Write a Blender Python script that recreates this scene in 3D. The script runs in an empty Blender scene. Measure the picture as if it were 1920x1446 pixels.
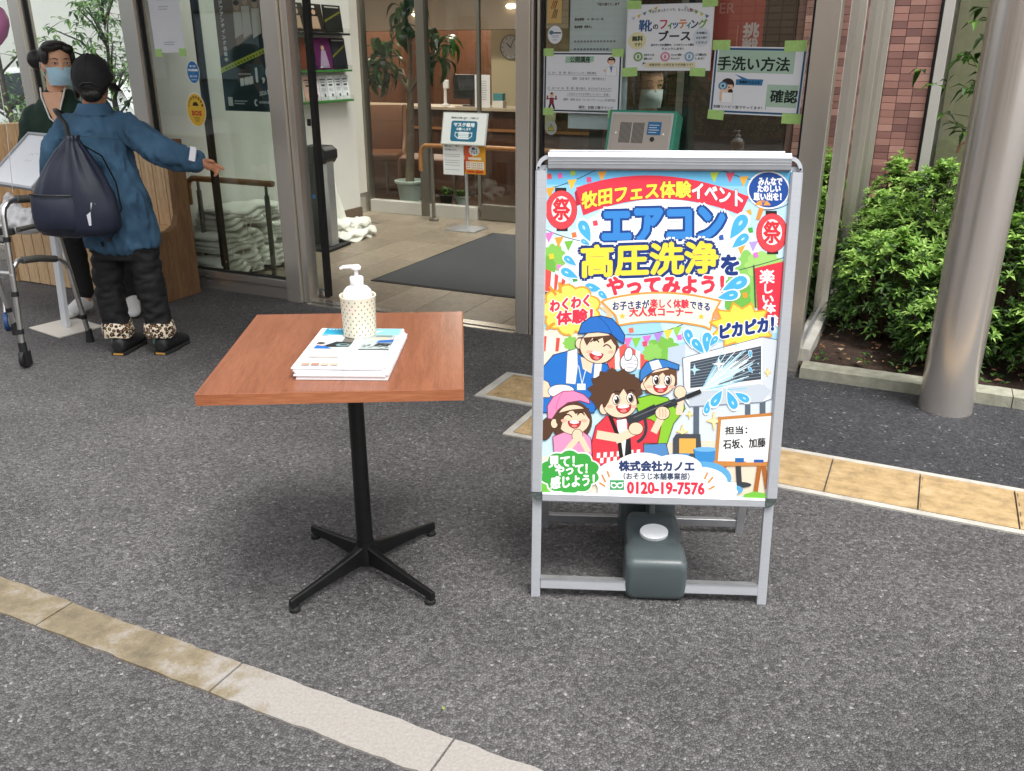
import bpy, bmesh, math, random
from mathutils import Vector, Matrix, noise
from mathutils.geometry import tessellate_polygon
random.seed(7)
SC = bpy.context.scene
COL = SC.collection
R = math.radians
PI = math.pi

# ------------------------------------------------------------------ camera
cam_data = bpy.data.cameras.new('camera')
cam = bpy.data.objects.new('camera', cam_data)
COL.objects.link(cam)
cam.location = (0, 0, 1.45)
cam.rotation_euler = (R(90 - 20.8), 0, 0)
cam_data.sensor_width = 36
cam_data.lens = 1630 / 1920 * 36
cam_data.clip_start = 0.05
cam_data.clip_end = 500
SC.camera = cam

# ------------------------------------------------------------------ daylight: bright overcast
SUN_EL, SUN_AZ = R(65), R(145)          # azimuth measured clockwise from +Y
world = bpy.data.worlds.new('World')
SC.world = world
world.use_nodes = True
wn = world.node_tree
bg = wn.nodes['Background']
sky = wn.nodes.new('ShaderNodeTexSky')
sky.sky_type = 'NISHITA'
sky.sun_disc = False
sky.sun_elevation = SUN_EL
sky.sun_rotation = SUN_AZ
sky.dust_density = 4.0
sky.air_density = 1.0
hsv = wn.nodes.new('ShaderNodeHueSaturation')     # cloud cover greys the sky
hsv.inputs['Saturation'].default_value = 0.12
wn.links.new(sky.outputs[0], hsv.inputs['Color'])
wn.links.new(hsv.outputs[0], bg.inputs[0])
bg.inputs[1].default_value = 0.15
sun_data = bpy.data.lights.new('sun', 'SUN')
sun_data.energy = 1.5
sun_data.angle = R(24)
sun_data.color = (1.0, 0.96, 0.9)
sun = bpy.data.objects.new('sun', sun_data)
COL.objects.link(sun)
sd = Vector((math.sin(SUN_AZ) * math.cos(SUN_EL), math.cos(SUN_AZ) * math.cos(SUN_EL), math.sin(SUN_EL)))
sun.rotation_euler = sd.to_track_quat('Z', 'Y').to_euler()
SC.view_settings.view_transform = 'Standard'
SC.view_settings.look = 'None'
SC.view_settings.exposure = 0.98
SC.view_settings.gamma = 1
SC.cycles.max_bounces = 10
SC.cycles.transparent_max_bounces = 24
SC.cycles.use_denoising = True
SC.cycles.sample_clamp_indirect = 4

# ------------------------------------------------------------------ the building's own grid: s along the facade, d into it
K = Vector((1.389, 3.986, 0))
ANG = -R(25.28)
EX = Vector((math.cos(ANG), math.sin(ANG), 0))
NY = Vector((-math.sin(ANG), math.cos(ANG), 0))
def W(s, d, z=0.0):
    return K + EX * s + NY * d + Vector((0, 0, z))

# ------------------------------------------------------------------ mesh helpers
class MB:
    def __init__(self):
        self.v, self.f, self.m = [], [], []
    def add(self, vs, fs, mi=0):
        o = len(self.v)
        self.v += [tuple(p) for p in vs]
        self.f += [tuple(i + o for i in q) for q in fs]
        self.m += [mi] * len(fs)
        return self
    def box(self, x0, x1, y0, y1, z0, z1, mi=0, M=None):
        vs = [Vector(p) for p in ((x0,y0,z0),(x1,y0,z0),(x1,y1,z0),(x0,y1,z0),(x0,y0,z1),(x1,y0,z1),(x1,y1,z1),(x0,y1,z1))]
        if M: vs = [M @ p for p in vs]
        return self.add(vs, [(0,3,2,1),(4,5,6,7),(0,1,5,4),(1,2,6,5),(2,3,7,6),(3,0,4,7)], mi)
    def tube(self, path, r, n=8, mi=0, caps=True, flat=None):
        P = [Vector(p) for p in path]
        k = len(P)
        rs = r if isinstance(r, (list, tuple)) else [r] * k
        T = []
        for i in range(k):
            a = P[max(i-1, 0)]; b = P[min(i+1, k-1)]
            t = (b - a)
            T.append(t.normalized() if t.length > 1e-9 else Vector((0,0,1)))
        ref = Vector((0,0,1)) if abs(T[0].z) < .9 else Vector((1,0,0))
        u = T[0].cross(ref).normalized()
        vs, fs = [], []
        for i in range(k):
            u = (u - T[i] * u.dot(T[i])).normalized()
            w = T[i].cross(u)
            for j in range(n):
                a = 2*PI*j/n
                vs.append(P[i] + u * (math.cos(a)*rs[i]) + w * (math.sin(a)*rs[i]*(flat or 1)))
        for i in range(k-1):
            for j in range(n):
                fs.append((i*n+j, i*n+(j+1)%n, (i+1)*n+(j+1)%n, (i+1)*n+j))
        if caps:
            fs.append(tuple(reversed(range(n)))); fs.append(tuple((k-1)*n+j for j in range(n)))
        return self.add(vs, fs, mi)
    def loft(self, rings, mi=0, caps=True, closed=True):
        n = len(rings[0]); vs = [p for r in rings for p in r]; fs = []
        for i in range(len(rings)-1):
            for j in range(n if closed else n-1):
                fs.append((i*n+j, i*n+(j+1)%n, (i+1)*n+(j+1)%n, (i+1)*n+j))
        if caps:
            fs.append(tuple(reversed(range(n)))); fs.append(tuple((len(rings)-1)*n+j for j in range(n)))
        return self.add(vs, fs, mi)
    def lathe(self, prof, n=24, mi=0, c=(0,0,0), caps=True):
        c = Vector(c)
        return self.loft([[c + Vector((r*math.cos(2*PI*j/n), r*math.sin(2*PI*j/n), z)) for j in range(n)] for r, z in prof], mi, caps)
    def ell(self, c, rad, nu=14, nv=9, mi=0, M=None):
        c = Vector(c); rings = []
        for i in range(1, nv):
            a = PI*i/nv
            rings.append([Vector((rad[0]*math.sin(a)*math.cos(2*PI*j/nu), rad[1]*math.sin(a)*math.sin(2*PI*j/nu), -rad[2]*math.cos(a))) for j in range(nu)])
        vs = [p for r in rings for p in r] + [Vector((0,0,-rad[2])), Vector((0,0,rad[2]))]
        fs = []
        for i in range(nv-2):
            for j in range(nu):
                fs.append((i*nu+j, i*nu+(j+1)%nu, (i+1)*nu+(j+1)%nu, (i+1)*nu+j))
        b = (nv-1)*nu
        for j in range(nu):
            fs.append((b, (j+1)%nu, j)); fs.append((b+1, (nv-2)*nu+j, (nv-2)*nu+(j+1)%nu))
        if M: vs = [M @ p for p in vs]
        return self.add([p + c for p in vs], fs, mi)
    def prism(self, poly, fn, t0, t1, mi=0):
        """extrude a 2D outline; fn(a, b, t) -> point"""
        n = len(poly)
        vs = [fn(a, b, t0) for a, b in poly] + [fn(a, b, t1) for a, b in poly]
        tri = tessellate_polygon([[Vector((a, b, 0)) for a, b in poly]])
        fs = [tuple(t) for t in tri] + [tuple(n+i for i in reversed(t)) for t in tri]
        fs += [(i, (i+1) % n, n+(i+1) % n, n+i) for i in range(n)]
        return self.add(vs, fs, mi)
    def mesh(self, name, mats, smooth=0, bev=0, seg=2):
        me = bpy.data.meshes.new(name)
        me.from_pydata(self.v, [], self.f)
        if not isinstance(mats, (list, tuple)): mats = [mats]
        for m in mats: me.materials.append(m)
        me.polygons.foreach_set('material_index', self.m)
        bm = bmesh.new(); bm.from_mesh(me)
        bmesh.ops.recalc_face_normals(bm, faces=bm.faces)
        if bev:
            es = [e for e in bm.edges if len(e.link_faces) == 2 and e.calc_face_angle(0) > R(35)]
            bmesh.ops.bevel(bm, geom=es, offset=bev, segments=seg, profile=.5, affect='EDGES', clamp_overlap=True)
        bm.to_mesh(me); bm.free()
        if smooth:
            me.shade_smooth()
            if smooth < 179: me.set_sharp_from_angle(angle=R(smooth))
        me.update()
        return me
    def build(self, name, mats, parent=None, smooth=0, bev=0, seg=2, loc=None, rot=None):
        return obj(name, self.mesh(name, mats, smooth, bev, seg), parent, loc, rot)

def obj(name, me, parent=None, loc=None, rot=None):
    o = bpy.data.objects.new(name, me)
    COL.objects.link(o)
    if parent: o.parent = parent
    if loc is not None: o.location = loc
    if rot is not None: o.rotation_euler = rot
    return o
def tag(o, label, cat, group=None):
    o['label'] = label; o['category'] = cat
    if group: o['group'] = group
    return o
def thing(name, label, cat, loc=(0,0,0), rotz=0.0, group=None):
    o = bpy.data.objects.new(name, None); COL.objects.link(o)
    o.empty_display_size = .1
    o.location = loc; o.rotation_euler = (0, 0, rotz)
    return tag(o, label, cat, group)
def struct(o):
    o['kind'] = 'structure'; return o
def stuff(o):
    o['kind'] = 'stuff'; return o
def arc(c, r, a0, a1, n, fn):
    return [fn(c[0] + r*math.cos(a0+(a1-a0)*i/n), c[1] + r*math.sin(a0+(a1-a0)*i/n)) for i in range(n+1)]
def rrect(x0, y0, x1, y1, r, n=4):
    out = []
    for cx, cy, a in ((x1-r, y0+r, -PI/2), (x1-r, y1-r, 0), (x0+r, y1-r, PI/2), (x0+r, y0+r, PI)):
        out += [(cx + r*math.cos(a+PI/2*i/n), cy + r*math.sin(a+PI/2*i/n)) for i in range(n+1)]
    return out

# ------------------------------------------------------------------ materials (all procedural)
def lin(c):
    if isinstance(c, str):
        c = c.lstrip('#'); c = [int(c[i:i+2], 16)/255 for i in (0, 2, 4)]
        c = [x/12.92 if x <= .04045 else ((x+.055)/1.055)**2.4 for x in c]
    return tuple(c[:3])
def newmat(name):
    m = bpy.data.materials.new(name); m.use_nodes = True
    nt = m.node_tree
    return m, nt, nt.nodes['Principled BSDF'], nt.nodes.new, nt.links.new
def P(name, col, rough=.5, metal=0., var=0., vs=8., bump=0., bs=60., col2=None, coord='Object', stretch=None, spec=.5, coat=0., trans=0., sheen=0.):
    """principled with noise-driven tone, roughness variation and fine bump"""
    m, nt, b, N, L = newmat(name)
    c = lin(col)
    b.inputs['Roughness'].default_value = rough
    b.inputs['Metallic'].default_value = metal
    b.inputs['Specular IOR Level'].default_value = spec
    b.inputs['Coat Weight'].default_value = coat
    b.inputs['Transmission Weight'].default_value = trans
    b.inputs['Sheen Weight'].default_value = sheen
    b.inputs['Base Color'].default_value = (*c, 1)
    if var or bump:
        tc = N('ShaderNodeTexCoord'); mp = N('ShaderNodeMapping')
        L(tc.outputs[coord], mp.inputs[0])
        if stretch: mp.inputs['Scale'].default_value = stretch
    if var:
        no = N('ShaderNodeTexNoise'); no.inputs['Scale'].default_value = vs; no.inputs['Detail'].default_value = 5
        L(mp.outputs[0], no.inputs['Vector'])
        rp = N('ShaderNodeValToRGB')
        c2 = lin(col2) if col2 else tuple(min(1, x*(1+var)) for x in c)
        c1 = c if col2 else tuple(x*(1-var) for x in c)
        rp.color_ramp.elements[0].position = .3; rp.color_ramp.elements[1].position = .7
        rp.color_ramp.elements[0].color = (*c1, 1); rp.color_ramp.elements[1].color = (*c2, 1)
        L(no.outputs['Fac'], rp.inputs[0]); L(rp.outputs[0], b.inputs['Base Color'])
        mr = N('ShaderNodeMapRange'); mr.inputs['To Min'].default_value = rough*.85; mr.inputs['To Max'].default_value = min(1, rough*1.2)
        L(no.outputs['Fac'], mr.inputs[0]); L(mr.outputs[0], b.inputs['Roughness'])
    if bump:
        n2 = N('ShaderNodeTexNoise'); n2.inputs['Scale'].default_value = bs; n2.inputs['Detail'].default_value = 4
        L(mp.outputs[0], n2.inputs['Vector'])
        bp = N('ShaderNodeBump'); bp.inputs['Strength'].default_value = bump; bp.inputs['Distance'].default_value = .01
        L(n2.outputs['Fac'], bp.inputs['Height']); L(bp.outputs[0], b.inputs['Normal'])
    return m
PRINTS = {}
def ink(c, rough=.45):
    k = (c, rough)
    if k not in PRINTS:
        PRINTS[k] = P('ink_' + c.lstrip('#'), tuple(x*.86 for x in lin(c)), rough, spec=.3)   # paper under ink reflects about 0.86
    return PRINTS[k]
def glass_mat(name, tint=(1,1,1), refl=1.0, ior=1.5):
    m, nt, b, N, L = newmat(name)
    out = nt.nodes['Material Output']; nt.nodes.remove(b)
    tr = N('ShaderNodeBsdfTransparent'); tr.inputs[0].default_value = (*tint, 1)
    gl = N('ShaderNodeBsdfGlossy'); gl.inputs['Roughness'].default_value = 0.0
    fr = N('ShaderNodeFresnel')
    ge = N('ShaderNodeNewGeometry'); ir = N('ShaderNodeMapRange'); ir.inputs['To Min'].default_value = ior; ir.inputs['To Max'].default_value = 1/ior   # same reflectance from both faces of the pane
    L(ge.outputs['Backfacing'], ir.inputs[0]); L(ir.outputs[0], fr.inputs[0])
    mx = N('ShaderNodeMixShader')
    mu = N('ShaderNodeMath'); mu.operation = 'MULTIPLY'; mu.inputs[1].default_value = refl
    L(fr.outputs[0], mu.inputs[0]); L(mu.outputs[0], mx.inputs[0]); L(tr.outputs[0], mx.inputs[1]); L(gl.outputs[0], mx.inputs[2])
    L(mx.outputs[0], out.inputs[0])
    return m
def wood(name, c1, c2, scale=1.0, axis='X', rough=.45, knots=False, coord='Object', coat=0):
    m, nt, b, N, L = newmat(name)
    tc = N('ShaderNodeTexCoord'); mp = N('ShaderNodeMapping'); L(tc.outputs[coord], mp.inputs[0])
    s = {'X': (1.2, 14, 14), 'Y': (14, 1.2, 14), 'Z': (14, 14, 1.2)}[axis]
    mp.inputs['Scale'].default_value = tuple(k*scale for k in s)
    n1 = N('ShaderNodeTexNoise'); n1.inputs['Scale'].default_value = 3; n1.inputs['Detail'].default_value = 8; n1.inputs['Roughness'].default_value = .65; n1.inputs['Distortion'].default_value = .6
    L(mp.outputs[0], n1.inputs['Vector'])
    n2 = N('ShaderNodeTexNoise'); n2.inputs['Scale'].default_value = 22; n2.inputs['Detail'].default_value = 3
    L(mp.outputs[0], n2.inputs['Vector'])
    mx = N('ShaderNodeMath'); mx.operation = 'MULTIPLY_ADD'; mx.inputs[1].default_value = .45
    L(n2.outputs['Fac'], mx.inputs[0])
    ml = N('ShaderNodeMath'); ml.operation = 'MULTIPLY'; ml.inputs[1].default_value = .6
    L(n1.outputs['Fac'], ml.inputs[0]); L(ml.outputs[0], mx.inputs[2])
    rp = N('ShaderNodeValToRGB'); rp.color_ramp.elements[0].position = .36; rp.color_ramp.elements[1].position = .68
    rp.color_ramp.elements[0].color = (*lin(c1), 1); rp.color_ramp.elements[1].color = (*lin(c2), 1)
    L(mx.outputs[0], rp.inputs[0])
    src = rp.outputs[0]
    if knots:
        vo = N('ShaderNodeTexVoronoi'); vo.inputs['Scale'].default_value = 5.5
        mp2 = N('ShaderNodeMapping'); L(tc.outputs[coord], mp2.inputs[0])
        mp2.inputs['Scale'].default_value = {'X': (.5, 1, 1), 'Y': (1, .5, 1), 'Z': (1, 1, .5)}[axis]
        L(mp2.outputs[0], vo.inputs['Vector'])
        kr = N('ShaderNodeValToRGB'); kr.color_ramp.elements[0].position = .05; kr.color_ramp.elements[1].position = .13
        kr.color_ramp.elements[0].color = (0,0,0,1); kr.color_ramp.elements[1].color = (1,1,1,1)
        L(vo.outputs['Distance'], kr.inputs[0])
        km = N('ShaderNodeMix'); km.data_type = 'RGBA'; km.inputs['A'].default_value = (*lin('#5b3a22'), 1)
        L(kr.outputs[0], km.inputs['Factor']); L(src, km.inputs['B']); src = km.outputs['Result']
    L(src, b.inputs['Base Color'])
    b.inputs['Roughness'].default_value = rough
    b.inputs['Coat Weight'].default_value = coat
    bp = N('ShaderNodeBump'); bp.inputs['Strength'].default_value = .12; bp.inputs['Distance'].default_value = .004
    L(mx.outputs[0], bp.inputs['Height']); L(bp.outputs[0], b.inputs['Normal'])
    return m
def steel(name, col='#b9b5ae', rough=.3, axis='Z', streak=.05):
    m, nt, b, N, L = newmat(name)
    tc = N('ShaderNodeTexCoord'); mp = N('ShaderNodeMapping'); L(tc.outputs['Object'], mp.inputs[0])
    mp.inputs['Scale'].default_value = {'Z': (2, 2, .35), 'X': (.5, 3, 3), 'H': (3, 3, 90)}[axis]
    no = N('ShaderNodeTexNoise'); no.inputs['Scale'].default_value = 4; no.inputs['Detail'].default_value = 4
    L(mp.outputs[0], no.inputs['Vector'])
    mr = N('ShaderNodeMapRange'); mr.inputs['To Min'].default_value = rough*(1-streak*2.5); mr.inputs['To Max'].default_value = rough*(1+streak*2.5)
    L(no.outputs['Fac'], mr.inputs[0]); L(mr.outputs[0], b.inputs['Roughness'])
    c = lin(col)
    rp = N('ShaderNodeValToRGB')
    rp.color_ramp.elements[0].color = (*[x*(1-streak) for x in c], 1); rp.color_ramp.elements[1].color = (*[min(1, x*(1+streak)) for x in c], 1)
    L(no.outputs['Fac'], rp.inputs[0]); L(rp.outputs[0], b.inputs['Base Color'])
    b.inputs['Metallic'].default_value = .78
    return m
def island_mat(name, stops, rough=.5, trans=0., obj_random=False, bump=0):
    """tone picked per loose piece (leaf, tile)"""
    m, nt, b, N, L = newmat(name)
    if obj_random:
        g = N('ShaderNodeObjectInfo'); src = g.outputs['Random']
    else:
        g = N('ShaderNodeNewGeometry'); src = g.outputs['Random Per Island']
    rp = N('ShaderNodeValToRGB')
    el = rp.color_ramp.elements
    el[0].position = stops[0][0]; el[0].color = (*lin(stops[0][1]), 1)
    el[1].position = stops[-1][0]; el[1].color = (*lin(stops[-1][1]), 1)
    for p, c in stops[1:-1]:
        e = el.new(p); e.color = (*lin(c), 1)
    L(src, rp.inputs[0])
    L(rp.outputs[0], b.inputs['Base Color'])
    b.inputs['Roughness'].default_value = rough
    if bump:
        tc = N('ShaderNodeTexCoord'); mp = N('ShaderNodeMapping'); mp.inputs['Scale'].default_value = (8, 8, 220)
        L(tc.outputs['Object'], mp.inputs[0])
        no = N('ShaderNodeTexNoise'); no.inputs['Scale'].default_value = 1.0; no.inputs['Detail'].default_value = 4
        L(mp.outputs[0], no.inputs['Vector'])
        bp = N('ShaderNodeBump'); bp.inputs['Strength'].default_value = bump; bp.inputs['Distance'].default_value = .003
        L(no.outputs['Fac'], bp.inputs['Height']); L(bp.outputs[0], b.inputs['Normal'])
    if trans:
        out = nt.nodes['Material Output']
        tl = N('ShaderNodeBsdfTranslucent'); L(rp.outputs[0], tl.inputs[0])
        mx = N('ShaderNodeMixShader'); mx.inputs[0].default_value = trans
        L(b.outputs[0], mx.inputs[1]); L(tl.outputs[0], mx.inputs[2]); L(mx.outputs[0], out.inputs[0])
    return m
def asphalt(name, dark, light, speck, cell=128.0):
    m, nt, b, N, L = newmat(name)
    tc = N('ShaderNodeTexCoord')
    dn = N('ShaderNodeTexNoise'); dn.inputs['Scale'].default_value = 60; L(tc.outputs['Object'], dn.inputs['Vector'])
    va = N('ShaderNodeMix'); va.data_type = 'VECTOR'; va.inputs['Factor'].default_value = .006
    L(tc.outputs['Object'], va.inputs['A']); L(dn.outputs['Color'], va.inputs['B'])
    v1 = N('ShaderNodeTexVoronoi'); v1.inputs['Scale'].default_value = cell; L(va.outputs['Result'], v1.inputs['Vector'])
    v2 = N('ShaderNodeTexVoronoi'); v2.feature = 'DISTANCE_TO_EDGE'; v2.inputs['Scale'].default_value = cell; L(va.outputs['Result'], v2.inputs['Vector'])
    sep = N('ShaderNodeSeparateColor'); L(v1.outputs['Color'], sep.inputs[0])
    rp = N('ShaderNodeValToRGB')
    el = rp.color_ramp.elements
    el[0].position = 0; el[0].color = (*lin(dark), 1); el[1].position = 1; el[1].color = (*lin(speck), 1)
    e = el.new(.975); e.color = (*lin(light), 1); e = el.new(.5); e.color = tuple((x+y)/2 for x, y in zip(lin(dark), lin(light))) + (1,)
    L(sep.outputs[0], rp.inputs[0])
    big = N('ShaderNodeTexNoise'); big.inputs['Scale'].default_value = 1.1; big.inputs['Detail'].default_value = 7; big.inputs['Roughness'].default_value = .62; L(tc.outputs['Object'], big.inputs['Vector'])
    br = N('ShaderNodeMapRange'); br.inputs['From Min'].default_value = .3; br.inputs['From Max'].default_value = .7; br.inputs['To Min'].default_value = .66; br.inputs['To Max'].default_value = 1.28
    L(big.outputs['Fac'], br.inputs[0])
    er = N('ShaderNodeMapRange'); er.inputs['From Max'].default_value = .16; er.inputs['To Min'].default_value = .6; L(v2.outputs['Distance'], er.inputs[0])
    mm = N('ShaderNodeMath'); mm.operation = 'MULTIPLY'; L(br.outputs[0], mm.inputs[0]); L(er.outputs[0], mm.inputs[1])
    mx = N('ShaderNodeMix'); mx.data_type = 'RGBA'; mx.blend_type = 'MULTIPLY'; mx.inputs['Factor'].default_value = 1
    L(rp.outputs[0], mx.inputs['A']); L(mm.outputs[0], mx.inputs['B'])
    L(mx.outputs['Result'], b.inputs['Base Color'])
    b.inputs['Roughness'].default_value = .72
    # stones stand at uneven heights with joints between them
    hh = N('ShaderNodeMath'); hh.operation = 'MULTIPLY_ADD'; hh.inputs[1].default_value = .5
    er2 = N('ShaderNodeMapRange'); er2.inputs['From Max'].default_value = .3; L(v2.outputs['Distance'], er2.inputs[0])
    L(sep.outputs[1], hh.inputs[0]); L(er2.outputs[0], hh.inputs[2])
    bp = N('ShaderNodeBump'); bp.inputs['Strength'].default_value = .75; bp.inputs['Distance'].default_value = .0032
    L(hh.outputs[0], bp.inputs['Height']); L(bp.outputs[0], b.inputs['Normal'])
    return m

M_ASPH = asphalt('asphalt', '#424041', '#706e6f', '#918f8d')
M_ASPH2 = asphalt('asphalt_new', '#26272b', '#4b4c51', '#8a8a8a', 110)
M_STEEL = steel('stainless', '#e2dcd2', .26)
M_STEELX = steel('stainless_sill', '#d0cbc2', .26, 'X')
M_STEELP = steel('stainless_column', '#dcd5ce', .24)
M_ALU = P('aluminium', '#c9ccd0', .38, .85, var=.05, vs=30)
M_ALUW = P('satin_aluminium', '#bcc0c6', .42, .45, var=.04, vs=20, stretch=(1, 1, 12))
M_GLASS = glass_mat('clear_glass', (.93, .96, .94), 1.7)
M_GLASSI = glass_mat('inner_glass', (.96, .97, .96), .8)
M_RUB = P('black_gasket', '#17181a', .6)
M_BLACK = P('black_plastic', '#1c1d1f', .5, var=.15, vs=20)
M_WHITEP = P('white_paint', '#ddd9d2', .6, var=.03, vs=3)
M_CREAM = P('cream_wall', '#d8d2c6', .7, var=.04, vs=2)
M_PAPER = P('white_paper', '#dfe1e6', .55, spec=.25, var=.015, vs=6)
M_TAPE = P('green_tape', '#a9d07a', .5, var=.08, vs=60)
M_CONC = P('pale_concrete', '#b5b2aa', .85, var=.14, vs=14, bump=.35, bs=160)
M_RAIL = wood('rail_wood', '#8a5a34', '#b98452', 1.5, 'X', .4)
# ------------------------------------------------------------------ flat print (ink on paper): layered outlines and lettering
_txt = {}
def text_mesh(s):
    if s not in _txt:
        t = bpy.data.curves.new('lettering', 'FONT'); t.body = s; t.size = 1; t.resolution_u = 2
        o = bpy.data.objects.new('lettering', t); COL.objects.link(o)
        bpy.context.view_layer.update()
        me = bpy.data.meshes.new_from_object(o.evaluated_get(bpy.context.evaluated_depsgraph_get()))
        vs = [(v.co.x, v.co.y) for v in me.vertices]; fs = [tuple(p.vertices) for p in me.polygons]
        bpy.data.objects.remove(o); bpy.data.curves.remove(t); bpy.data.meshes.remove(me)
        x0 = min(p[0] for p in vs); x1 = max(p[0] for p in vs); y0 = min(p[1] for p in vs); y1 = max(p[1] for p in vs)
        _txt[s] = ([((x-x0)/(x1-x0), (y-y0)/(y1-y0)) for x, y in vs], fs, (x1-x0)/(y1-y0))
    return _txt[s]
class Print:
    """2D artwork in its own units; wr(x, y) -> metres on the sheet, y up"""
    def __init__(self, wr=lambda x, y: (x, y), dz=.00006, z0=.0004):
        self.wr, self.dz, self.z = wr, dz, z0
        self.v, self.f, self.m, self.cols = [], [], [], []
    def ci(self, c):
        if c not in self.cols: self.cols.append(c)
        return self.cols.index(c)
    def raw(self, pts, fs, c):
        o = len(self.v); k = self.ci(c)
        for x, y in pts:
            a, b = self.wr(x, y); self.v.append((a, -self.z, b))
        self.f += [tuple(i+o for i in q) for q in fs]; self.m += [k]*len(fs)
        self.z += self.dz
    def poly(self, pts, c, line=None, lw=0):
        if line: self.line(list(pts) + [pts[0]], line, lw*1.9)
        self.raw(pts, [tuple(t) for t in tessellate_polygon([[Vector((x, y, 0)) for x, y in pts]])], c)
    def rect(self, x0, y0, x1, y1, c): self.poly([(x0,y0),(x1,y0),(x1,y1),(x0,y1)], c)
    def ell(self, cx, cy, rx, ry, c, rot=0, n=28, line=None, lw=0, a0=0, a1=2*PI):
        cr, sr = math.cos(rot), math.sin(rot); full = a1-a0 > 6.28
        pts = []
        for i in range(n if full else n+1):
            a = a0+(a1-a0)*i/n; x, y = rx*math.cos(a), ry*math.sin(a)
            pts.append((cx+x*cr-y*sr, cy+x*sr+y*cr))
        self.poly(pts, c, line, lw)
    def blob(self, cx, cy, rx, ry, c, bumps=9, amp=.1, line=None, lw=0):
        pts = []
        for i in range(bumps*8):
            a = 2*PI*i/(bumps*8); k = 1-amp+amp*2*abs(math.sin(a*bumps/2))
            pts.append((cx+rx*k*math.cos(a), cy+ry*k*math.sin(a)))
        self.poly(pts, c, line, lw)
    def star(self, cx, cy, rx, ry, c, n=4, inner=.3, line=None, lw=0, rot=PI/2):
        pts = [(cx+(rx if i % 2 == 0 else rx*inner)*math.cos(rot+PI*i/n), cy+(ry if i % 2 == 0 else ry*inner)*math.sin(rot+PI*i/n)) for i in range(2*n)]
        self.poly(pts, c, line, lw)
    def line(self, pts, c, w):
        vs, fs = [], []
        for (x0, y0), (x1, y1) in zip(pts, pts[1:]):
            l = math.hypot(x1-x0, y1-y0) or 1; dx, dy = (x1-x0)/l*w/2, (y1-y0)/l*w/2
            o = len(vs)
            vs += [(x0-dx-dy, y0-dy+dx), (x0-dx+dy, y0-dy-dx), (x1+dx+dy, y1+dy-dx), (x1+dx-dy, y1+dy+dx)]
            fs.append((o, o+1, o+2, o+3))
        # each segment sits a hair above the last
        for q in range(len(fs)):
            self.raw(vs[q*4:q*4+4], [(0,1,2,3)], c); self.z -= self.dz*.8
        self.z += self.dz
    def curve(self, p0, p1, p2, c, w, n=8):
        self.line([((1-t)**2*p0[0]+2*t*(1-t)*p1[0]+t*t*p2[0], (1-t)**2*p0[1]+2*t*(1-t)*p1[1]+t*t*p2[1]) for t in [i/n for i in range(n+1)]], c, w)
    def text(self, s, x0, y0, x1, y1, c, bold=0., up=1, bend=0., slant=0., edge=None, ew=0., skew=0.):
        """fit lettering into the box x0..x1, y0 (bottom)..y1 (top); bend lifts the middle, skew lifts the right end"""
        pts, fs, asp = text_mesh(s)
        base = [(x0 + u*(x1-x0) + slant*v*(y1-y0), y0 + v*(y1-y0) + up*bend*(1-(2*u-1)**2) + skew*u) for u, v in pts]
        def stamp(r, col, k):
            if r <= 0: self.raw(base, fs, col); return
            for i in range(k):
                a = 2*PI*i/k
                self.raw([(x+r*math.cos(a), y+r*math.sin(a)) for x, y in base], fs, col); self.z -= self.dz*.75
            self.raw(base, fs, col)
        if edge: stamp(ew, edge, 10)
        stamp(bold, c, 8 if bold else 1)
    def build(self, name, parent, loc=None, rot=None):
        me = bpy.data.meshes.new(name); me.from_pydata(self.v, [], self.f)
        for c in self.cols: me.materials.append(ink(c))
        me.polygons.foreach_set('material_index', self.m); me.update()
        # every layer faces the reader (-Y)
        bm = bmesh.new(); bm.from_mesh(me)
        for f in bm.faces:
            if f.normal.y > 0: f.normal_flip()
        bm.to_mesh(me); bm.free()
        return obj(name, me, parent, loc, rot)
# ================================================================== SETTING
def grid_thing(name, label, cat, s, d, z=0, group=None):
    return thing(name, label, cat, W(s, d, z), ANG, group)
# ground
b = MB(); b.add([(-150,-150,0),(150,-150,0),(150,150,0),(-150,150,0)], [(0,1,2,3)])
struct(b.build('ground', M_ASPH))
b = MB(); b.box(-.93, 7, -.925, -.075, -.05, .004)
struct(b.build('pavement', M_ASPH2, loc=W(0,0), rot=(0,0,ANG)))

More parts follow.
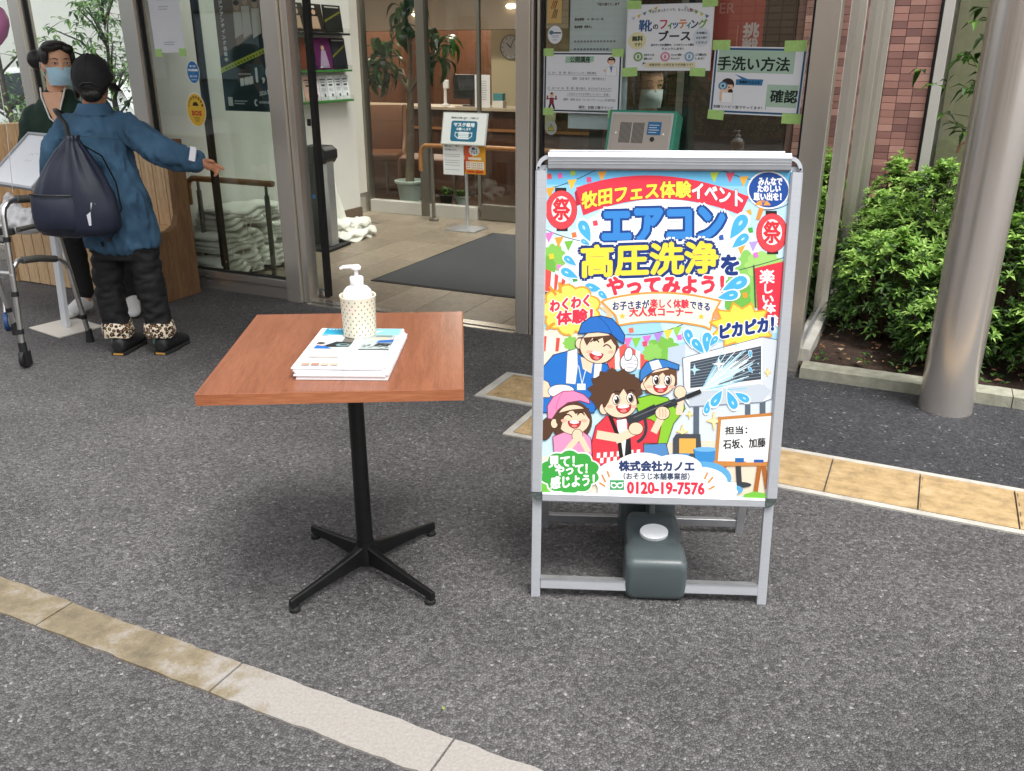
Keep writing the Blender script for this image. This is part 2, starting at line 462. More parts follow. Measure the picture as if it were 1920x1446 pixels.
# flush kerb strip of concrete blocks, brown-stained towards the left
def kerb_mat():
    m, nt, bs, N, L = newmat('kerb_concrete')
    g = N('ShaderNodeNewGeometry')
    n1 = N('ShaderNodeTexNoise'); n1.inputs['Scale'].default_value = 11; n1.inputs['Detail'].default_value = 12; n1.inputs['Roughness'].default_value = .7
    n2 = N('ShaderNodeTexNoise'); n2.inputs['Scale'].default_value = 140; n2.inputs['Detail'].default_value = 3
    L(g.outputs['Position'], n1.inputs['Vector']); L(g.outputs['Position'], n2.inputs['Vector'])
    sp = N('ShaderNodeSeparateXYZ'); L(g.outputs['Position'], sp.inputs[0])
    mr = N('ShaderNodeMapRange'); mr.inputs['From Min'].default_value = -.9; mr.inputs['From Max'].default_value = -.45; mr.inputs['To Min'].default_value = .06; mr.inputs['To Max'].default_value = -.25
    L(sp.outputs[0], mr.inputs[0])
    ad = N('ShaderNodeMath'); ad.operation = 'ADD'; L(n1.outputs['Fac'], ad.inputs[0]); L(mr.outputs[0], ad.inputs[1])
    rp = N('ShaderNodeValToRGB'); el = rp.color_ramp.elements
    el[0].position = .36; el[0].color = (*lin('#928e89'), 1); el[1].position = .74; el[1].color = (*lin('#5d5546'), 1)
    e = el.new(.53); e.color = (*lin('#7b705b'), 1)
    L(ad.outputs[0], rp.inputs[0])
    mx = N('ShaderNodeMix'); mx.data_type = 'RGBA'; mx.blend_type = 'MULTIPLY'; mx.inputs['Factor'].default_value = 1
    r2 = N('ShaderNodeMapRange'); r2.inputs['To Min'].default_value = .72; r2.inputs['To Max'].default_value = 1.25; L(n2.outputs['Fac'], r2.inputs[0])
    L(rp.outputs[0], mx.inputs['A']); L(r2.outputs[0], mx.inputs['B']); L(mx.outputs['Result'], bs.inputs['Base Color'])
    bs.inputs['Roughness'].default_value = .85
    bp = N('ShaderNodeBump'); bp.inputs['Strength'].default_value = .35; bp.inputs['Distance'].default_value = .004; L(n2.outputs['Fac'], bp.inputs['Height']); L(bp.outputs[0], bs.inputs['Normal'])
    return m
M_KERB = kerb_mat()
def rough_slab(x0, x1, y0, y1, z0, z1, name, mat, parent, amp=.003, n=22):
    """slab with hand-worn, slightly ragged edges"""
    out = []
    for i in range(n): out.append((x0+(x1-x0)*i/n, y0 + random.uniform(-amp, amp)*(0 < i)))
    out.append((x1, y0))
    for i in range(n): out.append((x1-(x1-x0)*i/n, y1 + random.uniform(-amp, amp)*(0 < i)))
    out.append((x0, y1))
    bb = MB(); bb.prism(out, lambda a, c, t: (a, c, t), z0, z1)
    return bb.build(name, mat, parent, bev=0)
ks = obj('kerb_strip', None); ks.location = W(0,0); ks.rotation_euler = (0,0,ANG); struct(ks)
j = -.335
for k in range(-4, 4):
    rough_slab(j + k*.614 + .003, j + (k+1)*.614 - .003, -2.966, -2.849, -.06, .006, 'kerb_block', M_KERB, ks)

# tactile paving with pale borders
def tactile_mat():
    m, nt, bs, N, L = newmat('tactile_yellow')
    g = N('ShaderNodeNewGeometry')
    n1 = N('ShaderNodeTexNoise'); n1.inputs['Scale'].default_value = 14; n1.inputs['Detail'].default_value = 8; n1.inputs['Roughness'].default_value = .75
    L(g.outputs['Position'], n1.inputs['Vector'])
    rp = N('ShaderNodeValToRGB'); el = rp.color_ramp.elements
    el[0].position = .3; el[0].color = (*lin('#7f6e51'), 1); el[1].position = .8; el[1].color = (*lin('#bfab88'), 1)
    e = el.new(.5); e.color = (*lin('#a98f66'), 1)
    L(n1.outputs['Fac'], rp.inputs[0]); L(rp.outputs[0], bs.inputs['Base Color']); bs.inputs['Roughness'].default_value = .75
    n2 = N('ShaderNodeTexNoise'); n2.inputs['Scale'].default_value = 220; L(g.outputs['Position'], n2.inputs['Vector'])
    bp = N('ShaderNodeBump'); bp.inputs['Strength'].default_value = .25; bp.inputs['Distance'].default_value = .003; L(n2.outputs['Fac'], bp.inputs['Height']); L(bp.outputs[0], bs.inputs['Normal'])
    return m
M_TACT = tactile_mat()
tp = obj('tactile_path', None); tp.location = W(0,0); tp.rotation_euler = (0,0,ANG); struct(tp)
bt = MB(); bt.box(0, .3, -1.245, -.95, -.05, .007)
for r_ in range(4):                                   # low worn guide bars along the path
    yc = -1.245 + .0369 + r_*.0738
    bt.add([(.006,yc-.02,.0068),(.294,yc-.02,.0068),(.294,yc-.010,.0105),(.006,yc-.010,.0105),(.294,yc+.010,.0105),(.006,yc+.010,.0105),(.294,yc+.02,.0068),(.006,yc+.02,.0068)],
           [(0,1,2,3),(3,2,4,5),(5,4,6,7)])
tm = bt.mesh('tactile_tile', M_TACT, bev=0)
for k in range(-2, 8):
    obj('tactile_tile', tm, tp, (-.031 + k*.3055, 0, 0))
wm = MB(); wm.box(0, .29, 0, .29, -.05, .007)
for a in range(5):
    for c in range(5):
        x, y = .035 + a*.055, .035 + c*.055
        wm.lathe([(.0135,.0068),(.0115,.011),(.006,.0118)], 8, c=(x,y,0))
wmm = wm.mesh('tactile_tile', M_TACT)
for a in range(2):
    obj('tactile_tile', wmm, tp, (-1.232 + a*.298, -.915, 0))
obj('tactile_tile', wmm, tp, (-.94, -1.243, 0))
for x0, x1, y0, y1 in ((-.976, 3, -1.276, -1.248), (-.976, 3, -.947, -.922), (-.976, -.945, -1.247, -.948),
                       (-1.279, -.62, -.946, -.918), (-1.279, -.62, -.618, -.600), (-1.279, -1.236, -.917, -.619)):
    rough_slab(x0, x1, y0, y1, -.05, .0065, 'border_strip', M_CONC, tp, .0015, 30)

# ------------------------------------------------------------------ planting bed
M_SOIL = P('soil', '#3a2a20', .95, var=.45, vs=40, bump=1.0, bs=90)
b = MB()
nx, ny = 60, 60
vs = [(-.0 + 5*i/nx, .04 + 2.94*q/ny, .03 + .025*noise.noise(Vector((i*.31, q*.31, 0))) + .012*noise.noise(Vector((i*1.3, q*1.3, 5)))) for q in range(ny+1) for i in range(nx+1)]
b.add(vs, [(q*(nx+1)+i, q*(nx+1)+i+1, (q+1)*(nx+1)+i+1, (q+1)*(nx+1)+i) for q in range(ny) for i in range(nx)])
struct(b.build('planting_bed', M_SOIL, smooth=179, loc=W(0,0), rot=(0,0,ANG)))
M_KERBG = P('mossy_kerb_stone', '#8d8d7d', .9, var=.2, vs=22, bump=.4, bs=140, col2='#a9a898')
kg = obj('bed_kerb', None); kg.location = W(0,0); kg.rotation_euler = (0,0,ANG); struct(kg)
for k in range(5):
    rough_slab(.02 + k*.9, .02 + (k+1)*.9 - .004, -.072, .045, -.05, .055, 'kerb_stone', M_KERBG, kg, .003, 24)
lt = MB()                                              # dry leaves and bits on the soil
for i in range(420):
    x, y = random.uniform(.03, 1.6), random.uniform(.07, 1.5)
    a = random.uniform(0, 2*PI); l = random.uniform(.012, .04); w_ = l*random.uniform(.15, .5); z = .055 + random.uniform(0, .02)
    c_, s_ = math.cos(a), math.sin(a)
    lt.add([(x,y,z),(x+l*.5*c_-w_*s_, y+l*.5*s_+w_*c_, z+.006),(x+l*c_, y+l*s_, z+.002),(x+l*.5*c_+w_*s_, y+l*.5*s_-w_*c_, z+.006)], [(0,1,2,3)])
ll = lt.build('leaf_litter', island_mat('dry_leaf', [(0,'#4a2f20'),(.5,'#6e4a30'),(.8,'#8a6a48'),(1,'#a9987c')], .8), loc=W(0,0), rot=(0,0,ANG)); stuff(ll); ll['label'] = 'dry brown leaves scattered on the soil'

# ------------------------------------------------------------------ tiled wall and window of the main building
M_TILE = island_mat('wall_tile', [(0,'#785350'),(.3,'#865f59'),(.55,'#986d64'),(.8,'#a5796f'),(1,'#b0877c')], .55, obj_random=True, bump=.5)
M_MORT = P('tile_joint', '#5d403a', .9, var=.1, vs=30)
tw = grid_thing('tiled_wall', 'reddish brown wall tiles in a straight grid beside the stainless entrance', 'wall', 0, 3.0)
b = MB(); b.box(-.62, .335, .012, .25, 0, 4.2); b.build('wall_core', M_MORT, tw)
tb = MB(); tb.box(-.0483, .0483, 0, .0115, -.0233, .0233)
tme = tb.mesh('tile', M_TILE, bev=.0012, seg=1)
for r_ in range(29):
    for c_ in range(9):
        obj('tile', tme, tw, (.284 - c_*.1, random.uniform(-.0008, .0008), .50 + r_*.05))
b = MB()
for r_ in range(10):
    for c_ in range(9): b.box(.284-c_*.1-.0483, .284-c_*.1+.0483, 0, .0115, r_*.05-.0233, r_*.05+.0233)
for r_ in range(29, 74):
    for c_ in range(9): b.box(.284-c_*.1-.0483, .284-c_*.1+.0483, 0, .0115, .5+r_*.05-.0233, .5+r_*.05+.0233)
stuff(b.build('outlying_tile', island_mat('wall_tile_far', [(0,'#785350'),(.3,'#865f59'),(.55,'#986d64'),(.8,'#a5796f'),(1,'#b0877c')], .55), tw))

dk = grid_thing('added_dark_wall', 'added dark wall that darkens the porch behind the right glass', 'wall', 0, 3.0)
b = MB(); b.box(-1.39, -.63, .0, .1, 0, 2.5); b.build('panel', P('backdrop_brown', '#2e221b', .45, var=.15, vs=5), dk)  # dark backdrop added so street reflections show in the right glass
wi = grid_thing('tall_window', 'tall window with pale frame and blinds behind the round steel column', 'window', 0, 3.0)
M_FRAME = P('window_frame_alu', '#c4bfbb', .4, .3, var=.03, vs=8)
b = MB(); b.box(.337, .351, -.01, .1, .3, 4); b.build('gasket', M_RUB, wi)
b = MB(); b.box(.353, .42, -.03, .1, .3, 4); b.build('jamb', M_FRAME, wi, bev=.003)
b = MB(); b.box(1.75, 1.82, -.03, .1, .3, 4); b.build('jamb', M_FRAME, wi, bev=.003)
b = MB(); b.box(.42, 1.75, -.03, .1, .3, .37); b.build('sill', M_FRAME, wi, bev=.003)
b = MB(); b.box(.42, 1.75, .03, .036, .37, 4); b.build('pane', M_GLASS, wi)
M_BLIND = P('beige_blind', '#a89f84', .8, var=.08, vs=3, stretch=(1, 1, .5))
b = MB(); b.box(.45, 1.72, .25, .27, .37, 4); b.build('blind', M_BLIND, wi)
b = MB(); b.box(.42, 1.75, .30, .40, .1, 4); b.build('backing', M_CREAM, wi)
b = MB(); b.tube([(.6,.15,.78),(.6,.15,.83),(.63,.15,.86),(.9,.15,.86),(.93,.15,.83),(.93,.15,.78)], .012, 8); b.build('chair_rail', P('pinkish_rail', '#a0685c', .5), wi, smooth=40)

# ------------------------------------------------------------------ vestibule: steel frame, panes, added glass roof
vb = grid_thing('entrance_vestibule', 'stainless steel framed glass entrance porch with sliding doors', 'entrance', 0, 0)
H_ = 2.35
for s0, s1 in ((-7.15,-7.05),(-5.19,-5.09),(-4.19,-4.07),(-1.518,-1.44),(-.106,0)):
    b = MB(); b.box(s0, s1, 0, .1, .0, H_); b.build('post', M_STEEL, vb, bev=.004)
b = MB(); b.box(-3.095, -2.985, -.005, .1, 0, H_); b.build('post', M_STEEL, vb, bev=.004)
b = MB(); b.box(-2.982, -2.935, .02, .11, 0, H_); b.build('door_jamb', M_STEEL, vb, bev=.003)
b = MB(); b.box(-1.437, -1.425, .01, .09, 0, H_); b.box(-1.408, -1.396, .02, .08, 0, H_); b.box(-1.424, -1.409, .035, .07, 0, H_, 1); b.build('door_jamb', [M_STEEL, M_RUB], vb)
for d0 in (.80, 1.92, 2.93):
    b = MB(); b.box(-.022, .034, d0, d0+.05, .1, H_); b.build('post', M_STEEL, vb, bev=.003)
def pane(s0, s1, z0=.13, z1=H_, d=.048):
    bb = MB(); bb.box(s0, s1, d, d+.008, z0, z1); bb.build('pane', M_GLASS, vb)
    bb = MB()
    for a in (s0, s1-.008): bb.box(a, a+.008, d-.012, d+.02, z0, z1)
    bb.box(s0+.008, s1-.008, d-.012, d+.02, z0, z0+.008); bb.build('gasket', M_RUB, vb)
    bb = MB(); bb.box(s0, s1, .012, .088, .085, z0-.001); bb.box(s0, s1, .03, .07, .0, .084); bb.build('sill', M_STEELX, vb, bev=.003)
    bb = MB(); bb.box(s0, s1, .02, .08, z1+.001, H_+.1); bb.build('head_rail', M_STEELX, vb)
pane(-7.04, -5.195); pane(-5.085, -4.195); pane(-4.065, -3.1); pane(-1.39, -.111)
for d0, d1 in ((.105, .797), (.853, 1.917), (1.973, 2.927)):
    b = MB(); b.box(-.012, -.004, d0, d1, .16, H_); b.build('pane', M_GLASS, vb)
    b = MB(); b.box(-.075, .0, d0, d1, .10, .128); b.box(-.06, -.015, d0, d1, .128, .158); b.build('sill', M_ALU, vb, bev=.002)
b = MB(); b.box(-.09, .04, .1, 3.0, 0, .098); b.build('base_kerb', M_CONC, vb, bev=.004)
b = MB(); b.box(-2.934, -1.52, -.02, .012, -.02, .009); b.box(-2.934, -1.52, .012, .03, -.02, .005, 1); b.box(-2.934, -1.52, .03, .10, -.02, .0115); b.build('threshold', [M_STEELX, M_RUB], vb)
b = MB(); b.box(-7.15, .0, -.02, .12, H_+.101, H_+.3); b.build('header', M_STEELX, vb)
for i in range(5):  # unseen glass roof, added so daylight reaches into the porch
    b = MB(); b.box(-4.2 + i*.84, -4.2 + i*.84 + .06, .121, 2.99, H_+.12, H_+.24); b.build('added_rafter', M_STEELX, vb)
    if i < 4:
        b = MB(); b.box(-4.139 + i*.84, -3.361 + i*.84, .121, 2.99, H_+.20, H_+.21); b.build('added_roof_pane', M_GLASS, vb)
# open sliding leaves parked behind the fixed panes
def leaf(s0, s1, label):
    t = grid_thing('sliding_door', label, 'door', 0, 0)
    bb = MB(); bb.box(s0+.03, s1-.03, .148, .156, .06, H_); bb.build('pane', M_GLASS, t)
    for a, c in ((s0, s0+.03), (s1-.03, s1)):
        bb = MB(); bb.box(a, c, .13, .175, .02, H_); bb.build('stile', M_RUB, t, bev=.003)
    bb = MB(); bb.box(s0+.031, s1-.031, .132, .172, .02, .059); bb.build('bottom_rail', M_STEELX, t)
    return t
lf = leaf(-3.74, -2.878, 'open sliding glass door leaf parked behind the left glass panel')
b = MB(); b.box(-2.93, -2.905, .118, .1285, 1.06, 1.10); b.build('latch', M_BLACK, lf, bev=.003)
leaf(-1.51, -.66, 'open sliding glass door leaf parked behind the papered right glass')

# left inner wall of the vestibule
wl = grid_thing('white_partition_wall', 'white painted wall with brown skirting inside the entrance, left side', 'wall', 0, 0)
b = MB(); b.box(-4.24, -4.072, .2, 2.24, .2, 2.5); b.build('wall_face', M_WHITEP, wl, bev=.003)
b = MB(); b.box(-4.243, -4.060, .2, 2.247, 0, .199); b.build('skirting', P('brown_skirting', '#6b5b4c', .5, var=.08, vs=6), wl, bev=.002)
b = MB(); b.box(-4.24, -4.072, .0951, .199, 0, 2.4); b.build('end_panel', M_WHITEP, wl)
b = MB(); b.box(-5.0, -4.52, 2.3, 3.06, .2, 2.5); b.build('jamb_wall', M_CREAM, wl, bev=.003)
b = MB(); b.box(-5.0, -4.518, 2.3, 3.061, 0, .199); b.build('skirting', M_STEELX, wl)

# vestibule floor tiles and mat
vf = obj('vestibule_floor', None); vf.location = W(0,0); vf.rotation_euler = (0,0,ANG); struct(vf)
b = MB(); b.box(-4.06, -.09, .1005, 3.2, -.05, .004); b.box(-4.6, -4.0601, 2.25, 3.2, -.05, .004); b.build('grout', P('floor_grout', '#8b8072', .9), vf)
def floor_mat():
    m, nt, bs, N, L = newmat('floor_tile')
    g = N('ShaderNodeNewGeometry'); oi = N('ShaderNodeObjectInfo')
    n1 = N('ShaderNodeTexNoise'); n1.inputs['Scale'].default_value = 30; n1.inputs['Detail'].default_value = 8; n1.inputs['Roughness'].default_value = .7; L(g.outputs['Position'], n1.inputs['Vector'])
    ad = N('ShaderNodeMath'); ad.operation = 'MULTIPLY_ADD'; ad.inputs[1].default_value = .25; L(oi.outputs['Random'], ad.inputs[0]); L(n1.outputs['Fac'], ad.inputs[2])
    rp = N('ShaderNodeValToRGB'); el = rp.color_ramp.elements
    el[0].position = .35; el[0].color = (*lin('#75685a'), 1); el[1].position = .9; el[1].color = (*lin('#a0917e'), 1)
    L(ad.outputs[0], rp.inputs[0]); L(rp.outputs[0], bs.inputs['Base Color']); bs.inputs['Roughness'].default_value = .42
    bp = N('ShaderNodeBump'); bp.inputs['Strength'].default_value = .08; bp.inputs['Distance'].default_value = .003; L(n1.outputs['Fac'], bp.inputs['Height']); L(bp.outputs[0], bs.inputs['Normal'])
    return m
M_FLOOR = floor_mat()
tb = MB(); tb.box(-.1485, .1485, -.2985, .2985, 0, .008)
fm = tb.mesh('floor_tile', M_FLOOR, bev=.0012, seg=1)
for i in range(13):
    for q in range(5):
        obj('floor_tile', fm, vf, (-3.9 + i*.3, .402 + q*.6, .004))
for i in range(2): obj('floor_tile', fm, vf, (-4.2 - i*.3, 2.802, .004))
M_MAT = P('door_mat_pile', '#2c2c2f', .95, var=.45, vs=160, bump=.8, bs=260, sheen=.2)
dm = grid_thing('door_mat', 'large dark grey entrance mat on the porch floor tiles', 'mat', -1.85, 1.55, .0125)
b = MB(); b.box(-1.03, 1.03, -.9, .93, 0, .008); b.build('pile', M_MAT, dm, bev=.003)
b = MB()
for x0, x1, y0, y1 in ((-1.05,1.05,-.92,-.9),(-1.05,1.05,.93,.95),(-1.05,-1.03,-.9,.93),(1.03,1.05,-.9,.93)): b.box(x0,x1,y0,y1,0,.005)
b.build('rubber_edge', M_RUB, dm)

# ------------------------------------------------------------------ inner glass front and lobby
M_STEELI = steel('inner_steel', '#8f8a80', .35)
ig = grid_thing('inner_glass_front', 'inner glass front with steel mullions between porch and lobby', 'glass wall', 0, 3.0)
for s0, s1 in ((-4.52,-4.49),(-3.91,-3.82),(-1.5,-1.4)):
    b = MB(); b.box(s0, s1, 0, .09, 0, 2.5); b.build('mullion', M_STEELI, ig, bev=.003)
b = MB(); b.box(-3.315, -3.285, .03, .07, .1, 2.5); b.build('mullion', M_STEELI, ig, bev=.002)
for s0, s1 in ((-4.489,-3.911),(-3.819,-3.316),(-3.284,-1.501)):
    b = MB(); b.box(s0, s1, .045, .051, .13, 2.5); b.build('pane', M_GLASSI, ig)
for s0, s1 in ((-4.489,-3.911),(-3.819,-3.32)):
    b = MB(); b.box(s0, s1, .0, .09, .012, .129); b.build('sill', P('pale_sill', '#d9d6cf', .35, .3), ig, bev=.003)
b = MB(); b.box(-3.28, -1.501, .02, .08, .02, .16); b.build('sill', M_STEELI, ig, bev=.003)

M_LOBF = P('lobby_floor', '#4d3d33', .25, var=.2, vs=4)
b = MB(); b.box(-7.2, -.5, 3.2, 9.6, -.05, .008); struct(b.build('floor', M_LOBF, loc=W(0,0), rot=(0,0,ANG)))
b = MB(); b.box(-7.2, -.5, 3.1, 9.6, 2.5, 2.7); struct(b.build('ceiling', M_CREAM, loc=W(0,0), rot=(0,0,ANG)))
M_WOODW = wood('lobby_panel', '#3c261a', '#5f3e2b', .6, 'Z', .4)
lw = grid_thing('lobby_back_wall', 'dark brown wood panelled wall at the back of the lobby', 'wall', 0, 8.2)
for i in range(12):
    b = MB(); b.box(-7 + i*.5, -7 + i*.5 + .494, 0, .03, 0, 2.5); b.build('panel', M_WOODW, lw)
b = MB(); b.box(-7, -1, .031, .2, 0, 2.5); b.build('core', M_BLACK, lw)
cw = grid_thing('cream_lobby_wall', 'cream wall section with round clock in the lobby', 'wall', 0, 6.6)
b = MB(); b.box(-4.95, -3.6, 0, .15, 0, 2.5); b.build('wall_face', P('warm_cream', '#d9cda6', .7, var=.04, vs=2), cw)
sw = grid_thing('lobby_side_wall', 'brown side wall of the lobby seen behind the tall plant', 'wall', 0, 0)
b = MB(); b.box(-7.2, -7, 3.1, 9.6, 0, 2.6); b.build('wall_face', M_WOODW, sw)
rs = grid_thing('lobby_right_wall', 'dark wall closing the lobby on the right', 'wall', 0, 0)
b = MB(); b.box(-1.4, -1.25, 3.3, 9.6, 0, 2.6); b.build('wall_face', M_WOODW, rs)
bk = grid_thing('bulkhead', 'beige bulkhead hanging above the reception counter', 'bulkhead', 0, 5.9)
b = MB(); b.box(-6.99, -3.6, 0, .2, 1.74, 2.5); b.build('panel', P('beige_bulkhead', '#8d7f70', .7, var=.05, vs=2), bk, bev=.004)
M_LAMP = bpy.data.materials.new('warm_lamp'); M_LAMP.use_nodes = True
_b = M_LAMP.node_tree.nodes['Principled BSDF']; _b.inputs['Emission Color'].default_value = (1, .84, .55, 1); _b.inputs['Emission Strength'].default_value = 4
for s_, z_, lb in ((-5.62, 1.93, 'small lit oval lamp on the bulkhead above the tall plant'), (-4.32, 1.99, 'small lit oval lamp on the bulkhead above the wall clock')):
    t = grid_thing('wall_lamp', lb, 'lamp', s_, 5.9, z_, 'oval lamps on the bulkhead')
    b = MB(); b.ell((0,-.03,0), (.07,.03,.03)); b.build('lamp_glass', M_LAMP, t, smooth=179)
    b = MB(); b.lathe([(.03,-.01),(.03,.01)], 12); b.build('mount', M_STEELI, t, rot=(PI/2,0,0), loc=(0,-.005,0))
# unseen ceiling downlights, added to brighten the lobby with warm light
def downlight(s_, d_, z_, watts, lb):
    t = grid_thing('downlight', lb, 'lamp', s_, d_, z_, 'added downlights in the ceiling')
    b = MB(); b.lathe([(.1,-.002),(.1,-.012),(.085,-.012),(.085,-.004)], 20, caps=False); b.build('trim_ring', M_WHITEP, t)
    b = MB(); b.lathe([(.084,-.006),(.084,-.004)], 20); b.build('lamp_glass', M_LAMP, t)
    l = bpy.data.lights.new('downlight_fill', 'AREA'); l.shape = 'DISK'; l.size = .16; l.energy = watts; l.color = (1, .9, .76)
    o = bpy.data.objects.new('downlight_fill', l); COL.objects.link(o); o.parent = t; o.location = (0,0,-.02)
for s_, d_, w_, lb in ((-6.4,4.2,16,'added unseen ceiling downlight over the lobby chairs'), (-4.2,4.4,18,'added unseen ceiling downlight near the inner doors'),
                   (-6.0,7.2,48,'added unseen ceiling downlight behind the reception counter'), (-3.9,6.0,14,'added unseen ceiling downlight by the clock wall')):
    downlight(s_, d_, 2.498, w_, lb)

# ------------------------------------------------------------------ canopy, column
cn = grid_thing('entrance_canopy', 'flat canopy roof over the entrance held by the round column', 'canopy', 0, 0)
b = MB(); b.box(-4.6, .86, -1.85, -.02, 2.72, 2.9); b.build('slab', P('canopy_soffit', '#b9b4ac', .7, var=.05, vs=2), cn, bev=.01)
b = MB(); b.box(-4.62, .88, -1.89, -1.852, 2.68, 2.92); b.build('fascia', M_STEELX, cn)
ub = grid_thing('main_building', 'upper storeys of the tiled building above the entrance', 'building', 0, 0)
b = MB(); b.box(-7.2, 9, 3.0, 9.6, 2.72, 9); b.build('upper_storey', M_MORT, ub)
cl = grid_thing('round_steel_column', 'thick round stainless steel column standing before the shrubs', 'column', .655, -.20)
b = MB(); b.lathe([(.108,-.03),(.108,2.718)], 64); b.build('shaft', M_STEELP, cl, smooth=40)

# ------------------------------------------------------------------ across the street (seen in the glass) and beside the porch
def facade(name, label, s0, s1, d0, d1, h, mat, wins, wmat):
    t = grid_thing(name, label, 'building', 0, 0)
    bb = MB(); bb.box(s0, s1, d0, d1, 0, h); bb.build('wall', mat, t)
    bb = MB(); bb.box(s0-.1, s1+.1, d0-.1, d1+.1, h, h+.25); bb.build('roof', M_CONC, t)
    for a, c, z0, z1 in wins:
        bb = MB()
        for x0, x1, y0, y1 in ((a-.06,a,z0-.06,z1+.06),(c,c+.06,z0-.06,z1+.06),(a,c,z0-.06,z0),(a,c,z1,z1+.06)): bb.box(x0,x1,d1,d1+.06,y0,y1)
        f = bb.build('window', M_BLACK, t)
        bb = MB(); bb.box(a, c, d1+.003, d1+.02, z0, z1); bb.build('window_pane', wmat, f)
    return t
def grid_tile_mat(name, c1, c2, cm, bw, rh):
    m, nt, bs, N, L = newmat(name)
    tc = N('ShaderNodeTexCoord'); mp = N('ShaderNodeMapping'); mp.inputs['Rotation'].default_value = (R(90), 0, 0); L(tc.outputs['Object'], mp.inputs[0])
    br = N('ShaderNodeTexBrick'); br.offset = 0; br.inputs['Scale'].default_value = 1; br.inputs['Brick Width'].default_value = bw; br.inputs['Row Height'].default_value = rh; br.inputs['Mortar Size'].default_value = .012
    br.inputs['Color1'].default_value = (*lin(c1),1); br.inputs['Color2'].default_value = (*lin(c2),1); br.inputs['Mortar'].default_value = (*lin(cm),1)
    L(mp.outputs[0], br.inputs['Vector']); L(br.outputs[0], bs.inputs['Base Color']); bs.inputs['Roughness'].default_value = .6
    return m
M_DGLASS = P('far_window_glass', '#20262a', .08)
facade('brick_house', 'beige brown tiled house across the street, mirrored in the right glass', -13, -1.5, -20, -13, 4.2,
       grid_tile_mat('far_tile', '#cdb094', '#b8977a', '#7d6452', .24, .12), [(-5.2,-3.4,1.3,2.6),(-9.2,-7.4,1.2,2.6)], M_DGLASS)
facade('dark_blue_shop', 'dark blue shop front across the street, mirrored in the left glass', -24, -13.4, -20, -13.3, 4,
       P('dark_blue_render', '#56707f', .7, var=.1, vs=2), [(-16.5,-14.5,.9,2.4),(-19.5,-17.6,.9,2.4)], P('pale_window', '#a7b8c0', .2))
facade('brown_house', 'brown rendered house across the street to the right', -1.2, 12, -20, -13.6, 4,
       P('brown_render', '#c0b09c', .8, var=.1, vs=2), [(1,3,1,2.4),(5,7,1,2.4)], M_DGLASS)
facade('white_annex', 'white building with a grey column strip seen through the left glass', -24, -8.2, 6.2, 12, 7,
       P('white_render', '#f0efe9', .7, var=.03, vs=1.5), [(-11.9,-11.5,-.0,5)], P('grey_strip', '#6f7672', .5))
# ================================================================== PLANTS
M_AZ = island_mat('azalea_leaf', [(0,'#22391a'),(.35,'#34541f'),(.7,'#4b702a'),(1,'#6a9238')], .58, trans=.3)
M_AZN = island_mat('azalea_new_lit_leaf', [(0,'#67933a'),(.5,'#90b952'),(1,'#b6d676')], .58, trans=.3)
M_TWIG = P('twig', '#4b3a2b', .85, var=.2, vs=40)
def leafy(mb, p, dirv, l, w, mi, droop=.2):
    dv = dirv.normalized(); side = dv.cross(Vector((0,0,1)))
    side = side.normalized() if side.length > 1e-3 else Vector((1,0,0))
    upv = side.cross(dv).normalized()
    a = p; t = p + dv*l - Vector((0,0,1))*droop*l
    m = p + dv*l*.5
    mb.add([a, m + side*w + upv*w*.35, t, m - side*w + upv*w*.35, m - upv*w*.1], [(0,1,4),(4,1,2),(0,4,3),(4,2,3)], mi)
def rosette(mb, p, nrm, size, mi, n=7):
    nrm = nrm.normalized()
    u = nrm.orthogonal().normalized(); w = nrm.cross(u)
    a0 = random.uniform(0, 2*PI)
    for i in range(n):
        a = a0 + 2*PI*i/n + random.uniform(-.25, .25); el = random.uniform(.1, .8)
        dv = (u*math.cos(a) + w*math.sin(a))*math.cos(el) + nrm*math.sin(el)
        l = size*random.uniform(.7, 1.25)
        leafy(mb, p, dv, l, l*random.uniform(.17, .24), mi, random.uniform(0, .3))
def shrub(s_, d_, rs_, rd_, h, n, label, seed):
    random.seed(seed)
    t = grid_thing('azalea_shrub', label, 'shrub', s_, d_, .03, 'azalea shrubs in the bed')
    fo = MB(); tw_ = MB()
    for i in range(int(n*1.35)):
        a = random.uniform(0, 2*PI); k = random.random()**.5
        th_ = random.uniform(0, 1)
        dirv = Vector((math.cos(a)*math.sin(th_*PI*.56), math.sin(a)*math.sin(th_*PI*.56), math.cos(th_*PI*.56)))
        lump = 1 + .16*noise.noise(dirv*2.6 + Vector((seed, 0, 0))) + .10*noise.noise(dirv*6 + Vector((0, seed, 0)))
        depth = random.choice((1, 1, .97, .9, .8, .65))*random.uniform(.95, 1.05)
        p = Vector((dirv.x*rs_*lump*depth, dirv.y*rd_*lump*depth, h*.3 + dirv.z*h*.7*lump*depth))
        if p.z < .05: p.z = random.uniform(.06, h*.3)
        nr = (dirv*.7 + Vector((random.uniform(-.4,.4), random.uniform(-.4,.4), .75)))
        new = depth > .93 and p.z > h*.58 and random.random() < .8  # fresh upper leaves; light from above is painted into their paler greens
        rosette(fo, p, nr, random.uniform(.034, .052), 1 if new else 0, random.choice((6,7,8)))
        if i % 5 == 0:
            base = Vector((random.uniform(-.06,.06), random.uniform(-.06,.06), 0)); mid = (base+p)*.5 + Vector((0,0,-.04))
            tw_.tube([base, mid, p], [.005,.0035,.0018], 5, caps=False)
    f = fo.build('foliage', [M_AZ, M_AZN], t); stuff(f)
    stuff(tw_.build('stem', M_TWIG, t))
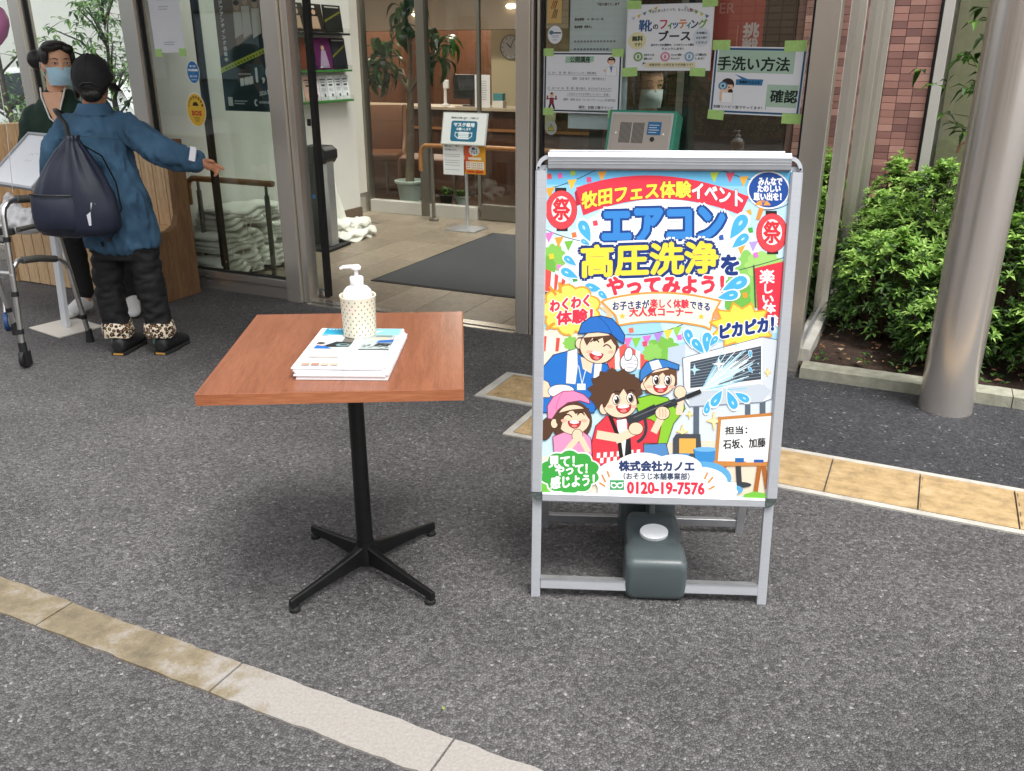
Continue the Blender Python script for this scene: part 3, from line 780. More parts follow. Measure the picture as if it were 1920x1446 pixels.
for q in ((.62,.30,.22,.20,.36,260,'low azalea shrub touching the bed kerb left of the column',2),
          (1.12,.30,.26,.22,.42,300,'low azalea shrub touching the bed kerb right of the column',4),
          (.19,1.02,.16,.24,.46,240,'small azalea shrub pressed against the side glass',6),
          (.20,1.78,.18,.34,.60,320,'azalea shrub pressed against the side glass further back',7),
          (.24,2.55,.22,.30,.70,300,'azalea shrub in the far corner by the tiled wall',9),
          (.36,.72,.28,.30,.52,380,'low azalea shrub nearest the glass corner of the bed',3),
          (.84,.66,.34,.34,.64,480,'azalea shrub directly behind the foot of the steel column',5),
          (1.36,.78,.38,.40,.82,520,'azalea shrub at the right edge, front row',8),
          (.36,1.35,.32,.40,.62,460,'azalea shrub beside the glass, second from the front',11),
          (.88,1.45,.42,.44,.86,620,'tall bright topped azalea shrub left of the steel column',14),
          (1.55,1.6,.42,.46,.95,520,'azalea shrub at the right edge, behind the front row',17),
          (.50,2.15,.38,.40,.74,460,'azalea shrub under the tiled wall edge',20),
          (1.25,2.35,.42,.42,.84,480,'azalea shrub below the tall window',23)):
    shrub(*q)
# low weeds in the front corner of the bed
random.seed(31)
wd = MB()
for i in range(26):
    x, y = random.uniform(.06, 1.2), random.uniform(.07, .3)
    for k in range(4):
        a = random.uniform(0, 2*PI); leafy(wd, Vector((x, y, .05)), Vector((math.cos(a), math.sin(a), .5)), random.uniform(.02,.05), .008, 0)
w_ = wd.build('weed', M_AZ, loc=W(0,0), rot=(0,0,ANG)); stuff(w_); w_['label'] = 'small weeds along the inside of the bed kerb'

M_MAPLE = island_mat('tree_leaf', [(0,'#1d3312'),(.5,'#355a1d'),(1,'#6c9a35')], .45, trans=.3)
M_BARK = P('bark', '#4a4036', .9, var=.25, vs=25, bump=.6, bs=60)
def tree(name, label, base, trunk, branches, nleaf, ll, mats, seed, spread=.12, cat='tree', group=None):
    random.seed(seed)
    t = thing(name, label, cat, base, ANG, group)
    tb_ = MB(); tb_.tube(trunk[0], trunk[1], 9); tb_.build('trunk', mats[0], t, smooth=60)
    br = MB(); cr = MB()
    for pts, r_ in branches:
        P_ = [Vector(p) for p in pts]
        br.tube(P_, [r_*(1-.7*i/(len(P_)-1)) for i in range(len(P_))], 6)
        for i in range(nleaf):
            f = random.uniform(.3, 1.0)*(len(P_)-1); k = min(int(f), len(P_)-2)
            p = P_[k].lerp(P_[k+1], f-k)
            off = Vector((random.gauss(0,1), random.gauss(0,1), random.gauss(0,.6)))*spread*.5
            q = p + off
            if i % 3 == 0: br.tube([p, (p+q)/2 + Vector((0,0,.01)), q], [.003,.002,.0012], 4, caps=False)
            for z in range(random.choice((3,4,5))):
                dv = Vector((random.gauss(0,1), random.gauss(0,1), random.gauss(-.1,.4)))
                l = ll*random.uniform(.6,1.2); leafy(cr, q, dv, l, l*.2, 0, random.uniform(.1,.5))
    stuff(br.build('branch', mats[0], t)); stuff(cr.build('crown', mats[1], t))
    return t
tree('young_tree', 'thin young tree with sparse leafy twigs behind the steel column', W(1.15, 1.15, .03),
     ([(0,0,0),(.05,0,.35),(-.0,-.02,.7),(-.08,0,1.1),(-.06,.02,1.6),(-.02,0,2.4)], [.028,.024,.02,.017,.014,.008]),
     [([(-.08,0,1.0),(-.3,-.02,1.05),(-.52,-.04,1.1)], .009), ([(-.07,0,1.1),(-.35,-.03,1.3),(-.62,-.06,1.38)], .008), ([(-.06,.02,1.3),(-.3,0,1.5),(-.50,0,1.62)], .008),
      ([(-.06,.02,1.5),(-.3,0,1.68),(-.5,0,1.8)], .009), ([(-.03,0,1.7),(-.3,.1,1.9),(-.55,.1,1.95)], .01), ([(-.05,0,1.7),(.2,.1,1.9),(.5,.1,2.0)], .01), ([(0,0,.9),(.2,.1,1.1),(.4,.1,1.2)], .01)],
     44, .085, (M_BARK, M_MAPLE), 41, .2)
def big_crown(n, rad, cz, seed):
    random.seed(seed); out = []
    for i in range(n):
        a = random.uniform(0, 2*PI); z = cz + random.uniform(-rad*.9, rad*.9); r_ = rad*math.sqrt(max(.1, 1-((z-cz)/rad)**2))*random.uniform(.6, 1.05)
        out.append(([(0,0,max(.6, z-rad*.5)), (math.cos(a)*r_*.5, math.sin(a)*r_*.5, z-.1), (math.cos(a)*r_, math.sin(a)*r_, z)], .012))
    return out
M_LIME = island_mat('street_tree_leaf', [(0,'#3f5f2e'),(.5,'#6a8f4a'),(1,'#9fbf7c')], .5, trans=.3)
tree('courtyard_tree', 'leafy small tree seen through the left glass behind the masked woman', W(-6.5, 1.9, 0),
     ([(0,0,0),(.02,0,.6),(-.02,0,1.1),(0,0,1.6)], [.035,.03,.025,.012]), big_crown(20, .62, 1.5, 51), 16, .08, (M_BARK, M_LIME), 52, .2)
tree('courtyard_tree', 'leafy small tree at the far left edge beyond the glass', W(-8.0, 1.9, 0),
     ([(0,0,0),(.02,0,.6),(-.02,0,1.1),(0,0,1.6)], [.035,.03,.025,.012]), big_crown(16, .6, 1.4, 53), 16, .08, (M_BARK, M_LIME), 54, .2)
# hedge by the house across the street (mirrored in the right glass)
def hedge(s0, n, seed):
    random.seed(seed)
    for i in range(n):
        shrub_t = grid_thing('street_hedge', 'rounded hedge plant across the street before the tiled house', 'shrub', s0 - i*1.5, -12.2, 0, 'hedge plants across the street')
        fo = MB()
        for k in range(300):
            dv = Vector((random.gauss(0,1), random.gauss(0,1), abs(random.gauss(0,1)))).normalized()
            rosette(fo, Vector((dv.x*.7, dv.y*.5, .1+dv.z*1.0)), dv, .13, 0, 5)
        stuff(fo.build('foliage', M_AZ, shrub_t))
hedge(-2.5, 4, 61)
# ================================================================== TABLE with leaflets and pump bottle
M_TTOP = wood('table_laminate', '#74452f', '#935d43', .9, 'Y', .28)
M_TEDGE = wood('table_edge', '#8a4f33', '#b0714d', .8, 'X', .4)
M_BLKM = P('black_cast_metal', '#141516', .42, .3, var=.25, vs=30)
tt = thing('square_table', 'square red brown wood laminate table on a black four legged pedestal', 'table', (-.44, 2.21, 0), R(3.2))
b = MB(); b.box(-.3075, .3075, -.33, .33, .694, .7205); b.build('tabletop', M_TTOP, tt, bev=.0015)
b = MB()
for x0, x1, y0, y1 in ((-.3095,.3095,-.332,-.3302),(-.3095,.3095,.3302,.332),(-.3095,-.3077,-.3302,.3302),(.3077,.3095,-.3302,.3302)): b.box(x0,x1,y0,y1,.6925,.7195)
b.build('edge_band', M_TEDGE, tt)
cx, cy = .005, .045
b = MB(); b.lathe([(.09,.672),(.09,.678),(.03,.69),(.03,.6935)], 24, c=(cx,cy,0)); b.build('mounting_plate', M_BLKM, tt, smooth=40)
b = MB(); b.lathe([(.024,.085),(.0215,.672)], 24, c=(cx,cy,0)); b.build('column', M_BLKM, tt, smooth=40)
b = MB(); b.lathe([(.033,.030),(.033,.058),(.0265,.086),(.0262,.105)], 24, c=(cx,cy,0)); b.build('hub', M_BLKM, tt, smooth=40)
for k, ang_ in enumerate((228, 317, 46, 133)):
    t_ = MB(); prof = [(.022,.088,.032,.017),(.05,.078,.032,.014),(.12,.064,.030,.0115),(.2,.051,.026,.010),(.262,.042,.020,.009),(.282,.039,.018,.0085)]
    rings = []
    for x, zt, zb, hw in prof:
        rings.append([(x,-hw*.75,zt),(x,-hw*.45,zt+.0025),(x,hw*.45,zt+.0025),(x,hw*.75,zt),(x,hw,zb),(x,-hw,zb)])
    t_.loft(rings)
    lg = t_.build('leg', M_BLKM, tt, bev=.002, loc=(cx,cy,0), rot=(0,0,R(ang_)))
    f_ = MB(); f_.lathe([(.015,0),(.0165,.004),(.0155,.011),(.007,.014),(.006,.03)], 16, c=(.268,0,0)); f_.build('glide', M_RUB, lg, smooth=40)

M_LEAF = P('leaflet_paper', '#e6e7ea', .35, spec=.4)
ls = thing('leaflet_stack', 'stack of white printed cleaning leaflets under the pump bottle', 'leaflets', (-.409, 2.122, .721), R(-1.5))
random.seed(5)
def sheet(mb, w, h, z, t, dx, dy, wob, ph):
    n = 14; rings = []
    for i in range(n+1):
        x = -w/2 + w*i/n; zz = z + wob*math.sin(i/n*2*PI*1.1 + ph)
        rings.append([(x+dx,-h/2+dy,zz),(x+dx,h/2+dy,z),(x+dx,h/2+dy,z+t),(x+dx,-h/2+dy,zz+t)])
    mb.loft(rings)
for i in range(9):
    s_ = MB(); sheet(s_, .222, .326, .0008 + i*.0031, .0027, random.uniform(-.004,.004) + (.004 if i < 5 else -.002), random.uniform(-.003,.003) + (-.006 if i < 5 else .002), .0003*max(0, i-3) if i < 7 else .0003, .4)
    s_.build('leaflet_bundle', M_LEAF, ls)
pr = Print(z0=.0)
def lf_rect(x0, y0, x1, y1, c): pr.rect(-.111+.222*x0, -.163+.326*y0, -.111+.222*x1, -.163+.326*y1, c)
lf_rect(.01,.01,.99,.99,'#f7f8f9'); lf_rect(.04,.80,.97,.985,'#35a9cf'); lf_rect(.58,.81,.97,.98,'#8fcfe0'); lf_rect(.04,.78,.56,.83,'#5cc2e0')
pr.poly([(-.02,.115),(.03,.105),(.06,.14),(.0,.13)], '#d8f2f8')
for i in range(7): lf_rect(.08+i*.04,.945,.105+i*.04,.962,'#ffffff')
lf_rect(.06,.44,.47,.80,'#c3ccd0'); lf_rect(.34,.58,.47,.80,'#6b6661'); lf_rect(.06,.70,.12,.80,'#9aa0a3')
pr.poly([(-.085,-.008),(-.01,-.004),(-.006,.035),(-.05,.04)], '#2b2f31')
pr.ell(-.028,.012,.018,.011,'#7b9a9c'); pr.ell(-.026,.013,.011,.006,'#30393b')
pr.ell(-.088,.025,.011,.008,'#2a2320'); pr.poly([(-.094,.018),(-.07,.01),(-.078,.0),(-.096,.006)], '#e9b9a0')
pr.poly([(-.098,-.018),(-.05,-.02),(-.07,.0),(-.094,.008)], '#2a6fc0')
pr.poly([(-.1,.062),(-.045,.067),(-.042,.09),(-.095,.085)], '#eef1f2')
lf_rect(.58,.42,.94,.80,'#aebbb9'); lf_rect(.60,.74,.9,.79,'#7e8a88'); lf_rect(.62,.75,.7,.785,'#a6b0ae')
pr.poly([(.03,.065),(.08,.055),(.1,.06),(.07,.075)], '#e7c2a6'); pr.poly([(.055,.03),(.098,.032),(.098,.06),(.06,.05)], '#2f66b0')
pr.poly([(.05,.0),(.09,.0),(.098,.025),(.06,.028)], '#303437')
for i in range(16):
    x = .022+random.random()*.07; y = -.022+random.random()*.03; pr.poly([(x,y),(x+.012,y+.003),(x+.007,y+.01)], random.choice(('#8d999b','#5d686b','#b5bfc1','#e3e8e9')))
lf_rect(.58,.41,.94,.425,'#6b7173')
for i in range(8): lf_rect(.515,.76-i*.035,.55,.775-i*.035,'#b3bac0')
lf_rect(.05,.28,.5,.285,'#9fa7ad'); lf_rect(.05,.02,.5,.025,'#9fa7ad'); lf_rect(.495,.02,.5,.285,'#9fa7ad')
for i in range(4): lf_rect(.07+i*.105,.035,.155+i*.105,.09,random.choice(('#c9a08c','#d7b8a6','#bf8f7c')))
lf_rect(.07,.22,.42,.24,'#c3ab9f')
for i in range(4): lf_rect(.62,.12+i*.055,.9,.13+i*.055,'#c9ced2')
pr.build('leaflet_print', ls, (.0, 0, .0294), (R(-90), 0, 0))

M_PUMP = P('white_bottle_plastic', '#f0f1f2', .3, spec=.5)
M_CREAMP = P('cream_mesh_plastic', '#e9e4cf', .45)
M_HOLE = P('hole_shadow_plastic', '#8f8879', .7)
M_HOLER = P('pink_label_in_hole', '#c46a7a', .6)
pb = thing('pump_bottle', 'white hand sanitiser pump bottle in a cream perforated cup on leaflets', 'pump bottle', (-.407, 2.226, .7512), 0)
cup = MB(); cup.lathe([(.0405,.0),(.043,.002),(.0465,.104),(.0485,.108),(.0475,.110),(.0445,.108),(.041,.006)], 40); cup.build('perforated_cup', M_CREAMP, pb, smooth=40)
ho = MB()
for r_ in range(10):
    for c_ in range(18):
        a = 2*PI*(c_ + .5*(r_ % 2))/18; z = .010 + r_*.0098; rr = .0432 + .0035*z/.104 + .0003
        c0 = Vector((rr*math.cos(a), rr*math.sin(a), z)); u = Vector((-math.sin(a), math.cos(a), 0)); nr = Vector((math.cos(a), math.sin(a), 0))
        red = (r_ in (6,7,8)) and (-2.1 < math.atan2(math.sin(a), math.cos(a)) < -1.55) and (c_ + r_) % 3
        vs = [c0 + u*(.0021*math.cos(t)) + Vector((0,0,.0026*math.sin(t))) for t in [2*PI*i/8 for i in range(8)]]
        ho.add(vs, [tuple(range(8))], 1 if red else 0)
stuff(ho.build('hole', [M_HOLE, M_HOLER], pb))
bt = MB(); bt.lathe([(.035,.012),(.038,.016),(.038,.112),(.036,.121),(.028,.130),(.018,.135),(.0155,.137),(.0155,.140)], 32); bt.build('bottle', M_PUMP, pb, smooth=50)
bt = MB(); bt.lathe([(.0175,.138),(.018,.139),(.0178,.156),(.015,.159),(.008,.160)], 28)
bt.build('collar', M_PUMP, pb, smooth=50)
bt = MB(); bt.lathe([(.0055,.158),(.0055,.176),(.012,.177),(.0135,.179),(.0135,.184),(.010,.1885),(.004,.190)], 24); bt.build('pump_head', M_PUMP, pb, smooth=50)
bt = MB(); bt.tube([(-.006,0,.184),(-.02,0,.184),(-.033,0,.183),(-.041,0,.179)], [.0055,.005,.0044,.0034], 12); bt.build('nozzle', M_PUMP, pb, smooth=60)

# ================================================================== A-FRAME SIGN
sg = thing('a_frame_sign', 'aluminium a frame poster stand with colourful festival air conditioner cleaning poster', 'sign', (.05, 2.111, 0), R(-3.52))
TL = (R(-8), 0, 0)
M_ALUD = P('dull_aluminium', '#8f9296', .4, .5, var=.05, vs=20)
def sp(name, mat, fn, bev=.0015, rot=TL, loc=None):
    bb = MB(); fn(bb); return bb.build(name, mat, sg, bev=bev, rot=rot, loc=loc, smooth=0)
for x0 in (.004, .642):
    sp('leg', M_ALUW, lambda q: q.box(x0, x0+.026, .004, .022, 0, 1.2))
sp('cross_bar', M_ALUW, lambda q: q.box(.0305, .6415, .002, .020, .028, .056))
sp('cross_bar_lip', M_ALU, lambda q: q.box(.0305, .6415, .0, .024, .0565, .0595), 0)
for x0, x1 in ((.0, .030), (.642, .672)):
    sp('side_rail', M_ALUW, lambda q: q.prism([(x0,-.006),(x0+.004,-.010),(x1-.004,-.010),(x1,-.006),(x1,.003),(x0,.003)], lambda a, c, t: (a, c, t), .322, 1.186), 0)
sp('bottom_rail', M_ALUW, lambda q: q.prism([(-.010,.2975),(-.006,.2935),(.003,.2935),(.003,.3165),(-.006,.3205),(-.010,.3165)], lambda a, c, t: (t, a, c), .0325, .6395), 0)
sp('top_rail', M_ALUD, lambda q: q.prism([(-.014,1.192),(-.010,1.188),(.016,1.188),(.016,1.232),(-.008,1.232),(-.014,1.220)], lambda a, c, t: (t, a, c), .032, .640), 0)
sp('top_rail_groove', M_ALU, lambda q: (q.box(.033, .639, -.0150, -.0142, 1.203, 1.2045), q.box(.033, .639, -.0150, -.0142, 1.210, 1.2115)), 0)
sp('rear_top_rail', M_ALU, lambda q: q.box(.034, .63, .018, .045, 1.192, 1.238))
M_CLEAR = P('smoky_corner_plastic', '#4d5553', .25, var=.4, vs=120)
for xc, a0 in ((.032, PI), (.640, 1.5*PI)):
    pts = [(xc, .3215)] + [(xc + .031*math.cos(a0 + PI/2*i/8), .3215 + .0285*math.sin(a0 + PI/2*i/8)) for i in range(9)]
    sp('corner_piece', M_CLEAR, lambda q: q.prism(pts, lambda a, c, t: (a, t, c), -.0085, .003), 0)
for xc, a0 in ((.032, PI/2), (.640, 0)):
    out = [(xc + .030*math.cos(a0 + PI/2*i/8), 1.188 + .036*math.sin(a0 + PI/2*i/8)) for i in range(9)]
    inn = [(xc + .021*math.cos(a0 + PI/2*i/8), 1.188 + .026*math.sin(a0 + PI/2*i/8)) for i in range(8, -1, -1)]
    sp('corner_bracket', M_ALUW, lambda q: q.prism(out + inn, lambda a, c, t: (a, t, c), -.008, .004), 0)
    q_ = MB(); q_.lathe([(.003,0),(.003,.002)], 10); q_.build('rivet', M_RUB, sg, rot=(R(90-8),0,0), loc=Vector((xc + (.024 if a0 == 0 else -.024), 0, 0)) + Matrix.Rotation(R(-8), 4, 'X') @ Vector((0, -.0085, 1.193)))
sp('backing_board', P('board_back', '#8a8d90', .6), lambda q: q.box(.020, .652, .0035, .008, .31, 1.19), 0)
sp('poster_sheet', M_PAPER, lambda q: q.box(.027, .645, .0, .002, .317, 1.191), 0)
RR = (R(9.9), 0, 0); RL = (0, .415, 0)
for x0 in (.022, .650):
    sp('rear_leg', M_ALU, lambda q: q.box(x0, x0+.024, -.02, -.002, 0, 1.2), rot=RR, loc=RL)
sp('rear_cross_bar', M_ALU, lambda q: q.box(.0465, .6495, -.018, -.002, .028, .056), rot=RR, loc=RL)
sp('rear_board', P('rear_board', '#777b7e', .6), lambda q: q.box(.047, .6495, -.012, -.006, .31, 1.18), rot=RR, loc=RL)

HC = (0.00038437663, 4.3066679e-06, -0.032410895, 1.2842901e-05, -0.00041305917, 1.2509826, 1.0792354e-05, -3.6527308e-05)
def art(x, y):                      # rectifies the drawing's own units to the sheet
    k = HC[6]*x + HC[7]*y + 1
    return ((HC[0]*x + HC[1]*y + HC[2])/k, (HC[3]*x + HC[4]*y + HC[5])/k)
a = Print(art, dz=.000005, z0=.0003)
RED, NAVY, YEL, WHT, DK = '#ea3b50', '#1d3a80', '#ffe14a', '#ffffff', '#33261f'
def tri(x, y, w, h, c, lean=0): a.poly([(x-w/2, y-lean), (x+w/2, y+lean), (x+lean, y+h)], c)
def drop(cx, cy, r, ang, c='#4fb4e6'):
    pts = []
    for i in range(20):
        t = 2*PI*i/20; x = r*math.cos(t); y = r*.62*math.sin(t)*math.sin(t/2)**1.1
        pts.append((cx + x*math.cos(ang) - y*math.sin(ang), cy + x*math.sin(ang) + y*math.cos(ang)))
    o = [(cx + (x-cx)*1.22, cy + (y-cy)*1.22) for x, y in pts]
    a.poly(o, '#f4fbff'); a.poly(pts, c)
    a.ell(cx - r*.35*math.cos(ang), cy - r*.35*math.sin(ang), r*.22, r*.1, '#bfe7fa', ang, 10)
# sky, glow, greenery, stalls
a.poly([(155,165),(1780,165),(1618,2362),(125,2327)], '#cdebf9')
a.poly([(155,165),(1780,165),(1772,270),(154,270)], '#6fc1ec'); a.poly([(154,270),(1772,270),(1764,370),(153,400)], '#97d3f2'); a.poly([(153,400),(1764,370),(1750,560),(150,560)], '#c0e5f8')
a.ell(930, 760, 660, 400, '#eef8fd')
a.poly([(146,640),(300,620),(300,1150),(137,1150)], '#eaf5fb')
for x, y, r1, r2, c in ((205,760,75,90,'#8ccb5c'),(170,820,45,70,'#76b84c'),(1500,900,130,190,'#8fce66'),(1600,800,120,90,'#a9d977'),(1420,1000,90,130,'#77bd52')): a.blob(x, y, r1, r2, c, 9, .09)
a.poly([(145,830),(210,860),(325,940),(250,990),(140,980)], '#f4574f')
for k in range(3): a.poly([(190+k*48,850+k*28),(212+k*48,862+k*28),(206+k*44,985-k*10),(180+k*44,985-k*8)], WHT)
a.rect(142, 985, 270, 1010, '#4a4f55')
a.poly([(137,1150),(900,1150),(960,1330),(1690,1250),(1655,1800),(130,1800)], '#a5daf4')
a.poly([(136,1240),(390,1240),(390,1700),(131,1700)], '#f6ead3')
for k in range(6): a.poly([(136+k*44,1280+k*6),(160+k*44,1284+k*6),(150+k*44,1385),(128+k*44,1385)] if k else [(136,1280),(160,1284),(152,1385),(134,1385)], '#f0544e' if k % 2 == 0 else WHT)
a.poly([(560,1400),(680,1330),(860,1440),(840,1500),(560,1500)], '#f2635a')
for k in range(3): a.poly([(610+k*70,1375),(640+k*70,1360+k*10),(650+k*65,1500),(615+k*65,1500)], '#fff4ee')
for x, y, r1, r2, c in ((930,1370,105,85,'#7fc251'),(860,1390,60,60,'#95d065'),(320,1330,50,45,'#8ecb5e')): a.blob(x, y, r1, r2, c, 9, .1)
a.poly([(965,1355),(1080,1330),(1700,1300),(1640,2230),(940,2200)], '#dbe6f1'); a.poly([(965,1355),(1080,1330),(1075,1480),(965,1480)], '#c3d3e2')
a.poly([(940,1990),(1640,1960),(1625,2350),(940,2330)], '#f2dfc8'); a.poly([(128,2090),(940,2000),(940,2340),(126,2325)], '#f4e6cf')
# strings of flags
for p, q, r_ in (((153,300),(300,270),(480,170)), ((150,570),(300,640),(480,660)), ((1320,165),(1450,220),(1540,230)), ((1590,430),(1700,430),(1762,385)), ((1440,830),(1600,790),(1735,745)), ((690,1270),(880,1280),(1060,1200))):
    a.curve(p, q, r_, '#3a4552', 5)
for x, y, c in ((180,290,'#f6a93b'),(325,235,'#f7c548'),(525,178,'#f6b04a'),(1270,178,'#c9e04a'),(1375,180,'#ee5a73'),(1465,205,'#f6b848'),(175,590,'#e57ec4'),(240,620,'#f6a63b'),(305,645,'#7cc24a'),(1450,660,'#f6b04a'),(1530,640,'#b9a3e3'),(700,1290,'#e57ec4'),(755,1290,'#8ed04e'),(825,1275,'#d97ad0'),(900,1255,'#b78be0'),(965,1235,'#f4d84d'),(1025,1215,'#9ad45a')):
    tri(x, y, 62, 70, c, -4)
for x, y, c in ((245,210,'#e86fb4'),(330,190,'#b8d84a'),(175,215,'#ee5a5a'),(437,235,'#ee4f88'),(480,525,'#e84c5c'),(340,605,'#ef7f4a'),(190,750,'#f5d23e'),(240,820,'#ee8fd0'),(345,900,'#4aa552'),(1500,445,'#e2b24a'),(1510,565,'#4fb04a'),(1315,615,'#3d5fb0'),(1545,730,'#e07ad0'),(1475,1000,'#f0a23c'),(720,1240,'#f07a5a'),(810,1330,'#e8556a'),(1040,1285,'#e07ad0')):
    a.poly([(x-18,y-14),(x+12,y-20),(x+18,y+14),(x-12,y+20)], c)
# lanterns
for cx_, cy_ in ((255,438),(1652,582)):
    a.rect(cx_-42, cy_-148, cx_+32, cy_-112, '#2c2626'); a.rect(cx_-32, cy_+108, cx_+42, cy_+142, '#2c2626')
    a.ell(cx_, cy_, 100, 126, '#ee4b54', line='#c9323f', lw=5)
    for k in (-60, 0, 60): a.curve((cx_-92,cy_+k),(cx_,cy_+k+26),(cx_+92,cy_+k), '#d63b47', 4)
    a.ell(cx_, cy_-5, 66, 86, '#fff6f4'); a.text('祭', cx_-54, cy_+66, cx_+54, cy_-76, '#e0323f', 5)
# red arched banner
def bez(p, q, r_, n=14): return [((1-t)**2*p[0]+2*t*(1-t)*q[0]+t*t*r_[0], (1-t)**2*p[1]+2*t*(1-t)*q[1]+t*t*r_[1]) for t in [i/n for i in range(n+1)]]
a.poly([(342,320),(370,285),(385,400),(355,410)], '#b92c40')
a.poly(bez((352,288),(880,95),(1500,340)) + bez((1442,462),(900,250),(400,474)), RED)
a.text('牧田フェス体験', 392, 432, 1112, 325, '#ffe94f', 4.5, -1, 22, skew=-84, edge='#b3283c', ew=9)
a.text('イベント', 1122, 350, 1455, 250, WHT, 4.5, -1, 8, skew=62, edge='#b3283c', ew=9)
# headline
a.text('エアコン', 535, 650, 1330, 440, WHT, 0, edge=WHT, ew=46, skew=-22); a.text('エアコン', 535, 650, 1330, 440, '#3c8bd8', 14, edge='#1b478f', ew=31, skew=-22)
a.text('高圧洗浄', 392, 885, 1290, 680, WHT, 0, edge=WHT, ew=44, skew=-38); a.text('高圧洗浄', 392, 885, 1290, 680, YEL, 9, edge=NAVY, ew=30, skew=-38)
a.text('を', 1318, 862, 1430, 735, NAVY, 8, edge=WHT, ew=18)
a.text('やってみよう！', 560, 1003, 1330, 888, RED, 8, edge=WHT, ew=17, skew=-18)
for x, y, r_, g_ in ((415,580,78,-2.0),(415,655,34,-2.6),(315,780,50,-2.5),(310,865,62,-2.7),(470,960,60,-2.9),(535,1010,42,-2.4),(1425,545,95,-1.0),(1440,640,70,-.7),(1405,930,90,-.45),(1360,1005,70,-.2)): drop(x, y, r_, g_ + PI)
# ribbon
a.poly([(505,1085),(600,1090),(590,1180),(540,1170),(560,1130)], '#f0c79a'); a.poly([(1290,1080),(1340,1120),(1300,1160),(1250,1150)], '#f0a27a')
a.poly([(535,1052)] + bez((560,1040),(920,945),(1300,1045)) + [(1258,1125),(1238,1222)] + bez((1215,1208),(920,1140),(640,1200)) + [(622,1140)], '#fdf4de', line='#e6a04a', lw=14)
a.text('お子さまが', 597, 1108, 838, 1050, NAVY, 2.2, skew=-14); a.text('楽しく体験', 846, 1088, 1100, 1030, RED, 2.5, skew=2); a.text('できる', 1110, 1090, 1240, 1040, NAVY, 2.2, skew=16)
a.text('大人気コーナー', 708, 1150, 1125, 1090, RED, 3, -1, 5)
for x in (660, 1183): a.star(x, 1146, 24, 24, '#f7c93e', 5, .45, rot=-PI/2)
# fan
a.poly([(1570,400),(1605,405),(1570,495),(1545,492)], '#ee9440'); a.ell(1628, 295, 132, 118, '#1f4f9e', line=WHT, lw=10); a.ell(1590, 405, 52, 42, '#f2a047', a0=PI*1.05, a1=PI*1.95)
for k in range(5): a.line([(1590,400),(1545+k*42,215)], '#2d5cab', 3)
a.text('みんなで', 1562, 262, 1718, 212, WHT, 2.5); a.text('たのしい', 1556, 308, 1706, 262, WHT, 2.5); a.text('思い出を！', 1530, 364, 1712, 314, WHT, 2.5)
# upright red banner
a.line([(1532,800),(1545,1080)], '#4a4a4a', 8); a.poly([(1538,818),(1728,772),(1706,1215),(1560,1110)], '#e8384b')
for ch, x0, x1, y0, y1 in (('楽',1572,1668,918,828),('し',1605,1655,985,925),('い',1592,1662,1048,1002),('体',1594,1676,1118,1054),('験',1622,1694,1208,1132)): a.text(ch, x0, y0, x1, y1, WHT, 3)
# speech bursts
a.blob(320, 1105, 178, 150, '#ffe56c', 9, .09, line='#f0a73c', lw=12); a.poly([(290,1235),(350,1235),(325,1285)], '#ffe56c')
for p in (((185,960),(215,1000)),((245,930),(250,985)),((165,1230),(205,1200))): a.line(p, '#ef9a3a', 20)
a.text('わくわく', 182, 1122, 440, 1046, RED, 5, edge=WHT, ew=11, skew=-42); a.text('体験！', 226, 1208, 462, 1118, RED, 5, edge=WHT, ew=11, skew=-24)
a.star(1455, 1205, 205, 150, '#ffe45c', 11, .72, line='#f0a73c', lw=12)
a.text('ピカピカ！', 1312, 1290, 1662, 1200, NAVY, 7, edge=WHT, ew=13, skew=-58)
# air conditioner on its stand, spray
for x0, x1, y0, y1 in ((1135,1172,1740,2090),(1478,1512,1730,1920),(1575,1612,1700,1900)): a.rect(x0, y0, x1, y1, '#5d6976')
a.poly([(1065,1425),(1590,1282),(1690,1300),(1650,1690),(1590,1712),(1110,1745),(1078,1700)], '#f5f7f9', line='#7c8896', lw=6)
a.poly([(1590,1282),(1690,1300),(1650,1690),(1590,1640)], '#d7dee6'); a.poly([(1080,1650),(1592,1590),(1650,1640),(1592,1712),(1110,1745)], '#c9d2dc')
a.poly([(1112,1448),(1582,1338),(1582,1562),(1112,1624)], '#424c57')
for k in range(9): a.line([(1118,1462+k*18),(1576,1352+k*24)], '#8895a2', 4)
a.poly([(1168,1648),(1330,1520),(1430,1470),(1440,1500),(1380,1560)], '#a9def5')
for k in range(70):
    t = random.gauss(.05, .3); l = random.uniform(140, 430)*(1-.35*abs(t)); l0 = random.uniform(0, l*.4); ca, sa = math.cos(-.62+t*.9), math.sin(-.62+t*.9)
    a.line([(1180+l0*ca,1644+l0*sa),(1180+l*ca,1644+l*sa)], random.choice(('#ffffff','#d3f1fc','#8fd3f2','#b9e6f8')), random.uniform(2.5, 6))
for k in range(30):
    t = random.gauss(.05, .45); l = random.uniform(200, 440); a.ell(1180+l*math.cos(-.62+t), 1644+l*math.sin(-.62+t), random.uniform(3, 8), random.uniform(3, 8), random.choice(('#ffffff','#a9def5')), 0, 8)
a.star(1300,1460,46,46,WHT,4,.25,rot=0); a.star(1140,1500,40,40,'#bfe9fb',4,.3,rot=0)
for x, y, r_, g_ in ((1105,1290,62,1.3),(1165,1345,60,.9),(1222,1320,70,1.6),(1265,1310,42,2.2),(1225,1750,44,-1.4),(1290,1690,62,-1.0),(1385,1700,66,-2.0),(1455,1680,55,-2.6),(1510,1395,24,1.5),(1512,1500,20,1)): drop(x, y, r_, g_)
for x, y, r_ in ((1270,1842,58),(1060,1915,44),(1108,1800,24),(1625,1515,24)): a.star(x, y, r_*.8, r_, '#fff6b8', 4, .28, line='#f2c95a', lw=4)
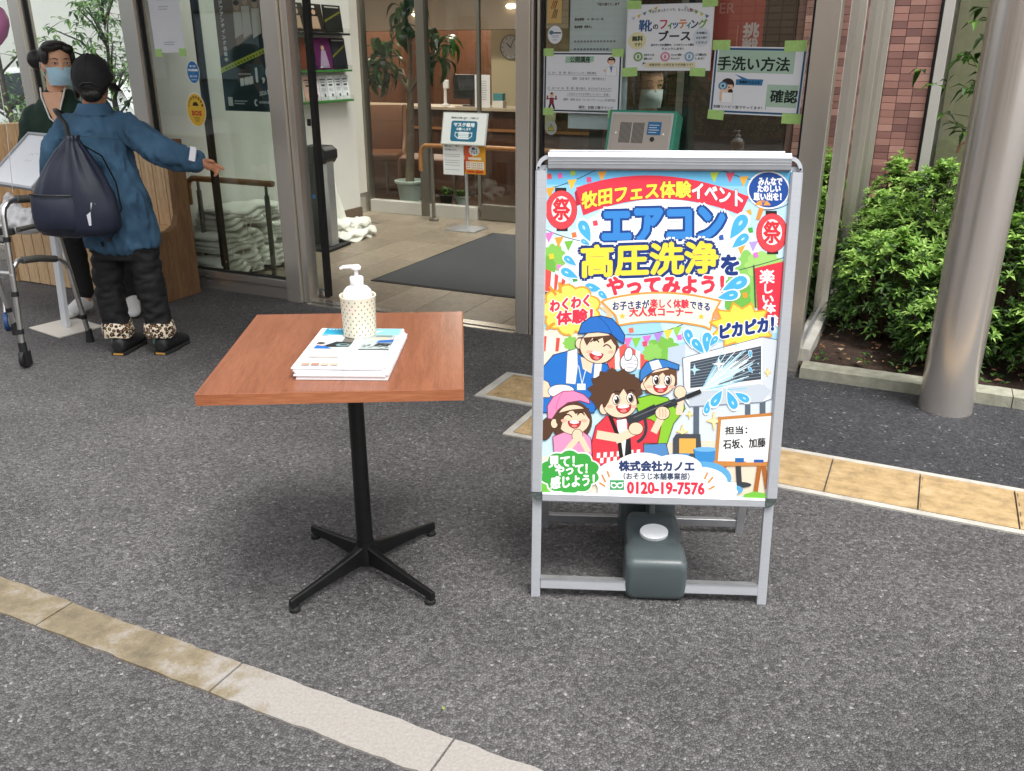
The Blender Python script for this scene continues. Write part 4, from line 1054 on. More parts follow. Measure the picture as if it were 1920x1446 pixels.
# chair, bucket, easel
a.poly([(1000,1960),(1020,1930),(1180,1930),(1190,2080),(1000,2090)], '#4a4f55'); a.rect(1040, 1960, 1150, 2060, '#f1b357')
a.poly([(1138,2035),(1292,2028),(1280,2195),(1165,2200)], '#3f8fd0', line='#26588a', lw=5); a.ell(1215,2032,77,16,'#79b9e6')
a.poly([(980,2065),(1110,2060),(1090,2110),(990,2110)], '#4f9bd6')
for p in (((1345,2130),(1300,2300)),((1575,2130),(1545,2340)),((1600,2130),(1622,2280))): a.line(p, '#b4692f', 28)
a.line([(1432,2130),(1440,2260)], '#3f444a', 34); a.ell(1440, 2268, 80, 20, '#3f444a')
a.poly([(1318,1835),(1652,1806),(1626,2118),(1296,2124)], '#fbfbfa', line='#c98646', lw=22)
a.poly([(1268,2110),(1640,2112),(1636,2138),(1268,2140)], '#cf8b4a'); a.rect(1410,2088,1470,2118,'#2e6db3'); a.rect(1484,2098,1535,2118,'#ece9e6'); a.rect(1535,2098,1600,2118,'#315fae')
a.text('担当：', 1345, 1932, 1490, 1880, '#2b2b2e', 2, skew=-6); a.text('石坂、加藤', 1332, 2030, 1612, 1968, '#2b2b2e', 2, skew=-16)
# people in the drawing
SK, HR = '#fbd8ba', '#5b4030'
def smile(x, y, w, h, rot=0): a.ell(x, y, w, h, '#c8363a', rot, 18, a0=0, a1=PI, line='#5a2a22', lw=4); a.ell(x, y+h*.12, w*.8, h*.25, '#ffffff', rot, 12); a.ell(x, y+h*.7, w*.45, h*.22, '#f08a86', rot, 12)
def shut(x, y, w, tilt=0): a.curve((x-w, y+8+tilt), (x, y-24), (x+w, y+8-tilt), DK, 8)
def eye(x, y): a.ell(x, y, 22, 32, WHT, line=DK, lw=4); a.ell(x+3, y+3, 16, 26, '#3a281f'); a.ell(x-3, y-8, 6, 9, WHT)
def cheeks(x0, x1, y): a.ell(x0, y, 20, 11, '#f9b9a2'); a.ell(x1, y, 20, 11, '#f9b9a2')
# helper in the blue cap
a.poly([(128,1660),(132,1500),(205,1410),(330,1375),(450,1450),(560,1470),(600,1560),(520,1700),(470,1790),(126,1790)], '#2b76cc', line='#1b2f55', lw=6)
a.poly([(385,1420),(470,1440),(455,1530),(400,1500)], SK)
a.poly([(300,1385),(360,1365),(365,1480),(350,1600),(290,1595)], '#fbfbfb', line='#7d8fa5', lw=4); a.poly([(480,1455),(525,1460),(515,1560),(468,1600)], '#fbfbfb', line='#7d8fa5', lw=4)
a.line([(372,1480),(395,1600),(420,1500)], '#dfe8f2', 6); a.rect(362,1598,418,1640,'#eef4fa')
a.poly([(365,1290),(600,1255),(640,1350),(600,1420),(380,1400),(355,1340)], HR)
a.ell(378,1330,26,34,SK,line=DK,lw=4); a.ell(500, 1352, 118, 108, SK, .15, line=DK, lw=5)
a.poly([(400,1290),(610,1270),(632,1360),(604,1330),(585,1300),(540,1330),(530,1290),(470,1320),(465,1290),(425,1345)], HR)
a.poly([(372,1262),(395,1195),(450,1156),(520,1147),(590,1165),(636,1212),(674,1272),(668,1325),(640,1310),(590,1262),(500,1250),(420,1258)], '#2f73c8', line='#1b2f55', lw=6); a.curve((500,1150),(560,1190),(590,1262),'#1f549c',5)
shut(478,1310,26); shut(562,1345,24,-6); smile(490,1390,44,50,.25); cheeks(440,585,1385)
a.ell(706,1455,56,60,'#fbfbfd',line='#5b6675',lw=5); a.ell(702,1398,24,42,'#fbfbfd',.15,line='#5b6675',lw=5)
for k in range(3): a.curve((680,1440+k*26),(720,1432+k*26),(756,1442+k*26),'#8b95a5',4)
a.poly([(128,1570),(170,1590),(195,1650),(180,1690),(127,1690)], SK, line=DK, lw=4); a.ell(258,1650,86,44,'#fbfbfd',line='#5b6675',lw=5)
# girl in pink
a.ell(160,1900,42,78,HR,.3,line=DK,lw=4); a.ell(325,1850,138,140,HR)
a.poly([(205,1955),(290,1920),(400,1920),(450,1960),(468,2060),(420,2110),(215,2090)], '#f79cc4', line='#8a4260', lw=5)
a.ell(212,1865,22,30,SK,line=DK,lw=4); a.ell(338,1838,108,98,SK,line=DK,lw=4)
a.poly([(215,1800),(440,1760),(452,1850),(410,1790),(350,1800),(330,1770),(280,1810),(255,1900),(225,1860)], HR)
a.poly([(172,1830),(168,1750),(205,1690),(270,1652),(340,1648),(405,1672),(440,1705),(444,1728),(380,1708),(300,1722),(235,1770),(195,1832)], '#f690bd', line='#8a4260', lw=6); a.curve((270,1652),(230,1700),(222,1775),'#d96a9c',5)
shut(300,1812,26); shut(388,1798,22); smile(345,1850,40,44); cheeks(275,410,1845)
a.ell(365,1945,34,42,SK,line=DK,lw=4); a.line([(345,1985),(300,2040)], SK, 40); a.line([(395,1975),(430,2040)], SK, 38)
# boy in the green shirt
a.poly([(745,1700),(850,1672),(960,1690),(1010,1760),(1060,1700),(1075,1760),(1000,1860),(955,2000),(800,2012),(790,1850)], '#8fcb3a', line='#3d5a1c', lw=6)
a.poly([(800,2005),(950,1995),(975,2090),(800,2095)], '#5b8fc6', line='#2b4a70', lw=5)
a.poly([(780,1560),(1020,1470),(1025,1600),(960,1660),(820,1660)], '#6b4a35'); a.ell(806,1610,22,28,SK,line=DK,lw=4); a.ell(905,1572,106,98,SK,line=DK,lw=4)
a.poly([(800,1600),(830,1530),(1000,1490),(1026,1560),(985,1530),(960,1560),(930,1520),(880,1560),(850,1540)], '#6b4a35')
a.poly([(780,1580),(782,1510),(820,1455),(880,1432),(940,1436),(985,1452),(1035,1470),(1032,1500),(960,1482),(880,1498),(815,1545)], '#3f82c9', line='#1b2f55', lw=6); a.poly([(840,1450),(900,1434),(925,1486),(860,1506)], '#f6f8fa')
eye(885,1570); eye(962,1572); smile(915,1608,46,46); cheeks(840,990,1615)
a.ell(1045,1650,38,40,SK,line=DK,lw=4); a.line([(1050,1690),(1040,1780)], SK, 44)
# boy with the washer gun
a.poly([(470,2150),(462,1990),(490,1880),(560,1812),(640,1840),(720,1815),(850,1838),(915,1880),(895,1990),(800,1990),(800,2090)], '#e5414f', line='#7a1f2b', lw=6)
for r_ in range(2):
    for k in range(7): a.poly([(495+k*44+r_*22,2060+r_*34-k*4),(517+k*44+r_*22,2058+r_*34-k*4),(515+k*44+r_*22,2092+r_*34-k*4),(493+k*44+r_*22,2094+r_*34-k*4)], WHT)
a.poly([(625,1840),(690,1830),(700,2060),(650,2075)], '#fafafa'); a.line([(585,1822),(640,1960),(655,2080)], '#2b2522', 26); a.line([(720,1820),(705,1960),(712,2060)], '#2b2522', 24)
a.star(615, 1645, 188, 160, HR, 14, .82, rot=.1); a.poly([(450,1700),(470,1600),(560,1560),(780,1610),(760,1690),(700,1780),(520,1790)], HR)
for p in ([(455,1620),(520,1530),(530,1640)], [(560,1500),(620,1500),(600,1600)], [(680,1510),(785,1570),(700,1620)], [(480,1560),(560,1510),(560,1620)], [(720,1600),(800,1640),(740,1680)]): a.poly(p, HR)
a.ell(540,1765,28,36,SK,line=DK,lw=4); a.ell(645,1722,112,100,SK,line=DK,lw=5)
a.poly([(520,1720),(545,1630),(650,1590),(745,1630),(765,1690),(720,1650),(700,1680),(670,1630),(630,1690),(600,1650),(570,1720),(545,1760)], HR)
eye(622,1702); eye(715,1690); smile(670,1742,48,50,-.1); cheeks(580,740,1748)
a.curve((596,1660),(620,1640),(648,1650),DK,7); a.curve((695,1645),(720,1632),(742,1645),DK,7)
a.line([(690,2080),(700,1960),(740,1880)], '#2b2f33', 24); a.curve((800,1800),(850,1930),(770,1980),'#3a3f44',20)
a.line([(725,1838),(860,1772)], '#3a3d42', 62); a.line([(850,1775),(1000,1720)], '#33363b', 46); a.line([(995,1722),(1110,1672)], '#3c4046', 20); a.line([(1100,1676),(1168,1648)], '#2b2e32', 30)
a.line([(740,1820),(980,1715)], '#6b7076', 6)
a.line([(520,1940),(640,1960),(745,1910)], SK, 56); a.ell(752,1895,46,40,SK,line=DK,lw=4); a.line([(880,1900),(925,1810)], SK, 46); a.ell(928,1790,46,42,SK,line=DK,lw=4)
for k in range(3): a.curve((905+k*20,1762),(915+k*20,1790),(908+k*20,1815),'#c98f70',4)
# cloud with the company lines
for x, y, r1, r2 in ((1180,2235,190,112),(1330,2312,118,40)): a.ell(x+16, y-12, r1, r2, '#63aee0', n=30)
for x, y, r1, r2 in ((900,2240,420,130),(640,2230,160,130),(800,2160,190,105),(1020,2150,170,85),(1180,2250,180,138),(1310,2315,120,52)): a.ell(x, y, r1, r2 if y+r2 < 2352 else 2352-y, '#fbfdff')
a.poly([(500,2230),(1420,2250),(1420,2352),(500,2334)], '#fbfdff')
a.text('株式会社カノエ', 642, 2178, 1138, 2112, '#2c3f6e', 4); a.text('（おそうじ本舗事業部）', 672, 2236, 1108, 2190, '#3b4763', 1.6)
a.rect(580, 2240, 675, 2306, '#46a866'); a.ell(608,2274,22,20,WHT); a.ell(608,2274,14,12,'#46a866'); a.ell(648,2274,22,20,WHT); a.ell(648,2274,14,12,'#46a866'); a.line([(590,2256),(628,2268),(668,2256)], WHT, 6)
a.text('0120-19-7576', 697, 2328, 1205, 2252, '#e8344d', 4.5, skew=4)
for p in (((530,2210),(550,2250)),((565,2185),(575,2215)),((515,2260),(545,2280)),((1225,2190),(1210,2225)),((1260,2220),(1235,2250)),((1270,2280),(1240,2296))): a.line(p, '#f0933c', 12)
for k in range(4): a.blob(150+k*75, 2290, 60, 45, '#74c64a', 7, .12)
a.blob(314, 2190, 200, 150, '#fbfdf8', 10, .06); a.blob(314, 2190, 189, 139, '#43aa48', 10, .06)
a.text('見て！', 178, 2158, 345, 2084, WHT, 3.5, skew=-6); a.text('やって！', 222, 2212, 430, 2146, WHT, 3.5, skew=-16); a.text('感じよう！', 190, 2300, 478, 2222, WHT, 3.5, skew=-24)
a.poly([(1470,2330),(1540,2310),(1615,2325),(1618,2360),(1470,2352)], '#7cc84a')
a.build('poster_print', sg, rot=TL)

# water-filled weight lying across the frame foot
M_TANK = P('grey_tank_plastic', '#485153', .38, var=.06, vs=14, bump=.05, bs=200)
wt = thing('water_weight', 'dark grey plastic water tank weighing down the poster stand', 'weight', (.405, 2.088, .003), R(-3.5))
def ring(y, w, z0, z1, r_):
    return [(px, y, pz) for px, pz in rrect(-w/2, z0, w/2, z1, r_, 5)]
b = MB()
b.loft([ring(.0,.142,.016,.106,.014), ring(.003,.158,.007,.117,.02), ring(.010,.170,.001,.125,.024), ring(.022,.174,0,.128,.024), ring(.085,.174,0,.130,.022), ring(.096,.170,0,.131,.022),
        ring(.102,.158,0,.134,.024), ring(.15,.158,0,.158,.024), ring(.166,.160,0,.162,.024), ring(.172,.150,0,.168,.022), ring(.20,.148,0,.172,.022), ring(.215,.14,0,.166,.02),
        ring(.225,.14,0,.10,.02), ring(.30,.14,0,.10,.02), ring(.31,.165,0,.165,.03), ring(.36,.174,0,.17,.03), ring(.40,.165,.005,.16,.03), ring(.408,.14,.02,.14,.03)])
b.build('tank', M_TANK, wt, smooth=45)
b = MB(); b.loft([ring(.195,.018,.09,.172,.006), ring(.215,.016,.09,.205,.006), ring(.30,.016,.09,.212,.006), ring(.325,.018,.09,.172,.006)]); b.build('grip', M_TANK, wt, smooth=45)
b = MB(); b.prism([(.041*math.cos(t), .028*math.sin(t)) for t in [2*PI*i/22 for i in range(22)]], lambda p, q, t: (p, q*.95, t), 0, .016); b.build('cap', P('white_cap', '#e9ecef', .4), wt, bev=.004, loc=(0,.127,.142), rot=(R(26),0,0))
# ================================================================== PAPERS AND STICKERS ON THE GLASS
def paper(name, label, cat, s0, s1, z0, z1, d, draw, tapes=(), mat=None, tilt=0.0, group=None, shape=None):
    w, h = s1-s0, z1-z0
    t = grid_thing(name, label, cat, (s0+s1)/2, d, (z0+z1)/2, group)
    t.rotation_euler = (0, tilt, ANG)
    b = MB()
    if shape == 'oval': b.prism([(w/2*math.cos(2*PI*i/36), h/2*math.sin(2*PI*i/36)) for i in range(36)], lambda p, q, k: (p, k, q), -.0008, 0)
    else:
        n = 10; rings = []                                # slight bow of loosely taped paper
        for i in range(n+1):
            x = -w/2 + w*i/n; bow = .0015*math.sin(PI*i/n)
            rings.append([(x,-.0006-bow,-h/2),(x,-.0001-bow,-h/2),(x,-.0001-bow,h/2),(x,-.0006-bow,h/2)])
        b.loft(rings)
    b.build('sheet', mat or M_PAPER, t)
    if draw:
        pr_ = Print(lambda x, y: (-w/2 + w*x, -h/2 + h*y), z0=.0024 if shape is None else .001, dz=.00003)
        draw(pr_); pr_.build('print', t)
    for (fx, fy, tw, th) in tapes:
        b = MB(); x, y = -w/2 + w*fx, -h/2 + h*fy
        a_ = random.uniform(-.06, .06); M_ = Matrix.Translation((x, 0, y)) @ Matrix.Rotation(a_, 4, 'Y')
        b.box(-tw/2, tw/2, -.0042, -.0036, -th/2, th/2, M=M_); b.build('tape', M_TAPE, t)
    return t
random.seed(3)
INK = '#26282c'
def d_koukai(p):
    p.rect(.015, .02, .985, .98, '#2c4a44'); p.rect(.035, .045, .965, .955, '#f1f3f8')
    p.poly([(.28,.82),(.64,.84),(.65,.93),(.29,.925)], '#a9cdb4')
    p.text('公開講座', .345, .825, .60, .925, '#1f2b26', .0022)
    p.text('13：00～　首・腰・膝のストレッチ・運動講座', .06, .64, .68, .68, INK, 0); p.rect(.06,.622,.70,.627,'#50545c')
    p.text('講師：石坂 徹子（理学療法士）', .38, .545, .80, .59, INK, 0)
    p.text('13：30～14：00　首・腰・膝の痛み、あきらめてませんか？', .06, .385, .88, .43, INK, 0); p.rect(.06,.368,.88,.373,'#50545c')
    p.text('～今日からできる予防とリハビリ・体操～', .31, .295, .87, .335, INK, 0); p.rect(.31,.278,.87,.283,'#50545c')
    p.text('講師：鏡味 志太（リハビリテーション科専門医）', .27, .20, .94, .245, INK, 0)
    p.text('場所：別館３階ラウンジ', .47, .075, .91, .125, INK, .0008); p.rect(.47,.052,.91,.058,INK)
    # doctor and cheering figure
    p.ell(.865,.86,.05,.06,'#2b221d'); p.ell(.865,.845,.038,.055,'#f3c9ad'); p.rect(.835,.865,.9,.89,'#2b221d'); p.poly([(.80,.62),(.94,.62),(.93,.75),(.865,.79),(.81,.74)],'#f8f9fb',line='#8c93a0',lw=.003); p.poly([(.845,.77),(.885,.77),(.87,.66)],'#5d86c0'); p.ell(.79,.70,.02,.02,'#f3c9ad')
    p.ell(.115,.285,.03,.035,'#f3c9ad'); p.ell(.115,.315,.018,.02,'#6b4a35'); p.poly([(.085,.14),(.145,.14),(.14,.245),(.09,.245)],'#8c3442'); p.line([(.09,.23),(.055,.22),(.06,.27)],'#8c3442',.018); p.line([(.14,.23),(.175,.22),(.17,.27)],'#8c3442',.018); p.poly([(.085,.14),(.115,.14),(.09,.055),(.065,.055)],'#4a2c34'); p.poly([(.115,.14),(.145,.14),(.165,.055),(.14,.055)],'#4a2c34')
TW, TH = .058, .036
T4 = [(.06,.99,TW,TH),(.94,.985,TW,TH),(.07,.01,TW,TH),(.92,.0,TW,TH)]
paper('lecture_notice', 'white lecture notice with dark green border and green corner tapes', 'notice', -1.382, -.972, 1.181, 1.466, .044, d_koukai, T4, tilt=R(.2))
def d_shoe(p):
    p.rect(.012,.015,.988,.985,'#f4f6fa')
    for i, c in enumerate(('#c9ced6','#e3c46a','#6d86a8','#8fb06a','#e0b860')): p.poly([(.05+i*.065,.80+i*.035),(.10+i*.065,.83+i*.035),(.085+i*.065,.765+i*.035)], c)
    for i, c in enumerate(('#6d86a8','#d8cf70','#8fb06a','#d98f8f','#c9ced6')): p.poly([(.95-i*.06,.81+i*.033),(.90-i*.06,.84+i*.033),(.915-i*.06,.77+i*.033)], c)
    p.text('♪ 足に合ったくつで、もっと元気に！', .27, .86, .80, .905, '#565a62', .001, 1, .03)
    p.text('靴', .15, .60, .30, .77, '#2a5c96', .004); p.text('の', .315, .63, .375, .70, '#3a3f48', .003)
    for ch, x0, x1, y0, y1, c in (('フ',.395,.475,.635,.76,'#d0405e'),('ィ',.49,.535,.635,.72,'#59a04a'),('ッ',.545,.605,.635,.72,'#3f6fb0'),('テ',.615,.70,.635,.76,'#e08a3a'),('ィ',.705,.745,.635,.72,'#4a9a9a'),('ン',.755,.83,.635,.75,'#3b4a80'),('グ',.835,.93,.63,.76,'#86b04a')): p.text(ch, x0, y0, x1, y1, c, .004)
    p.text('ブース', .39, .455, .75, .60, '#33363f', .005)
    p.ell(.135,.46,.105,.13,'#ece5b4'); p.text('無料', .075,.455,.20,.53,'#3f4f44',.004); p.text('です！', .105,.375,.19,.425,'#3f4f44',.002)
    p.ell(.88,.50,.10,.14,'#dfe7ef')
    for i, s_ in enumerate(('お気軽に','お立ち寄り','ください！')): p.text(s_, .82, .545-i*.07, .94, .58-i*.07, '#4d5560', .0015)
    p.text('足のサイズの測定や、くつのフィット感を', .30, .375, .80, .41, '#454a52', .001); p.text('チェックします！', .43, .315, .68, .35, '#454a52', .001)
    for x, c, l1, l2 in ((.155,'#7faa5c','足のサイズを','測定します'),(.475,'#dd8fa8','フィット感を','チェック！'),(.755,'#8fb0cc','ご案内','します！')):
        p.ell(x,.215,.055,.072,c); p.ell(x,.215,.034,.045,'#f4f6f4'); p.ell(x,.215,.016,.034,c)
        p.text(l1, x+.07, .225, x+.19, .26, '#4d5258', .001); p.text(l2, x+.07, .17, x+.17, .2, '#4d5258', .001)
    p.rect(.24,.055,.83,.125,'#ede3b8'); p.text('未就学児～小学生までが対象です！', .29, .07, .80, .112, '#3b3f45', .0008); p.poly([(.21,.07),(.215,.13),(.25,.115),(.216,.1)],'#3f4a60')
paper('shoe_fitting_poster', 'white shoe fitting booth poster with coloured lettering and flag garlands', 'poster', -.958, -.548, 1.382, 1.671, .044, d_shoe, [(.08,1.0,.07,.036),(.95,1.0,.07,.034),(.06,-.02,.075,.04),(.86,-.02,.072,.036)], tilt=R(-.3))
def d_hand(p):
    p.rect(.015,.02,.985,.98,'#2f5f86'); p.rect(.035,.05,.965,.95,'#f0f2f8')
    p.rect(.05,.62,.88,.95,'#b3cfbb'); p.rect(.62,.13,.955,.46,'#b3cfbb')
    p.text('手洗い方法', .05, .655, .83, .855, '#1d2a26', .005); p.text('確認', .665, .20, .955, .385, '#1d2a26', .005)
    p.poly([(.27,.44),(.56,.44),(.57,.53),(.40,.53),(.25,.60),(.33,.53),(.27,.52)], '#3d7cab'); p.text('看護師さんによる', .31,.465,.53,.505,'#13293a',.0015)
    p.text('別館リハビリ室でやってます！！', .045, .085, .63, .13, '#1f2226', .001)
    p.ell(.18,.44,.075,.095,'#3b2a24'); p.ell(.185,.40,.06,.08,'#f3c9ad'); p.rect(.125,.44,.25,.48,'#3b2a24'); p.ell(.22,.34,.028,.035,'#3b2a24'); p.ell(.13,.42,.052,.062,'#4f86b4'); p.ell(.13,.42,.036,.045,'#a9d3e8'); p.ell(.13,.42,.014,.018,'#2b3c4a'); p.ell(.20,.40,.008,.012,'#2b2320')
    p.poly([(.12,.17),(.25,.17),(.245,.32),(.13,.32)],'#fbfcfd',line='#9aa4b0',lw=.003); p.line([(.12,.2),(.115,.32),(.13,.36)],'#f3c9ad',.025)
paper('hand_washing_poster', 'white hand washing poster with blue border and bold black headline', 'poster', -.535, -.127, 1.194, 1.485, .044, d_hand, [(.07,1.02,.08,.042),(.87,1.02,.095,.046),(.08,-.02,.075,.042),(.92,-.03,.085,.044)], tilt=R(1.0))
def d_notice(p):
    p.text('2026年9月1日より面会時間を', .08, .885, .62, .905, '#4a4f58', .0012); p.text('下記の通りとします', .45, .84, .82, .858, '#4a4f58', .0012)
    p.text('面会時間：14：00～16：00', .08, .745, .56, .762, '#4a4f58', .0012); p.text('面会時間：制限なし', .08, .695, .38, .712, '#4a4f58', .0012)
    for i in range(7):
        for k in range(random.choice((9, 11, 13))): p.rect(.08+k*.055, .60-i*.052, .115+k*.055, .612-i*.052, '#868d97')
paper('visiting_hours_notice', 'tall pale notice sheet behind the lecture notice', 'notice', -1.262, -.956, 1.103, 1.78, .085, d_notice, mat=P('bluish_paper', '#d9e2ea', .5))
def d_gold(p):
    for i in range(3): p.poly([(.30+i*.13,.18),(.36+i*.13,.18),(.56+i*.10,.5),(.50+i*.10,.5)], ('#7a3c2c','#3a4a34','#3a4a34')[i]); p.poly([(.24+i*.13,.52),(.30+i*.13,.52),(.50+i*.12,.82),(.43+i*.12,.82)], ('#b04a34','#a0402c','#5a3a28')[i])
paper('gold_certificate_sticker', 'small gold certificate sticker high on the glass beside the steel post', 'sticker', -1.366, -1.291, 1.596, 1.72, .044, d_gold, mat=P('gold_foil', '#c9a86a', .4, .3))
def d_round(p): p.ell(.25,.62,.15,.12,'#4f7f9a'); p.rect(.4,.56,.92,.64,'#3a424c'); p.rect(.25,.42,.8,.45,'#8a929c'); p.rect(.3,.34,.75,.36,'#9aa2ac'); p.rect(.35,.2,.65,.23,'#8a929c')
paper('round_white_sticker', 'round white sticker with small blue mark below the gold sticker', 'sticker', -1.362, -1.286, 1.503, 1.585, .044, d_round, shape='oval')
def d_warn(p): p.poly([(.2,.28),(.8,.28),(.5,.82)],'#3a3a20'); p.poly([(.27,.32),(.73,.32),(.5,.75)],'#c9b93a'); p.rect(.475,.45,.525,.64,'#26261a'); p.rect(.475,.37,.525,.42,'#26261a')
paper('warning_sticker', 'small round sticker with yellow warning triangle low on the glass', 'sticker', -1.368, -1.306, 1.07, 1.14, .044, d_warn, shape='oval', mat=P('clear_sticker', '#9aa29a', .4))
def d_red(p): p.text('挑', .62,.52,.92,.68,'#f6dede',.01); p.text('戦', .62,.34,.92,.50,'#f6dede',.01); p.text('ER', .12,.80,.42,.92,'#e7a49a',0); p.rect(.50,.30,.515,.66,'#e7a49a')
paper('red_campaign_poster', 'red poster with large white characters behind the right glass', 'poster', -.565, -.335, 1.34, 1.70, .10, d_red, mat=P('red_poster', '#c05a50', .5))
# left panel
def d_qr(p):
    p.text('友だち募集中！', .28, .885, .66, .915, '#6b7078', .002)
    for y, x0, x1 in ((.83,.30,.68),(.72,.33,.62),(.68,.33,.6),(.16,.35,.68),(.125,.36,.66)):
        k = x0
        while k < x1: p.rect(k, y, k+.025, y+.012, '#9ba0a8'); k += .036
paper('portrait_notice', 'white portrait notice sheet taped above the blue oval sticker', 'notice', -3.985, -3.74, 1.465, 1.82, .044, d_qr, [(.12,.0,.055,.045),(.92,.0,.055,.045)], tilt=R(-1))
def d_blue(p):
    p.ell(.5,.5,.5,.5,'#e6eef6'); p.ell(.5,.5,.465,.475,'#2a78b4')
    p.text('警察・自治会', .28,.72,.74,.80,'#eef5fb',.003); p.text('中学生職場体験', .12,.54,.88,.64,'#ffffff',.006); p.text('に', .46,.43,.54,.48,'#eef5fb'); p.text('協力しています', .22,.28,.78,.37,'#eef5fb',.004); p.rect(.3,.16,.7,.19,'#bcd6ea')
paper('blue_oval_sticker', 'blue oval sticker with white lettering on the left glass', 'sticker', -3.745, -3.645, 1.288, 1.42, .044, d_blue, shape='oval')
def d_sos(p):
    p.ell(.5,.5,.5,.5,'#f4efe0'); p.ell(.5,.5,.475,.48,'#e9bb3a')
    for i, ch in enumerate('こどもSOSの家'):
        a_ = R(165 - i*21.5); x, y = .5+.36*math.cos(a_), .56+.32*math.sin(a_); p.text(ch, x-.042, y-.035, x+.042, y+.035, '#2d2618', .006)
    p.ell(.5,.62,.15,.12,'#2f2720',a0=0,a1=PI)
    p.text('SOS', .26,.34,.76,.47,'#c8332f',.012)
    for i in range(4): p.rect(.34+.02*i,.27-i*.04,.66-.02*i,.285-i*.04,'#7a6424')
paper('yellow_round_sticker', 'yellow round child safety sticker with red letters on the left glass', 'sticker', -3.785, -3.63, 1.035, 1.235, .044, d_sos, shape='oval')
def d_cf(p):
    p.rect(0,0,1,1,'#22383b')
    p.poly([(0,.42),(1,.68),(1,1),(0,1)], '#7b6a5c'); p.poly([(.35,.5),(1,.68),(1,1),(.35,1)], '#a08a74')
    for x, h_ in ((.42,.86),(.58,.90),(.76,.88),(.93,.92)):
        p.poly([(x-.08,.56),(x+.08,.60),(x+.07,h_-.10),(x-.07,h_-.10)], '#d8d0c6'); p.ell(x, h_-.06, .05, .035, '#caa88c'); p.ell(x, h_-.035, .052, .02, '#4a3a30')
    for i, ch in enumerate('クラウドファンディング挑戦中'): p.text(ch, .10, .945-i*.043, .16, .975-i*.043, '#e6e8e6', .003)
    p.poly([(0,.295),(1,.475),(1,.515),(0,.335)], '#b9c94a'); [p.rect(.1+i*.06,.325+i*.0108,.14+i*.06,.34+i*.0108,'#6f7a2a') for i in range(13)]
    p.text('目標額', .36,.20,.60,.255,'#e8ece8',.006, skew=.02); p.text('1,0', .66,.215,1.0,.335,'#eef1ee',.006, skew=.03); p.text('2026.9.1～', .70,.125,.99,.155,'#d5dcd8',.002, skew=.03); [p.rect(.34+i*.03,.285,.36+i*.03,.297,'#c5cfcc') for i in range(8)]
    p.rect(.08,.04,.17,.11,'#cdd3d0'); p.rect(.2,.075,.45,.085,'#9fb0ac'); p.rect(.2,.055,.40,.065,'#9fb0ac')
    p.ell(.62,.07,.035,.028,'#d7dedb'); p.ell(.635,.07,.022,.017,'#22383b'); [p.rect(.68+i*.04,.065,.71+i*.04,.083,'#b9c6c2') for i in range(5)]
paper('crowdfunding_poster', 'dark teal fundraising poster with lime stripe behind the left glass', 'poster', -3.50, -3.103, 1.135, 1.86, .075, d_cf)

# ------------------------------------------------------------------ intercom on its post, in front of the right glass
M_TEAL = P('teal_enamel', '#2c8a72', .4, var=.05, vs=10)
M_PLATE = steel('intercom_plate', '#a59c92', .42, 'X', .06)
ic = grid_thing('intercom', 'teal intercom box with steel speaker plate behind the poster stand', 'intercom', -.815, -.15, 0)
SL = R(-18)
def icp(name, mat, fn, bev=0, smooth=0):
    q = MB(); fn(q); return q.build(name, mat, ic, bev=bev, smooth=smooth, loc=(0,0,1.03), rot=(SL,0,0))
b = MB(); b.box(-.06, .06, .02, .12, 0, 1.02); b.build('post', M_STEEL, ic, bev=.006)
icp('housing', M_TEAL, lambda q: q.box(-.165, .165, .0, .11, -.05, .19), .006)
icp('plate_frame', P('grey_frame', '#b9b9b5', .5), lambda q: q.box(-.15, .15, -.004, -.0005, -.045, .178), .002)
icp('speaker_plate', M_PLATE, lambda q: q.box(-.138, .138, -.008, -.0045, -.02, .165), .001)
def slots(q):
    for g0 in (-.098, -.035):
        for i in range(10): q.box(g0 + i*.0056, g0 + i*.0056 + .0028, -.0088, -.0081, .035, .13)
icp('speaker_slot', M_RUB, slots)
icp('blue_label', ink('#2f74a8'), lambda q: q.box(.035, .10, -.0092, -.0082, .075, .135))
icp('label_print', ink('#cfe2f0'), lambda q: [q.box(.042, .09 - .01*(i % 2), -.0097, -.0093, .118 - i*.011, .1215 - i*.011) for i in range(4)])
icp('call_button', M_BLACK, lambda q: q.prism([(.064+.011*math.cos(2*PI*i/18), .055+.011*math.sin(2*PI*i/18)) for i in range(18)], lambda p, r_, t: (p, t, r_), -.011, -.0082))
for x in (-.115, .115): icp('screw', M_STEEL, lambda q: q.prism([(x+.004*math.cos(2*PI*i/10), .08+.004*math.sin(2*PI*i/10)) for i in range(10)], lambda p, r_, t: (p, t, r_), -.0095, -.0082))
# ================================================================== INSIDE THE PORCH
def remesh(mb, voxel, it=4, fac=.5):
    me = mb.mesh('tmp', M_PAPER); o = bpy.data.objects.new('tmp', me); COL.objects.link(o)
    md = o.modifiers.new('r', 'REMESH'); md.mode = 'VOXEL'; md.voxel_size = voxel
    if it:
        sm = o.modifiers.new('s', 'SMOOTH'); sm.factor = fac; sm.iterations = it
    bpy.context.view_layer.update()
    out = bpy.data.meshes.new_from_object(o.evaluated_get(bpy.context.evaluated_depsgraph_get()))
    bpy.data.objects.remove(o); bpy.data.meshes.remove(me)
    out.materials.clear()
    return out
def crumple(me, amp, sc, seed=0, ridged=True, fn=None, zs=1.0):
    vn = [v.normal.copy() for v in me.vertices]
    for v, n_ in zip(me.vertices, vn):
        p = Vector((v.co.x*sc, v.co.y*sc, v.co.z*sc*zs)) + Vector((seed, seed*1.7, 0))
        k = noise.noise(p)*.6 + noise.noise(p*2.1)*.4
        if ridged: k = .5 - abs(k)*2
        v.co += n_*(k*amp*(fn(v.co) if fn else 1))
    me.update()
